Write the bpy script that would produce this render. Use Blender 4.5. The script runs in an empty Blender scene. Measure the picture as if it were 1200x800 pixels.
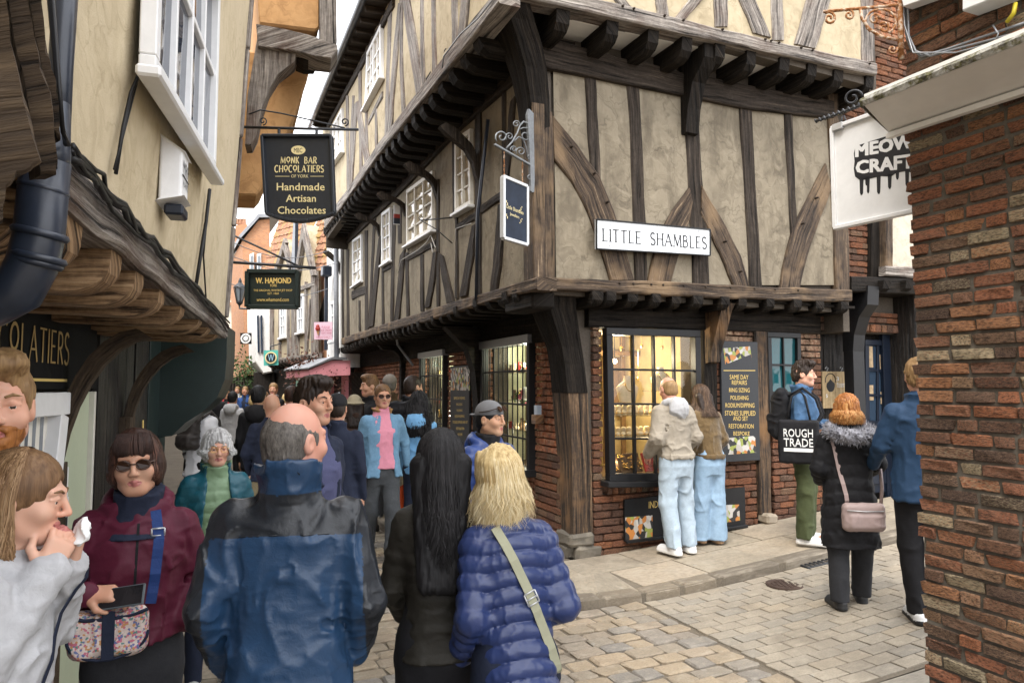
import bpy, math, random
import numpy as np
from mathutils import Vector as V, Matrix as M
random.seed(7)
RNG = np.random.default_rng(7)
SC = bpy.context.scene
COL = SC.collection
F, H, PITCH = 820.0, 1.75, math.atan(52 / 820)
cam_d = bpy.data.cameras.new('camera')
cam_d.sensor_width, cam_d.lens = 36.0, F / 1200 * 36
cam_d.clip_start, cam_d.clip_end = 0.05, 2000
cam = bpy.data.objects.new('camera', cam_d)
COL.objects.link(cam)
cam.location = (0, 0, H)
cam.rotation_euler = (math.pi / 2 + PITCH, 0, 0)
SC.camera = cam
SUN_EL, SUN_AZ = 58, 200
w = bpy.data.worlds.new('World')
SC.world = w
w.use_nodes = True
nt = w.node_tree
bg = nt.nodes['Background']
sky = nt.nodes.new('ShaderNodeTexSky')
sky.sky_type = 'NISHITA'
sky.sun_disc = False
sky.sun_elevation, sky.sun_rotation = math.radians(SUN_EL), math.radians(SUN_AZ)
sky.air_density, sky.dust_density = 1.0, 3.0
mx = nt.nodes.new('ShaderNodeMix')
mx.data_type = 'RGBA'
mx.inputs['Factor'].default_value = 0.86            # an overcast sheet of cloud over the blue
mx.inputs['B'].default_value = (10.0, 10.05, 10.3, 1)
nt.links.new(sky.outputs['Color'], mx.inputs['A'])
nt.links.new(mx.outputs['Result'], bg.inputs['Color'])
bg.inputs['Strength'].default_value = 0.14
sun_d = bpy.data.lights.new('sun', 'SUN')
sun_d.energy, sun_d.angle, sun_d.color = 1.5, math.radians(25), (1.0, 0.95, 0.88)
sun = bpy.data.objects.new('sun', sun_d)
COL.objects.link(sun)
_a, _e = math.radians(SUN_AZ), math.radians(SUN_EL)
sdir = V((math.sin(_a) * math.cos(_e), math.cos(_a) * math.cos(_e), math.sin(_e)))
sun.rotation_euler = sdir.to_track_quat('Z', 'Y').to_euler()
SC.view_settings.view_transform = 'Standard'
SC.view_settings.look = 'None'
SC.view_settings.gamma = 1
SC.view_settings.exposure = 1.42
SC.cycles.max_bounces = 6
SC.cycles.diffuse_bounces = 3
SC.cycles.glossy_bounces = 3
SC.cycles.transparent_max_bounces = 12
SC.cycles.use_adaptive_sampling = True
CP, SP = math.cos(PITCH), math.sin(PITCH)
def ray(u, v):
 cx, cz = (u - 600) / F, (400 - v) / F
 return V((cx, CP - cz * SP, SP + cz * CP))
def at_depth(u, v, y):
 r = ray(u, v)
 return V((0, 0, H)) + r * (y / r.y)
class Fac:
 """an upright plane: origin, level direction d, outward normal n"""
 def __init__(s, p, d, n):
  s.p, s.d, s.n = V((p[0], p[1], 0)), V((d[0], d[1], 0)).normalized(), V((n[0], n[1], 0)).normalized()
  s.n = (s.n - s.d * s.n.dot(s.d)).normalized()
 def pt(s, a, z, o=0.0):
  q = s.p + s.d * a + s.n * o
  return V((q.x, q.y, z))
 def uv(s, u, v, o=0.0):
  r = ray(u, v)
  q = s.p + s.n * o
  t = s.n.dot(q) / s.n.dot(r)
  w_ = r * t
  return ((w_ - s.p).dot(s.d), H + w_.z)
 def at(s, u, v, o=0.0):
  a, z = s.uv(u, v, o)
  return s.pt(a, z, o)
def sock(o, label, cat, group=None, kind=None):
 if label: o['label'] = label
 if cat: o['category'] = cat
 if group: o['group'] = group
 if kind: o['kind'] = kind
 return o
def origin(p):
 q = V((0, 0, 0))
 while p is not None:
  q += p.location
  p = p.parent
 return q
def thing(name, label, cat, loc=(0, 0, 0), group=None, rot=0.0):
 o = bpy.data.objects.new(name, None)
 o.empty_display_size = 0.2
 COL.objects.link(o)
 o.location = loc
 o.rotation_euler = (0, 0, rot)
 return sock(o, label, cat, group)
class MB:
 def __init__(s): s.v, s.f, s.uv, s.mi = [], [], [], []
 def add(s, vs, fs, uvs=None, mi=0):
  b = len(s.v)
  s.v += [tuple(p) for p in vs]
  for i, f in enumerate(fs):
   s.f.append(tuple(b + k for k in f))
   s.uv.append(uvs[i] if uvs else None)
   s.mi.append(mi)
  return s
 def box(s, c, X, Y, Z, hx, hy, hz, bev=0.006, jit=0.0, mi=0):
  """chamfered box: centre, three unit axes, half sizes"""
  c = V(c); X, Y, Z = V(X), V(Y), V(Z)
  bev = min(bev, hx * .45, hy * .45, hz * .45)
  vs, idx = [], {}
  for ix in (-1, 1):
   for iy in (-1, 1):
    for iz in (-1, 1):
     j = V((random.uniform(-1, 1), random.uniform(-1, 1), random.uniform(-1, 1))) * jit
     for k in range(3):
      e = [hx - bev, hy - bev, hz - bev]; e[k] += bev
      idx[ix, iy, iz, k] = len(vs)
      vs.append(c + X * (ix * e[0]) + Y * (iy * e[1]) + Z * (iz * e[2]) + j)
  fs = []
  Q = [(-1, -1), (1, -1), (1, 1), (-1, 1)]
  for k in range(3):
   for sg in (-1, 1):
    f = []
    for q in Q:
     t = [0, 0, 0]; t[k] = sg; t[(k + 1) % 3], t[(k + 2) % 3] = q
     f.append(idx[t[0], t[1], t[2], k])
    fs.append(f if sg > 0 else f[::-1])
  for k in range(3):
   a, b_ = (k + 1) % 3, (k + 2) % 3
   for sa in (-1, 1):
    for sb in (-1, 1):
     t0, t1 = [0, 0, 0], [0, 0, 0]
     t0[k], t1[k] = -1, 1
     t0[a] = t1[a] = sa; t0[b_] = t1[b_] = sb
     f = [idx[(*t0, a)], idx[(*t1, a)], idx[(*t1, b_)], idx[(*t0, b_)]]
     fs.append(f if sa * sb < 0 else f[::-1])
  for ix in (-1, 1):
   for iy in (-1, 1):
    for iz in (-1, 1):
     f = [idx[ix, iy, iz, k] for k in range(3)]
     fs.append(f if ix * iy * iz > 0 else f[::-1])
  if X.cross(Y).dot(Z) < 0: fs = [f[::-1] for f in fs]
  L = (hx, hy, hz).index(max(hx, hy, hz))
  ax = (X, Y, Z)[L]; o1, o2 = [(X, Y, Z)[q] for q in range(3) if q != L]
  rnd = random.random() * 7
  uvs = [[((vs[i] - c).dot(ax) + rnd, (vs[i] - c).dot(o1) * 1.0 + (vs[i] - c).dot(o2) * 1.31 + rnd) for i in f] for f in fs]
  return s.add(vs, fs, uvs, mi)
 def tube(s, path, r, n=8, cap=True, mi=0):
  path = [V(p) for p in path]
  rs = r if isinstance(r, (list, tuple)) else [r] * len(path)
  vs, up = [], None
  for i, p in enumerate(path):
   t = (path[min(i + 1, len(path) - 1)] - path[max(i - 1, 0)]).normalized()
   if up is None:
    up = V((0, 0, 1)) if abs(t.z) < .9 else V((1, 0, 0))
   a = t.cross(up)
   if a.length < 1e-6: a = t.orthogonal()
   a.normalize(); b = a.cross(t).normalized(); up = b
   for k in range(n):
    an = 2 * math.pi * k / n
    vs.append(p + (a * math.cos(an) + b * math.sin(an)) * rs[i])
  fs, uvs, L = [], [], 0
  for i in range(len(path) - 1):
   l2 = L + (path[i + 1] - path[i]).length
   for k in range(n):
    k2 = (k + 1) % n
    fs.append((i * n + k, i * n + k2, (i + 1) * n + k2, (i + 1) * n + k)[::-1])
    uvs.append([(L, k / n * .3), (L, (k + 1) / n * .3), (l2, (k + 1) / n * .3), (l2, k / n * .3)][::-1])
   L = l2
  if cap:
   fs.append(tuple(range(n))); uvs.append([(0, .1)] * n)
   fs.append(tuple(range(len(vs) - n, len(vs)))[::-1]); uvs.append([(L, .1)] * n)
  return s.add(vs, fs, uvs, mi)
 def prism(s, poly, off, mi=0, bev=0.0):
  """closed polygon (front, counter-clockwise seen from outside) pushed back by off"""
  n = len(poly); poly = [V(p) for p in poly]; off = V(off)
  nn = V((0, 0, 0))
  for i in range(n): nn += poly[i].cross(poly[(i + 1) % n])
  if nn.dot(off) > 0: poly = poly[::-1]          # front faces away from the push
  c = sum(poly, V()) / n
  rnd = random.random() * 5
  d0 = (poly[1] - poly[0]).normalized()
  for p in poly[1:]:
   q = p - poly[0]
   if q.length > (poly[1] - poly[0]).length * 1.5: d0 = q.normalized()
  d1 = d0.cross(off.normalized())
  if bev:
   fr = [p + (c - p).normalized() * bev for p in poly]
   mid = [p + off.normalized() * bev for p in poly]
   vs = fr + mid + [p + off for p in poly]; rings = 3
  else:
   vs = poly + [p + off for p in poly]; rings = 2
  fs = [tuple(range(n)), tuple(range((rings - 1) * n, rings * n))[::-1]]
  for r_ in range(rings - 1):
   for i in range(n):
    j = (i + 1) % n
    fs.append((r_ * n + j, r_ * n + i, (r_ + 1) * n + i, (r_ + 1) * n + j))
  uvs = [[((vs[i] - c).dot(d0) + rnd, (vs[i] - c).dot(d1) + (vs[i] - c).dot(off.normalized()) + rnd) for i in f] for f in fs]
  return s.add(vs, fs, uvs, mi)
 def lathe(s, c, prof, n=12, axis=(0, 0, 1), mi=0):
  ax = V(axis).normalized(); a = ax.orthogonal().normalized(); b = ax.cross(a)
  c = V(c); vs, fs = [], []
  for r, h in prof:
   for k in range(n):
    t = 2 * math.pi * k / n
    vs.append(c + ax * h + (a * math.cos(t) + b * math.sin(t)) * r)
  for i in range(len(prof) - 1):
   for k in range(n):
    k2 = (k + 1) % n
    fs.append((i * n + k, i * n + k2, (i + 1) * n + k2, (i + 1) * n + k))
  fs.append(tuple(range(n))[::-1]); fs.append(tuple(range(len(vs) - n, len(vs))))
  return s.add(vs, fs, None, mi)
 def grid(s, P, mi=0, uvs=True):
  """P[i][j] of points"""
  n, m = len(P), len(P[0])
  vs = [p for row in P for p in row]
  fs = [(i * m + j, (i + 1) * m + j, (i + 1) * m + j + 1, i * m + j + 1) for i in range(n - 1) for j in range(m - 1)]
  return s.add(vs, fs, None, mi)
def mesh_of(name, mb, mats, org=V((0, 0, 0)), smooth=False):
 me = bpy.data.meshes.new(name)
 me.from_pydata([(p[0] - org.x, p[1] - org.y, p[2] - org.z) for p in mb.v], [], mb.f)
 for m in (mats if isinstance(mats, (list, tuple)) else [mats]): me.materials.append(m)
 if any(mb.mi): me.polygons.foreach_set('material_index', mb.mi)
 if any(u is not None for u in mb.uv):
  L = me.uv_layers.new(name='UVMap')
  flat = []
  for f, u in zip(mb.f, mb.uv):
   for k in range(len(f)): flat += (u[k] if u else (0, 0))
  L.data.foreach_set('uv', flat)
 if smooth: me.polygons.foreach_set('use_smooth', [True] * len(me.polygons))
 me.update()
 return me
def mk(name, mb, mats, parent=None, smooth=False, local=False):
 """link a builder as ONE mesh object; world coordinates unless local"""
 base = origin(parent)
 if parent is None and not local and mb.v:
  base = V((sum(p[0] for p in mb.v) / len(mb.v), sum(p[1] for p in mb.v) / len(mb.v), min(p[2] for p in mb.v)))
 me = mesh_of(name, mb, mats, V((0, 0, 0)) if local else base, smooth)
 o = bpy.data.objects.new(name, me)
 COL.objects.link(o)
 if parent is not None: o.parent = parent
 elif not local: o.location = base
 return o
def lin(c):
 if isinstance(c, str):
  c = [int(c[i:i + 2], 16) / 255 for i in (0, 2, 4)]
  return tuple(x / 12.92 if x <= .04045 else ((x + .055) / 1.055) ** 2.4 for x in c)
 return tuple(c)
class NT:
 def __init__(s, name):
  s.m = bpy.data.materials.new(name); s.m.use_nodes = True
  s.t = s.m.node_tree; s.b = s.t.nodes['Principled BSDF']
 def n(s, typ, ins=None, **kw):
  nd = s.t.nodes.new('ShaderNode' + typ)
  for k, v in kw.items(): setattr(nd, k, v)
  for k, v in (ins or {}).items():
   if isinstance(v, bpy.types.NodeSocket): s.t.links.new(v, nd.inputs[k])
   else: nd.inputs[k].default_value = v
  return nd
 def link(s, a, b): s.t.links.new(a, b)
 def coord(s, which='Object', scale=(1, 1, 1), rot=(0, 0, 0)):
  tc = s.n('TexCoord')
  return s.n('Mapping', {'Vector': tc.outputs[which], 'Scale': scale, 'Rotation': rot}).outputs[0]
 def noise(s, vec, scale, detail=4, rough=.6, dist=0.0):
  return s.n('TexNoise', {'Vector': vec, 'Scale': scale, 'Detail': detail, 'Roughness': rough, 'Distortion': dist}).outputs['Fac']
 def ramp(s, fac, stops, interp='LINEAR'):
  nd = s.n('ValToRGB', {'Fac': fac}); cr = nd.color_ramp; cr.interpolation = interp
  while len(cr.elements) < len(stops): cr.elements.new(.5)
  for e, (p, c) in zip(cr.elements, stops): e.position = p; e.color = (*lin(c), 1)
  return nd.outputs['Color']
 def mix(s, fac, a, b, mode='MIX'):
  nd = s.n('Mix', data_type='RGBA', blend_type=mode)
  for k, v in (('Factor', fac), ('A', a), ('B', b)):
   if isinstance(v, bpy.types.NodeSocket): s.link(v, nd.inputs[k])
   elif k == 'Factor': nd.inputs[k].default_value = v
   else: nd.inputs[k].default_value = (*lin(v), 1)
  return nd.outputs['Result']
 def math(s, op, a, b=0.0):
  nd = s.n('Math', operation=op)
  for i, v in enumerate((a, b)):
   if isinstance(v, bpy.types.NodeSocket): s.link(v, nd.inputs[i])
   else: nd.inputs[i].default_value = v
  return nd.outputs[0]
 def bump(s, h, strength=.4, dist=.01, normal=None):
  ins = {'Height': h, 'Strength': strength, 'Distance': dist}
  if normal is not None: ins['Normal'] = normal
  return s.n('Bump', ins).outputs[0]
 def done(s, color=None, rough=.7, normal=None, spec=.4, metal=0.0, **kw):
  if color is not None:
   if isinstance(color, bpy.types.NodeSocket): s.link(color, s.b.inputs['Base Color'])
   else: s.b.inputs['Base Color'].default_value = (*lin(color), 1)
  if isinstance(rough, bpy.types.NodeSocket): s.link(rough, s.b.inputs['Roughness'])
  else: s.b.inputs['Roughness'].default_value = rough
  if normal is not None: s.link(normal, s.b.inputs['Normal'])
  s.b.inputs['Specular IOR Level'].default_value = spec
  s.b.inputs['Metallic'].default_value = metal
  for k, v in kw.items(): s.b.inputs[k.replace('_', ' ')].default_value = v
  return s.m
 def rnd(s): return s.n('ObjectInfo').outputs['Random']
def wood(name, stops, scale=1.0, bump=.9, rough=.75, patch=None, spec=.3):
 t = NT(name)
 uv = t.coord('UV')
 off = t.n('VectorMath', {0: uv, 1: t.n('CombineXYZ', {0: t.math('MULTIPLY', t.rnd(), 31.0)}).outputs[0]}, operation='ADD').outputs[0]
 warp = t.n('VectorMath', {0: off, 1: t.n('VectorMath', {0: t.n('TexNoise', {'Vector': off, 'Scale': 2.5 * scale, 'Detail': 2}).outputs['Color'], 1: (.0, .035, .0)}, operation='MULTIPLY').outputs[0]}, operation='ADD')
 gv = t.n('Mapping', {'Vector': warp.outputs[0], 'Scale': (1.3 * scale, 24 * scale, 1)}).outputs[0]
 g1 = t.noise(gv, 1.0, 6, .65)
 gv2 = t.n('Mapping', {'Vector': warp.outputs[0], 'Scale': (3.0 * scale, 75 * scale, 1)}).outputs[0]
 g2 = t.noise(gv2, 1.0, 3, .6)
 pits = t.noise(off, 22 * scale, 4, .7)
 g = t.math('ADD', t.math('MULTIPLY', g1, .58), t.math('ADD', t.math('MULTIPLY', g2, .28), t.math('MULTIPLY', pits, .14)))
 g = t.math('ADD', t.math('MULTIPLY', g, 2.3), -.65)
 c = t.ramp(g, stops)
 big = t.noise(off, 1.6, 3, .6)
 if patch: c = t.mix(t.ramp(big, [(.5, (0, 0, 0)), (.66, (1, 1, 1))]), c, t.mix(g, patch, c))
 crack = t.ramp(g1, [(.32, (0, 0, 0)), (.42, (1, 1, 1))])
 c = t.mix(.8, c, t.mix(1.0, c, crack, 'MULTIPLY'))
 n = t.bump(g, bump, .012)
 n = t.bump(crack, .7, .008, n)
 n = t.bump(t.noise(off, 7.0 * scale, 2, .5), .5, .03, n)
 return t.done(c, rough, n, spec)
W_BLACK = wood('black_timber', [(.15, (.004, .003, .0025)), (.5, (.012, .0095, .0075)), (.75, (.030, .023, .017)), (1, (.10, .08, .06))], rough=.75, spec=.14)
W_BROWN = wood('brown_timber', [(.15, (.012, .008, .006)), (.45, (.045, .030, .02)), (.65, (.10, .068, .043)), (.95, (.42, .31, .20))], bump=1.0, patch=(.30, .20, .11))
W_STUD = wood('dark_brown_timber', [(.15, (.010, .008, .006)), (.48, (.03, .023, .018)), (.7, (.062, .048, .037)), (1, (.20, .155, .115))], spec=.15)
W_GREY = wood('grey_weathered_timber', [(.25, (.05, .042, .036)), (.45, (.15, .13, .115)), (.6, (.26, .23, .20)), (.85, (.45, .41, .37))], bump=1.0, patch=(.10, .05, .03))
W_TAN = wood('tan_joist_timber', [(.28, (.05, .028, .014)), (.45, (.20, .12, .062)), (.6, (.34, .215, .115)), (.85, (.5, .34, .2))], scale=1.6, rough=.7)
W_ROT = wood('rotten_brown_timber', [(.1, (.012, .008, .005)), (.48, (.055, .037, .023)), (.7, (.10, .068, .04)), (1, (.24, .17, .105))], scale=2.4, bump=1.0)
W_POST = wood('worn_post_timber', [(.25, (.012, .009, .007)), (.45, (.04, .028, .02)), (.6, (.10, .062, .035)), (.85, (.26, .17, .10))], bump=1.0, patch=(.32, .17, .07))
W_OAK = wood('oiled_oak', [(.28, (.07, .032, .014)), (.5, (.16, .08, .035)), (.7, (.25, .14, .065)), (.9, (.33, .2, .1))], rough=.45)
def plaster(name, base, dark, light, swirl=1.0, fine=1.0, stain=.5):
 t = NT(name)
 v = t.coord('Object')
 dv = t.n('VectorMath', {0: v, 1: t.n('VectorMath', {0: t.n('TexNoise', {'Vector': v, 'Scale': 5.0, 'Detail': 3}).outputs['Color'], 1: (.35, .35, .35)}, operation='MULTIPLY').outputs[0]}, operation='ADD').outputs[0]
 a = t.noise(dv, 4.6, 4, .55, 1.4)
 b = t.noise(v, 1.7, 4, .6)
 f = t.noise(v, 160.0, 3, .7)
 c = t.ramp(a, [(.28, dark), (.5, base), (.75, light)])
 st = t.noise(t.n('Mapping', {'Vector': v, 'Scale': (3.5, 3.5, .8)}).outputs[0], 1.5, 5, .65)
 c = t.mix(t.math('MULTIPLY', t.ramp(st, [(.46, (0, 0, 0)), (.68, (1, 1, 1))]), stain), c, dark)
 c = t.mix(t.math('MULTIPLY', b, .4), c, base)
 c = t.mix(t.ramp(t.noise(t.n('Mapping', {'Vector': v, 'Location': (3, 7, 1)}).outputs[0], .75, 5, .6), [(.45, (0, 0, 0)), (.62, (.7, .7, .7))]), c, light)
 ck = t.n('TexVoronoi', {'Vector': dv, 'Scale': 1.6}, feature='DISTANCE_TO_EDGE').outputs['Distance']
 c = t.mix(t.ramp(ck, [(.0, (.55, .55, .55)), (.012, (0, 0, 0))]), c, dark)
 n = t.bump(f, .25 * fine, .004)
 n = t.bump(a, .55 * swirl, .03, n)
 return t.done(c, .9, n, .2)
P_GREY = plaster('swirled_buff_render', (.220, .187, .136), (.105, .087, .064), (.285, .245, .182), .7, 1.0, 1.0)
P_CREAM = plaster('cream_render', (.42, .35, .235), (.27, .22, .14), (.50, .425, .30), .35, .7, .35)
P_YELLOW = plaster('yellow_roughcast', (.53, .445, .30), (.40, .325, .21), (.60, .51, .36), .35, 1.6, .4)
P_ORANGE = plaster('orange_render', (.50, .29, .13), (.33, .18, .08), (.56, .34, .16), .3, .8, .3)
P_WHITE = plaster('white_render', (.72, .71, .68), (.58, .57, .55), (.8, .79, .77), .3, .5, .3)
P_PALE = plaster('pale_stone_render', (.5, .45, .36), (.36, .32, .26), (.6, .54, .44), .5, .8, .4)
def brickmat(name, stops, soot=.35):
 t = NT(name)
 v = t.coord('Object')
 r = t.rnd()
 sh = t.n('VectorMath', {0: v, 1: t.n('CombineXYZ', {0: t.math('MULTIPLY', r, 57.0), 1: t.math('MULTIPLY', r, 91.0)}).outputs[0]}, operation='ADD').outputs[0]
 c = t.ramp(r, stops, 'CONSTANT')
 a = t.noise(sh, 26.0, 5, .7)
 b = t.noise(sh, 9.0, 4, .6)
 c = t.mix(t.ramp(t.noise(sh, 13.0, 4, .65, .5), [(.44, (0, 0, 0)), (.58, (.6, .6, .6))]), c, t.ramp(t.math('FRACT', t.math('MULTIPLY', r, 7.31)), stops, 'CONSTANT'))
 f = t.noise(sh, 140.0, 3, .7)
 c = t.mix(t.ramp(a, [(.45, (0, 0, 0)), (.7, (.6, .6, .6))]), c, (.54, .40, .27))
 c = t.mix(t.math('MULTIPLY', t.ramp(b, [(.45, (0, 0, 0)), (.68, (1, 1, 1))]), soot * 1.6), c, (.05, .036, .03))
 n = t.bump(f, .5, .003)
 n = t.bump(a, 1.0, .03, n)
 n = t.bump(b, 1.0, .03, n)
 return t.done(c, .88, n, .2)
BR_STOPS = [(0, (.42, .15, .07)), (.13, (.26, .115, .07)), (.25, (.19, .11, .075)), (.36, (.46, .21, .095)), (.46, (.36, .22, .13)), (.56, (.085, .05, .04)), (.68, (.54, .41, .27)), (.78, (.23, .115, .07)), (.88, (.38, .14, .075))]
BR_STOPS = [(p, tuple(min(.6, x * 1.25) for x in c)) for p, c in BR_STOPS]
BRICK = brickmat('old_red_brick', BR_STOPS, .55)
BRICK_D = brickmat('sooty_red_brick', [(0, (.36, .12, .055)), (.2, (.21, .08, .05)), (.4, (.13, .065, .05)), (.6, (.3, .115, .06)), (.75, (.26, .17, .11)), (.88, (.4, .14, .06))], .5)
def simple(name, c, rough=.5, spec=.4, metal=0.0, var=.15, bump=.15, sc=30.0, coat=0.0):
 t = NT(name)
 v = t.coord('Object')
 a = t.noise(v, sc, 5, .65)
 b = t.noise(v, 3.0, 4, .6)
 c = lin(c)
 lo, hi = tuple(x * (1 - var) for x in c), tuple(min(1, x * (1 + var)) for x in c)
 col = t.ramp(t.math('ADD', t.math('MULTIPLY', a, .5), t.math('MULTIPLY', b, .5)), [(.3, lo), (.7, hi)])
 rr = t.math('ADD', t.math('MULTIPLY', b, .25), rough - .12)
 return t.done(col, rr, t.bump(a, bump, .004), spec, metal, **({'Coat_Weight': coat} if coat else {}))
MORTAR = simple('grey_brown_mortar', (.115, .10, .082), .95, .1, var=.4, bump=1.0, sc=60)
MORTAR_D = simple('dark_mortar', (.10, .085, .07), .95, .1, var=.4, bump=.9, sc=60)
BLACK = simple('black_paint', (.011, .011, .012), .45, .3, var=.3, bump=.1)
MATTB = simple('matt_black_board', (.010, .010, .010), .8, .1, var=.3, bump=.1)
BLACK_G = simple('black_green_paint', (.010, .020, .018), .4, .45, var=.3, bump=.1)
NAVY_P = simple('navy_door_paint', (.007, .012, .024), .4, .45, var=.2)
WHITE = simple('white_paint', (.74, .74, .74), .45, .4, var=.08, bump=.15, sc=18)
OFFWHITE = simple('cream_white_paint', (.66, .63, .56), .5, .4, var=.12, bump=.2, sc=18)
SOFFIT = simple('dusty_white_board', (.80, .78, .74), .6, .3, var=.08, bump=.2, sc=9)
GREYM = simple('grey_metal', (.30, .31, .33), .4, .5, .6, var=.2)
SILVER = simple('silver_frame', (.55, .56, .57), .35, .5, .5, var=.1)
IRON = simple('wrought_iron', (.035, .037, .042), .45, .5, .4, var=.4, bump=.4)
IRON_G = simple('grey_painted_iron', (.17, .18, .19), .5, .5, .3, var=.4, bump=.4)
PIPE = simple('blue_black_pipe_paint', (.018, .024, .038), .33, .5, var=.4, bump=.25, sc=14)
PIPEG = simple('grey_pipe_paint', (.22, .23, .25), .45, .4, var=.3)
RUST = NT('rusty_white_iron')
_v = RUST.coord('Object')
_n = RUST.noise(_v, 35, 5, .7)
RUST = RUST.done(RUST.ramp(_n, [(.38, (.20, .075, .025)), (.5, (.33, .15, .06)), (.6, (.55, .45, .36))]), .85, RUST.bump(_n, .6, .006), .2)
LEAD = NT('mossy_lead')
_v = LEAD.coord('Object')
_n = LEAD.noise(_v, 14, 6, .7); _n2 = LEAD.noise(_v, 50, 4, .7)
LEAD = LEAD.done(LEAD.mix(LEAD.ramp(_n2, [(.4, (0, 0, 0)), (.6, (1, 1, 1))]), LEAD.ramp(_n, [(.36, (.03, .035, .015)), (.46, (.13, .12, .05)), (.56, (.36, .35, .31)), (.75, (.55, .54, .5))]), LEAD.ramp(_n, [(.4, (.06, .055, .045)), (.6, (.42, .41, .38))])), .85, LEAD.bump(_n2, .8, .01), .2)
GOLD = NT('gold_lettering').done((.72, .52, .17), .5, spec=.3)
DIMG = NT('dull_gold_lettering').done((.36, .25, .10), .6, spec=.2)
CREAM_L = NT('cream_lettering').done((.80, .68, .36), .5)
INK = NT('black_lettering').done((.015, .015, .018), .5)
PAPER = NT('white_print').done((.75, .75, .74), .6)
STONE = None
def stone(name, stops, bump=.7, wet=0.0):
 t = NT(name)
 v = t.coord('Object')
 r = t.rnd()
 sh = t.n('VectorMath', {0: v, 1: t.n('CombineXYZ', {0: t.math('MULTIPLY', r, 37.0), 1: t.math('MULTIPLY', r, 71.0)}).outputs[0]}, operation='ADD').outputs[0]
 a = t.noise(sh, 14.0, 6, .7)
 b = t.noise(sh, 3.0, 4, .6)
 f = t.noise(sh, 90.0, 3, .7)
 c = t.ramp(r, stops)
 c = t.mix(t.math('MULTIPLY', t.ramp(a, [(.4, (0, 0, 0)), (.7, (1, 1, 1))]), .5), c, (.10, .085, .065))
 c = t.mix(t.math('MULTIPLY', t.ramp(b, [(.5, (0, 0, 0)), (.65, (1, 1, 1))]), .35), c, (.42, .37, .29))
 pos = t.n('NewGeometry').outputs['Position']
 c = t.mix(t.math('MULTIPLY', t.ramp(t.noise(pos, 1.6, 6, .7, .4), [(.48, (0, 0, 0)), (.68, (1, 1, 1))]), .55), c, (.13, .11, .085))
 vo = t.n('TexVoronoi', {'Vector': pos, 'Scale': 3.3})
 c = t.mix(t.math('MULTIPLY', t.math('LESS_THAN', vo.outputs['Distance'], .065), .45), c, (.36, .34, .30))
 n = t.bump(f, .3, .003); n = t.bump(a, bump, .01, n)
 return t.done(c, .72, n, .3)
SETT = stone('york_stone_setts', [(0, (.38, .30, .205)), (.35, (.33, .265, .185)), (.6, (.26, .235, .20)), (.8, (.235, .215, .19)), (1, (.40, .31, .21))])
PAVER = stone('grey_buff_pavers', [(0, (.29, .25, .195)), (.4, (.33, .285, .22)), (.7, (.265, .24, .20)), (1, (.36, .30, .22))], .35)
SLAB = stone('flagstone', [(0, (.34, .285, .21)), (.5, (.29, .25, .19)), (1, (.38, .315, .235))], .5)
KERB = stone('dark_kerb_stone', [(0, (.19, .155, .115)), (.5, (.155, .13, .10)), (1, (.22, .18, .13))], .8)
PLINTH = stone('rough_plinth_stone', [(0, (.10, .09, .075)), (1, (.19, .165, .125))], 1.0)
DIRT = simple('joint_dirt', (.15, .127, .098), .95, .1, var=.4, bump=1.0, sc=60)
def glass(name, tint=(.02, .025, .03), clear=.0, rough=.03, ior=1.5):
 t = NT(name)
 fr = t.n('Fresnel', {'IOR': ior}).outputs[0]
 gl = t.n('BsdfGlossy', {'Color': (1, 1, 1, 1), 'Roughness': rough})
 wob = t.bump(t.noise(t.coord('Object'), 4.0, 2, .5), .06, .03)
 t.link(wob, gl.inputs['Normal'])
 if clear: base = t.n('BsdfTransparent', {'Color': (clear, clear, clear, 1)})
 else: base = t.n('BsdfDiffuse', {'Color': (*tint, 1)})
 fr = t.math('MULTIPLY', fr, t.math('SUBTRACT', 1.0, t.n('NewGeometry').outputs['Backfacing']))
 ms = t.n('MixShader', {0: fr})
 t.link(base.outputs[0], ms.inputs[1]); t.link(gl.outputs[0], ms.inputs[2])
 t.link(ms.outputs[0], t.t.nodes['Material Output'].inputs['Surface'])
 return t.m
GLASS_C = glass('clear_shop_glass', clear=.93)
GLASS_D = glass('dark_old_glass', (.022, .034, .060), ior=1.33)
GLASS_B = glass('curtained_glass', (.36, .30, .20))
GLASS_T = glass('teal_backed_glass', (.012, .072, .085))
GLASS_G = glass('grey_sky_glass', (.16, .18, .2))
def emit(name, c, s):
 t = NT(name)
 e = t.n('Emission', {'Color': (*lin(c), 1), 'Strength': s})
 t.link(e.outputs[0], t.t.nodes['Material Output'].inputs['Surface'])
 return t.m
BULB = emit('lit_bulb', (1.0, .78, .45), 14.0)
LITCEIL = emit('lit_ceiling_panel', (1.0, .8, .45), 2.2)
COOLTUBE = emit('lit_cool_panel', (.92, 1.0, .78), 2.2)
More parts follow.
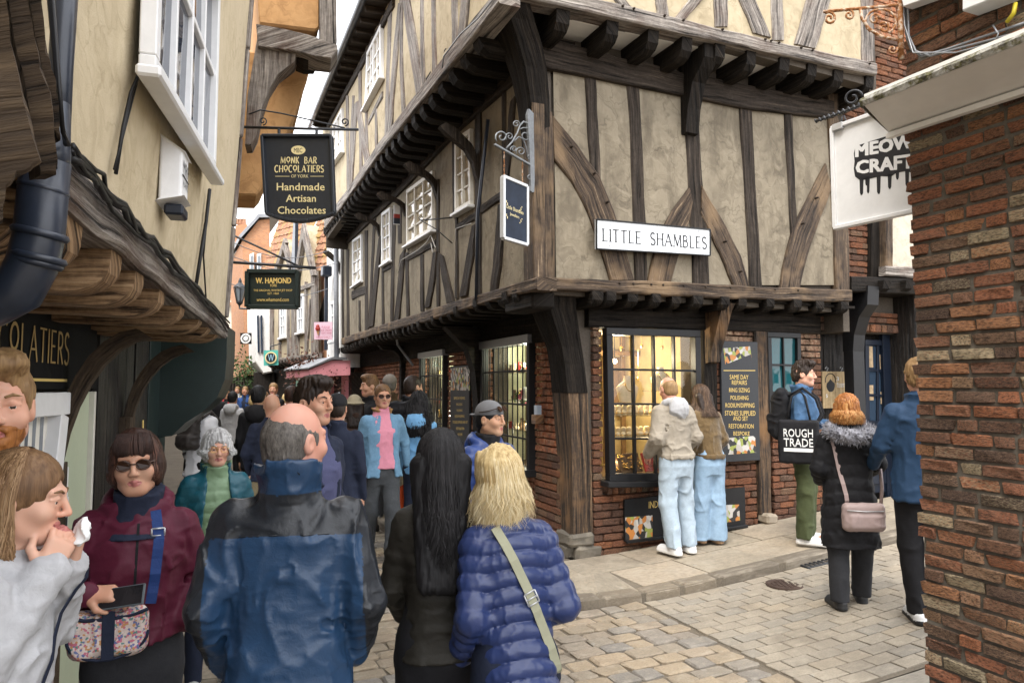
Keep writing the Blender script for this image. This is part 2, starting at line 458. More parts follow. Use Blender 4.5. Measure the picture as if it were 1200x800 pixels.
def text_mb(body, c, X, Y, w_, h_, thick=.004, cut=True):
 cu = bpy.data.curves.new('txt', 'FONT'); cu.body = body; cu.align_x = 'CENTER'
 cu.resolution_u = 2; cu.space_line = .9
 ob = bpy.data.objects.new('txt', cu); COL.objects.link(ob)
 dg = bpy.context.evaluated_depsgraph_get()
 me = bpy.data.meshes.new_from_object(ob.evaluated_get(dg))
 co = np.array([v.co[:] for v in me.vertices]); fs = [tuple(p.vertices) for p in me.polygons]
 bpy.data.objects.remove(ob); bpy.data.curves.remove(cu); bpy.data.meshes.remove(me)
 mb = MB()
 if not len(co): return mb
 lo, hi = co.min(0), co.max(0)
 X, Y = V(X).normalized(), V(Y).normalized(); N = X.cross(Y)
 sx = w_ / max(hi[0] - lo[0], 1e-6); sy = h_ / max(hi[1] - lo[1], 1e-6)
 mid = (lo + hi) / 2
 vs = [V(c) + X * ((p[0] - mid[0]) * sx) + Y * ((p[1] - mid[1]) * sy) + N * thick for p in co]
 return mb.add(vs, fs)
def _arc(cx, cy, rx, ry, a0, a1, n=9):
 return [(cx + rx * math.cos(math.radians(a0 + (a1 - a0) * i / n)), cy + ry * math.sin(math.radians(a0 + (a1 - a0) * i / n))) for i in range(n + 1)]
ALPHA = {
 'L': (.52, [(1, [(.08, 0), (.08, 1)]), (.6, [(.08, .03), (.5, .03)])]),
 'I': (.12, [(1, [(.06, 0), (.06, 1)])]),
 'T': (.6, [(1, [(.3, 0), (.3, 1)]), (.6, [(.0, .97), (.6, .97)])]),
 'E': (.5, [(1, [(.06, 0), (.06, 1)]), (.6, [(.06, .03), (.5, .03)]), (.6, [(.06, .52), (.4, .52)]), (.6, [(.06, .97), (.48, .97)])]),
 'S': (.46, [(1, _arc(.23, .75, .2, .23, 30, 250) + _arc(.23, .25, .22, .24, 75, -150)[1:])]),
 'H': (.66, [(1, [(.07, 0), (.07, 1)]), (1, [(.6, 0), (.6, 1)]), (.6, [(.07, .52), (.6, .52)])]),
 'A': (.7, [(.6, [(.02, 0), (.36, 1)]), (1, [(.34, 1), (.68, 0)]), (.6, [(.15, .35), (.54, .35)])]),
 'M': (.84, [(.6, [(.06, 0), (.12, 1)]), (1, [(.12, 1), (.42, .1)]), (.6, [(.42, .1), (.72, 1)]), (1, [(.72, 1), (.78, 0)])]),
 'B': (.52, [(1, [(.06, 0), (.06, 1)]), (.8, [(.06, .97)] + _arc(.22, .75, .2, .22, 90, -90) + [(.06, .53)]), (.8, [(.22, .53)] + _arc(.24, .27, .24, .25, 90, -90) + [(.06, .02)])]),
 'C': (.6, [(1, _arc(.34, .5, .32, .48, 50, 310, 14))]),
 'O': (.66, [(1, _arc(.33, .62, .28, .34, 0, 360, 16)), (.8, [(.26, .08), (.4, .08)])]),
 'N': (.64, [(1, [(.07, 0), (.07, 1)]), (1, [(.07, 1), (.57, 0)]), (1, [(.57, 0), (.57, 1)])]),
 'K': (.56, [(1, [(.07, 0), (.07, 1)]), (.8, [(.5, 1), (.1, .45)]), (1, [(.2, .55), (.54, 0)])]),
 'R': (.56, [(1, [(.07, 0), (.07, 1)]), (.9, [(.07, .96)] + _arc(.26, .72, .22, .24, 90, -90) + [(.07, .48)]), (1, [(.25, .48), (.54, 0)])]),
 ' ': (.62, []),
}
def stroke_mb(body, c, X, Y, w_, h_, weight=.11, serif=False, thick=.004, gap=.16):
 tot = sum(ALPHA[ch][0] + gap for ch in body) - gap
 k = w_ / tot
 X, Y = V(X).normalized(), V(Y).normalized(); N = X.cross(Y)
 mb = MB(); pen = -w_ / 2
 P = lambda x, y: V(c) + X * x + Y * ((y - .5) * h_) + N * thick
 for ch in body:
  wd, strokes = ALPHA[ch]
  for wt, pts in strokes:
   q = [(pen + px * k, py * h_) for px, py in pts]
   hw = weight * wt * h_ / 2
   L, R = [], []
   for i in range(len(q)):
    a, b = q[max(i - 1, 0)], q[min(i + 1, len(q) - 1)]
    dx, dy = b[0] - a[0], b[1] - a[1]; l = math.hypot(dx, dy) or 1
    L.append((q[i][0] - dy / l * hw, q[i][1] + dx / l * hw)); R.append((q[i][0] + dy / l * hw, q[i][1] - dx / l * hw))
   vs = [P(x, y / h_) for x, y in L] + [P(x, y / h_) for x, y in R]
   m = len(q)
   mb.add(vs, [(i + m, i + 1 + m, i + 1, i) for i in range(m - 1)])
   if serif and len(q) == 2 and abs(q[0][0] - q[1][0]) < abs(q[0][1] - q[1][1]):
    for e in q:
     sy = e[1] + (.02 if e[1] < h_ / 2 else -.02) * h_; sw = hw + .07 * h_; sh = .022 * h_
     mb.add([P(e[0] - sw, (sy - sh) / h_) + N * .0006, P(e[0] + sw, (sy - sh) / h_) + N * .0006, P(e[0] + sw, (sy + sh) / h_) + N * .0006, P(e[0] - sw, (sy + sh) / h_) + N * .0006], [(0, 1, 2, 3)])
  pen += (wd + gap) * k
 return mb
UP = V((0, 0, 1))
GX, GY = 0.59, 7.1
dA, nA, dB, nB = (.905, .425), (.425, -.905), (-.378, .926), (-.926, -.378)
A0 = Fac((GX, GY), dA, nA); B0 = Fac((GX, GY), dB, nB)
A1 = Fac((.20, 6.56), dA, nA); B1 = Fac((.20, 6.56), dB, nB)
A2 = Fac((-.123, 5.94), dA, nA); B2 = Fac((-.123, 5.94), dB, nB)
dL, nL = (-.284, .959), (.959, .284)
L1 = Fac((-.59, 0), dL, nL)                    # jettied upper wall on the left
L0 = Fac((-.59 - .56 * .959, -.56 * .284), dL, nL)
R0 = Fac((1.76, 3.07), (.378, -.926), nB)      # brick wall on the right, running towards the camera
def ab(x, y):
 rx, ry = x - GX, y - GY
 return rx * dA[0] + ry * dA[1], rx * nA[0] + ry * nA[1], rx * nB[0] + ry * nB[1]   # along A, out of A, out of B
def gz(x, y):
 a = ab(x, y)[0] - .3
 a = a if a > 3 else math.log1p(math.exp(max(-30, 4 * a))) / 4
 return -.008 * min(max(y, -5), 40) + .075 * min(a, 8)
def ground_at(u, v, lift=0.0):
 r = ray(u, v); y = 6.0
 for _ in range(30):
  q = V((0, 0, H)) + r * (y / r.y)
  y += ((gz(q.x, q.y) + lift) - q.z) * 2.0 * (-1 if r.z < 0 else 1) * .5 * abs(r.y / r.z) * .9 * (1 if r.z < 0 else 0)
  y = min(max(y, .5), 80)
 return V((0, 0, H)) + r * (y / r.y)
xs = np.concatenate([np.linspace(-300, -14, 8), np.linspace(-12, 10, 56), np.linspace(12, 300, 8)])
ys = np.concatenate([np.linspace(-200, -8, 6), np.linspace(-6, 20, 66), np.linspace(22, 60, 16), np.linspace(70, 600, 7)])
mb = MB().grid([[V((x, y, gz(x, y) - .03)) for y in ys] for x in xs])
g = mk('ground', mb, DIRT, None, True)
sock(g, 'earth and mortar bed under the street paving', None, None, 'structure')
def block_variants(name, mat, n=6, bev=.07, jit=.035, top=True):
 out = []
 for _ in range(n):
  m = MB(); m.box((0, 0, 0), (1, 0, 0), (0, 1, 0), (0, 0, 1), .5, .5, .5, bev, 0)
  m.v = [(x + random.uniform(-jit, jit), y + random.uniform(-jit, jit), z + (random.uniform(-jit, jit) if z > 0 else 0)) for x, y, z in m.v]
  out.append(mesh_of(name, m, mat))
 return out
SETT_V = block_variants('sett', SETT, 7, .10, .05)
PAV_V = block_variants('paver', PAVER, 5, .03, .012)
SLAB_V = block_variants('flagstone', SLAB, 4, .015, .006)
KERB_V = block_variants('kerbstone', KERB, 4, .09, .025)
BRK_V = block_variants('brick', BRICK, 8, .10, .06)
BRKD_V = block_variants('brick', BRICK_D, 6, .08, .05)
def stone_obj(name, meshes, parent, c, X, lx, ly, h, top, slope=True):
 """a stone whose top centre is c+top"""
 Xv = V((X[0], X[1], 0)); Yv = V((-X[1], X[0], 0))
 if slope:
  e = .1
  zx = (gz(c[0] + X[0] * e, c[1] + X[1] * e) - gz(c[0] - X[0] * e, c[1] - X[1] * e)) / (2 * e)
  zy = (gz(c[0] - X[1] * e, c[1] + X[0] * e) - gz(c[0] + X[1] * e, c[1] - X[0] * e)) / (2 * e)
  Xv.z, Yv.z = zx, zy
 Z = Xv.cross(Yv).normalized()
 o = bpy.data.objects.new(name, random.choice(meshes)); COL.objects.link(o)
 z = gz(c[0], c[1]) + top - h / 2
 m = M(((Xv.x * lx, Yv.x * ly, Z.x * h, c[0]), (Xv.y * lx, Yv.y * ly, Z.y * h, c[1]), (Xv.z * lx, Yv.z * ly, Z.z * h, z), (0, 0, 0, 1)))
 if parent is not None: m = M.Translation(-origin(parent)) @ m; o.parent = parent
 o.matrix_local = m
 return o
def stone_mb(mb, mesh, c, X, lx, ly, h, top):
 Xv = V((X[0], X[1], 0)); Yv = V((-X[1], X[0], 0)); z = gz(c[0], c[1]) + top - h / 2
 e = .1
 Xv.z = (gz(c[0] + X[0] * e, c[1] + X[1] * e) - gz(c[0] - X[0] * e, c[1] - X[1] * e)) / (2 * e)
 vs = [V((c[0], c[1], z)) + Xv * (v.co.x * lx) + Yv * (v.co.y * ly) + UP * (v.co.z * h) for v in mesh.vertices]
 mb.add(vs, [tuple(p.vertices) for p in mesh.polygons][0:])
def sheet(name, poly, top, mat, label=None):
 m = MB(); n = 30
 a, b, c, d = [V((p[0], p[1], 0)) for p in poly]
 P = [[(a.lerp(b, j / 8)).lerp(d.lerp(c, j / 8), i / n) for j in range(9)] for i in range(n + 1)]
 m.grid([[V((p.x, p.y, gz(p.x, p.y) + top)) for p in row] for row in P])
 o = mk(name, m, mat, None, True)
 return sock(o, label, None, None, 'structure')
def pAB(a, b):          # plan point: a along A, b along B from the corner
 return (GX + dA[0] * a + dB[0] * b, GY + dA[1] * a + dB[1] * b)
street = sheet('road', [pAB(-4.4, -6.5), pAB(0.0, -6.5), pAB(0.0, 40), pAB(-12, 40)], -.012, DIRT, 'street of uneven worn stone setts with wide earthy joints')
KO = 1.25
KL = [pAB(-KO - .1, 14), pAB(-KO - .1, .35)] + [pAB(-.35 - math.cos(i * math.pi / 18) * 1.0, .35 - math.sin(i * math.pi / 18) * 1.6) for i in range(1, 10)] + [pAB(9, -KO), pAB(9, 3), pAB(0, 14)]
def on_pave(x, y):
 c = False
 for (x1, y1), (x2, y2) in zip(KL, KL[1:] + KL[:1]):
  if (y1 > y) != (y2 > y) and x < (x2 - x1) * (y - y1) / (y2 - y1) + x1: c = not c
 return c
pos = []
b = -4.6
while b < 12:
 wd = random.uniform(.115, .15)
 a = -4.2 + random.uniform(0, .2)
 while a < .05:
  ln = random.uniform(.15, .27)
  if a + ln > -.02: ln = max(.01, -.008 - a)
  x, y = pAB(a + ln / 2, b + wd / 2)
  _, oA, oB = ab(x, y)
  oL = (V((x, y, 0)) - L0.p).dot(L0.n)
  if ln > .05 and not on_pave(x, y) and oL > .95 and -1.0 < x / max(y, .1) < 1.0 and y > 2.2:
   pos.append((y, (x, y), ln, wd))
  a += ln + .012
 b += wd + .014
pos = [(d, c, l, w_) for d, c, l, w_ in pos]
def vis(c):
 return abs(c[0]) / c[1] < .76 and c[1] > 3.9
near = sorted([p for p in pos if vis(p[1])], key=lambda p: p[0])[:300]
nk = set(id(p) for p in near)
rest = MB()
for p in pos:
 d, c, l, w_ = p
 h, top = .09, random.uniform(-.004, .012)
 if id(p) in nk: stone_obj('sett', SETT_V, street, c, dA, l, w_, h, top)
 elif d < 18: stone_mb(rest, random.choice(SETT_V), c, dA, l, w_, h, top)
o = mk('setts', rest, SETT, street); o['kind'] = 'stuff'
lane = sheet('side_street', [pAB(0.0, -1.2), pAB(9, -1.2), pAB(9, -3.2), pAB(0.0, -3.2)], -.012, DIRT, 'side street of neat pale rectangular pavers')
n = 0; rest = MB()
rows = np.arange(-3.16, -1.30, .118)
for i, b in enumerate(rows):
 a = .03 - (.118 if i % 2 else 0)
 while a < 8:
  ln = .235
  a0, a1 = max(a, .02), a + ln
  c = pAB((a0 + a1) / 2, b + .055)
  if a1 - a0 > .05:
   if vis(c) and n < 295 and a < 4.2: stone_obj('paver', PAV_V, lane, c, dA, a1 - a0 - .008, .110, .08, .004 + random.uniform(-.002, .002)); n += 1
   else: stone_mb(rest, random.choice(PAV_V), c, dA, a1 - a0 - .008, .110, .08, .004)
  a += ln + .004
o = mk('pavers', rest, PAVER, lane); o['kind'] = 'stuff'
foot2 = sheet('forecourt', [pAB(0.0, -3.2), pAB(6, -3.2), pAB(6, -5.6), pAB(0.0, -5.6)], -.012, DIRT, 'flagstones and stone band before the right hand brick wall')
for i in range(9):
 stone_obj('kerbstone', PAV_V, foot2, pAB(.45 + i * .86, -3.33), dA, .85, .22, .1, .008)
for i in range(6):
 for j in range(3):
  stone_obj('flagstone', SLAB_V, foot2, pAB(.4 + i * .82 - (.3 if j % 2 else 0), -3.74 - j * .6), dA, .81, .58, .1, .006)
pavement = thing('pavement', None, None, (GX, GY, gz(GX, GY)))
pavement['kind'] = 'structure'; pavement['label'] = 'raised flagstone pavement wrapping the corner of the timbered building'
PH = .08
base = MB()
kl = []            # kerb line from far B round the corner and along A
for b in np.arange(12, .35, -.4): kl.append(pAB(-KO - .1, b))
cx, cy = -KO - .1 + 1.0, .35
for i in range(1, 9):
 t = math.pi - i * (math.pi / 2) / 8
 kl.append(pAB(cx + math.cos(math.pi - i * math.pi / 18) * 1.0, .35 - math.sin(i * math.pi / 18) * 1.6))
for a in np.arange(.0, 8.5, .4): kl.append(pAB(a, -KO))
top_in = []
for k in kl:
 a_, oA, oB = ab(*k)
 top_in.append((GX + dA[0] * max(a_, .0) + dB[0] * max(-0.0, (k[0] - GX) * dB[0] + (k[1] - GY) * dB[1]), GY + dA[1] * max(a_, .0) + dB[1] * max(0.0, (k[0] - GX) * dB[0] + (k[1] - GY) * dB[1])))
P = []
for k, t in zip(kl, top_in):
 P.append([V((k[0], k[1], gz(*k) - .03)), V((k[0], k[1], gz(*k) + PH - .012))] + [V((k[0] + (t[0] - k[0]) * f, k[1] + (t[1] - k[1]) * f, gz(k[0] + (t[0] - k[0]) * f, k[1] + (t[1] - k[1]) * f) + PH - .012)) for f in (.33, .66, 1.0)])
base.grid(P)
mk('pavement_bed', base, DIRT, pavement)
acc, i = 0, 0
pts = [V((p[0], p[1], 0)) for p in kl]
dense = []
for p, q in zip(pts, pts[1:]):
 for t in range(10): dense.append(p.lerp(q, t / 10))
i = 0
while i < len(dense) - 2:
 j = i; L = random.uniform(.6, .95) if dense[i].y > 6.2 and dense[i].x > .8 or dense[i].y > 8 else .38
 while j < len(dense) - 1 and (dense[j] - dense[i]).length < L: j += 1
 p, q = dense[i], dense[j]
 d = (q - p); l = d.length; d.normalize()
 inn = V((-d.y, d.x, 0))
 c = (p + q) / 2 + inn * .075
 stone_obj('kerbstone', KERB_V, pavement, (c.x, c.y), (d.x, d.y), l - .008, .16, .2, PH + random.uniform(-.003, .004))
 i = j
for i in range(12):
 a = -.15 + i * .72 + random.uniform(-.04, .04)
 for j, (o0, o1) in enumerate(((.02, .56), (.57, 1.10))):
  sh = .3 if j else 0
  stone_obj('flagstone', SLAB_V, pavement, pAB(a + .36 + sh, -(o0 + o1) / 2), dA, .71, o1 - o0 - .008, .1, PH)
for i in range(14):
 b = .1 + i * .75
 for o0, o1 in ((.02, .6), (.61, 1.19)):
  stone_obj('flagstone', SLAB_V, pavement, pAB(-(o0 + o1) / 2, b + .37), dB, .74, o1 - o0 - .008, .1, PH)
for k in range(5):
 t = math.radians(8 + k * 18)
 stone_obj('flagstone', SLAB_V, pavement, pAB(-.62 * math.cos(t) - .0, -.62 * math.sin(t) - .02), (dA[0] * math.sin(t) - dB[0] * math.cos(t), dA[1] * math.sin(t) - dB[1] * math.cos(t)), .42, 1.05, .1, PH - .003 - k * .0012)
lp = sheet('left_pavement', [(L0.pt(-1, 0).x, L0.pt(-1, 0).y), (L0.pt(-1, 0, .95).x, L0.pt(-1, 0, .95).y), (L0.pt(30, 0, .95).x, L0.pt(30, 0, .95).y), (L0.pt(30, 0).x, L0.pt(30, 0).y)], -.008, DIRT, 'broad worn flagstones along the left shopfronts')
for i in range(14):
 for j in range(2):
  s = 2.2 + i * .8 + j * .35; c = L0.pt(s, 0, .24 + j * .47)
  stone_obj('flagstone', SLAB_V, lp, (c.x, c.y), dL, .79, .46, .1, .012)
q = ground_at(920, 685)
mh = MB()
mh.lathe((q.x, q.y, gz(q.x, q.y) - .02), [(.16, 0), (.16, .028), (.14, .031), (.135, .027), (.0, .027)], 28)
for i in range(6):
 for j in range(6):
  dx, dy = (i - 2.5) * .04, (j - 2.5) * .04
  if dx * dx + dy * dy < .012: mh.box((q.x + dx, q.y + dy, gz(q.x, q.y) + .009), (1, 0, 0), (0, 1, 0), UP, .013, .013, .004, .002)
sock(mk('manhole_cover', mh, simple('rusty_cast_iron', (.07, .045, .035), .6, .4, .3, .4)), 'small round iron cover set among the pale pavers', 'manhole cover')
q = ground_at(955, 657)
gr = MB()
gx, gy_ = V((dA[0], dA[1], .07)), V((dB[0], dB[1], 0))
zc = gz(q.x, q.y) + .004
for i in range(9): gr.box(V((q.x, q.y, zc)) + gx * ((i - 4) * .055), gx, gy_, UP, .012, .14, .012, .003)
for s in (-1, 0, 1): gr.box(V((q.x, q.y, zc)) + gy_ * (s * .14), gx, gy_, UP, .25, .012, .013, .003)
sock(mk('drain_grate', gr, IRON), 'rectangular iron drain grate beside the kerb of the side street', 'drain grate')
def interp(poly, t):
 L = [0]
 for p, q in zip(poly, poly[1:]): L.append(L[-1] + math.hypot(q[0] - p[0], q[1] - p[1]))
 T = t * L[-1]
 for i in range(len(poly) - 1):
  if T <= L[i + 1] or i == len(poly) - 2:
   f = (T - L[i]) / max(L[i + 1] - L[i], 1e-9)
   return (poly[i][0] + (poly[i + 1][0] - poly[i][0]) * f, poly[i][1] + (poly[i + 1][1] - poly[i][1]) * f)
def beam(fac, E1, E2, name, mat, parent, o=.03, th=.12, seg=7, jit=.006, bev=.012):
 """a timber in the plane of a wall, between two edges traced from the photograph"""
 S1 = [fac.uv(u, v, o) for u, v in E1]; S2 = [fac.uv(u, v, o) for u, v in E2]
 mb = MB(); n = seg + 1
 rows, Lacc, prev = [], 0, None
 base = random.random() * 9
 for i in range(n):
  t = i / seg
  a, b = V((*interp(S1, t), 0)), V((*interp(S2, t), 0))
  d = (b - a); wd = d.length; d.normalize()
  j = lambda k=1.0: random.uniform(-jit, jit) * k
  a, b = a + d * j(), b + d * j()
  mid = (a + b) / 2
  if prev is not None: Lacc += (mid - prev).length
  prev = mid
  oo = o + j(.6)
  pr = [(a, oo - th), (a, oo - bev), (a + d * bev * 1.2, oo), (mid, oo + j(.7)), (b - d * bev * 1.2, oo), (b, oo - bev), (b, oo - th)]
  rows.append(([fac.pt(p.x, p.y, q) for p, q in pr], [(Lacc + base, w_ + base * .37) for w_ in (-th, -bev, 0, wd / 2, wd, wd + bev, wd + th)]))
 vs = [p for r, _ in rows for p in r]; uv = [p for _, r in rows for p in r]
 fs = []
 for i in range(seg):
  for k in range(6): fs.append((i * 7 + k, i * 7 + k + 1, (i + 1) * 7 + k + 1, (i + 1) * 7 + k))
 fs.append(tuple(range(7))[::-1]); fs.append(tuple(range((n - 1) * 7, n * 7)))
 nrm = (vs[8] - vs[2]).cross(vs[4] - vs[2])
 mbf = fs if (V(vs[9]) - V(vs[2])).cross(V(vs[3]) - V(vs[2])).dot(fac.n) < 0 else [f[::-1] for f in fs]
 mb.add(vs, mbf, [[uv[i] for i in f] for f in mbf])
 return mk(name, mb, mat, parent)
def vt(fac, rows, name, mat, parent, **k):      # upright: rows of (left u, v, right u)
 return beam(fac, [(a, v) for a, v, b in rows], [(b, v) for a, v, b in rows], name, mat, parent, **k)
def ht(fac, rows, name, mat, parent, **k):      # level: rows of (u, top v, bottom v)
 return beam(fac, [(u, a) for u, a, b in rows], [(u, b) for u, a, b in rows], name, mat, parent, **k)
def panel(fac, quad, mat, parent, o=0.0, bulge=.012, n=7, name='plaster_panel'):
 q = [fac.uv(u, v, o) for u, v in quad]; ph = random.random() * 9
 P = []
 for i in range(n + 1):
  r = []
  for j in range(n + 1):
   x, y = j / n, i / n
   s = (q[0][0] * (1 - x) + q[1][0] * x) * (1 - y) + (q[3][0] * (1 - x) + q[2][0] * x) * y
   z = (q[0][1] * (1 - x) + q[1][1] * x) * (1 - y) + (q[3][1] * (1 - x) + q[2][1] * x) * y
   r.append(fac.pt(s, z, o + bulge * math.sin(math.pi * x) * math.sin(math.pi * y) + .004 * math.sin(7 * s + ph) * math.sin(6 * z + ph)))
  P.append(r)
 return mk(name, MB().grid(P), mat, parent, True)
def profile(mb, fac, s, width, prof, mi=0):
 """side outline in (out, height), extruded along the wall"""
 poly = [fac.pt(s - width / 2, z, o) for o, z in prof]
 mb.prism(poly, fac.d * width, mi)
def bar(mb, p, q, w_, d, n, bev=.004, mi=0):
 p, q = V(p), V(q); X = (q - p); l = X.length; X.normalize(); n = V(n); n = (n - X * n.dot(X)).normalized()
 mb.box((p + q) / 2, X, n.cross(X), n, l / 2, w_ / 2, d / 2, bev, 0, mi)
 return mb
def window(fac, parent, quad, o, nx, ny, fw=.06, bw=.025, fmat=None, gmat=None, sill=None, depth=.06, smat=None, mull=()):
 """quad in pixels: top left, top right, bottom right, bottom left. frame, each glazing bar and each pane"""
 q = [fac.uv(u, v, o) for u, v in quad]
 def P(x, y, oo=0.0):
  s = (q[0][0] * (1 - x) + q[1][0] * x) * (1 - y) + (q[3][0] * (1 - x) + q[2][0] * x) * y
  z = (q[0][1] * (1 - x) + q[1][1] * x) * (1 - y) + (q[3][1] * (1 - x) + q[2][1] * x) * y
  return fac.pt(s, z, o + oo)
 W_ = (P(1, .5) - P(0, .5)).length; Hh = (P(.5, 0) - P(.5, 1)).length
 fx, fy = fw / W_ / 2, fw / Hh / 2
 m = MB()
 bar(m, P(0, fy), P(1, fy), fw, depth, fac.n); bar(m, P(0, 1 - fy), P(1, 1 - fy), fw, depth, fac.n)
 bar(m, P(fx, 2 * fy), P(fx, 1 - 2 * fy), fw, depth, fac.n); bar(m, P(1 - fx, 2 * fy), P(1 - fx, 1 - 2 * fy), fw, depth, fac.n)
 x0, x1, y0, y1 = 2 * fx, 1 - 2 * fx, 2 * fy, 1 - 2 * fy
 for c in mull: bar(m, P(c, y0), P(c, y1), fw * .7, depth, fac.n)
 wo = mk('window', m, fmat or WHITE, parent)
 for i in range(1, nx):
  x = x0 + (x1 - x0) * i / nx
  mk('glazing_bar', bar(MB(), P(x, y0), P(x, y1), bw, depth * .55, fac.n, .003), fmat or WHITE, wo)
 for j in range(1, ny):
  y = y0 + (y1 - y0) * j / ny
  mk('glazing_bar', bar(MB(), P(x0, y), P(x1, y), bw, depth * .48, fac.n, .003), fmat or WHITE, wo)
 for i in range(nx):
  for j in range(ny):
   xa, xb = x0 + (x1 - x0) * i / nx, x0 + (x1 - x0) * (i + 1) / nx
   ya, yb = y0 + (y1 - y0) * j / ny, y0 + (y1 - y0) * (j + 1) / ny
   t = random.uniform(-.004, .004); t2 = random.uniform(-.004, .004)
   c = [P(xa, yb, t - .008), P(xb, yb, -t2 - .008), P(xb, ya, t2 - .008), P(xa, ya, -t - .008)]
   if (c[1] - c[0]).cross(c[3] - c[0]).dot(fac.n) < 0: c = c[::-1]
   mk('pane', MB().prism(c, -fac.n * .004), gmat, wo)
 if sill:
  a, b = sill
  m = MB(); bar(m, P(-.06, 1 + a / Hh / 2), P(1.06, 1 + a / Hh / 2), a, b, fac.n, .008)
  so = mk('sill', m, smat or fmat or WHITE, wo)
  so.location += fac.n * (b * .3)
 return wo, P
def bricks(parent, fac, s0, s1, z0, z1, holes=(), o=0.0, var=None, mat=None, limit=9999, course=.077, depth=.1, jag=0.0, stretch=.225, zs=0.0, name='brick', soldier=False):
 """running bond, cut round the holes; the first `limit` are objects, the rest one mesh. returns how many were made"""
 var = var or BRK_V
 mats = M(((fac.d.x, -fac.n.x, 0), (fac.d.y, -fac.n.y, 0), (0, 0, 1)))
 if mats.determinant() < 0: mats = M(((fac.d.x, fac.n.x, 0), (fac.d.y, fac.n.y, 0), (0, 0, 1)))
 R = mats.to_4x4(); org = origin(parent); made = 0; rest = MB()
 r = 0; z = z0
 while z < z1 - .02:
  h = min(course, z1 - z)
  iv = [(s0 + (random.uniform(-jag, jag) if jag else 0), s1)]
  for hs0, hs1, hz0, hz1 in holes:
   if hz0 < z + h * .7 and hz1 > z + h * .3:
    nv = []
    for a, b in iv:
     if hs1 <= a or hs0 >= b: nv.append((a, b)); continue
     if hs0 > a: nv.append((a, hs0))
     if hs1 < b: nv.append((hs1, b))
    iv = nv
  for a, b in iv:
   s = a if jag else s0 - (stretch / 2 if r % 2 else 0)
   k = r
   while s < b:
    l = course if soldier else (stretch * random.uniform(.94, 1.04) if (k % 3 or not jag) else stretch * .52)
    if soldier: hgt = h
    e0, e1 = max(s, a), min(s + l, b)
    k += 1
    if e1 - e0 > .03:
     c = fac.pt((e0 + e1) / 2, z + h / 2 + zs * ((e0 + e1) / 2 - s0), o - depth / 2 + random.uniform(-.006, .006))
     S = M.Diagonal((e1 - e0 - .011, depth, h - .013, 1))
     me = random.choice(var)
     mt = M.Translation(c) @ R @ S
     if made < limit:
      ob = bpy.data.objects.new(name, me); COL.objects.link(ob); ob.parent = parent
      ob.matrix_local = M.Translation(-org) @ mt
      made += 1
     else:
      rest.add([mt @ v.co for v in me.vertices], [tuple(p.vertices) for p in me.polygons])
    s += l
  r += 1; z += course
 if rest.v:
  ob = mk(name + 's', rest, mat or BRICK, parent); ob['kind'] = 'stuff'
 return made
def rect_px(fac, u0, v0, u1, v1, o=0.0):
 a, b = fac.uv(u0, (v0 + v1) / 2, o)[0], fac.uv(u1, (v0 + v1) / 2, o)[0]
 um = (u0 + u1) / 2
 return (min(a, b), max(a, b), fac.uv(um, v1, o)[1], fac.uv(um, v0, o)[1])
def slab(fac, s0, s1, z0, z1, o, th, mat, parent, name='wall'):
 m = MB(); m.box(fac.pt((s0 + s1) / 2, (z0 + z1) / 2, o - th / 2), fac.d, fac.n, UP, (s1 - s0) / 2, th / 2, (z1 - z0) / 2, .002)
 return mk(name, m, mat, parent)
def wall_with_holes(fac, s0, s1, z0, z1, holes, o, th, mat, parent):
 """a plain backing wall cut into slabs round its openings"""
 cuts = sorted(set([s0, s1] + [h for q in holes for h in q[:2] if s0 < h < s1]))
 m = MB()
 for a, b in zip(cuts, cuts[1:]):
  zz = [(z0, z1)]
  for hs0, hs1, hz0, hz1 in holes:
   if hs0 <= a + 1e-6 and hs1 >= b - 1e-6:
    nz = []
    for p, q in zz:
     if hz0 > p: nz.append((p, min(hz0, q)))
     if hz1 < q: nz.append((max(hz1, p), q))
    zz = nz
  for p, q in zz:
   if q - p > .01: m.box(fac.pt((a + b) / 2, (p + q) / 2, o - th / 2), fac.d, fac.n, UP, (b - a) / 2 + .0005, th / 2, (q - p) / 2, 0.0005)
 return mk('wall', m, mat, parent)
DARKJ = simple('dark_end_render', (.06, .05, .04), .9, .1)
# ================================================================== the corner house
TB = thing('timber_framed_house', 'crooked black timbered corner house with buff plaster panels and two overhanging storeys', 'house', (GX, GY, gz(GX, GY)))
ht(A1, [(631, 324, 339), (700, 327, 342), (800, 331, 347), (900, 336, 351), (999, 339, 353)], 'sill_beam', W_BROWN, TB, o=.07, th=.2, seg=14, jit=.008)
vt(A1, [(624.5, 131, 648), (624.5, 182, 649.5), (625.5, 250, 650), (626, 327, 651)], 'corner_post', W_BROWN, TB, o=.05, th=.2, jit=.005)
for rows in ([(686, 89, 699), (691, 180, 703.5), (693, 226, 706)],
    [(736, 99, 750), (740, 180, 755), (742, 257, 757), (745, 330, 760)],
    [(802, 110, 819), (804, 154, 820), (807, 218, 825), (810, 268, 829), (813, 333, 832)],
    [(867.5, 122, 881.5), (870, 180, 884), (875, 250, 888.5), (879, 337, 894)],
    [(920, 130, 929), (921, 160, 930), (927, 265, 935), (929, 300, 936)]):
 vt(A1, rows, 'stud', W_STUD, TB, o=.022, th=.1)
vt(A1, [(971, 110, 983), (974, 180, 986), (978, 260, 995), (981, 340, 997)], 'corner_post', W_BROWN, TB, o=.04, th=.15)
beam(A1, [(648, 135), (671, 160), (703, 205), (724, 254), (744, 328)], [(650, 187), (674, 218), (690, 250), (697, 268), (716, 328)], 'brace', W_BROWN, TB, o=.034, th=.11, seg=10)
beam(A1, [(808, 219), (791, 243), (779, 262), (768, 290), (760, 330)], [(812, 238), (808, 262), (799, 290), (787, 330)], 'brace', W_BROWN, TB, o=.032, th=.11)
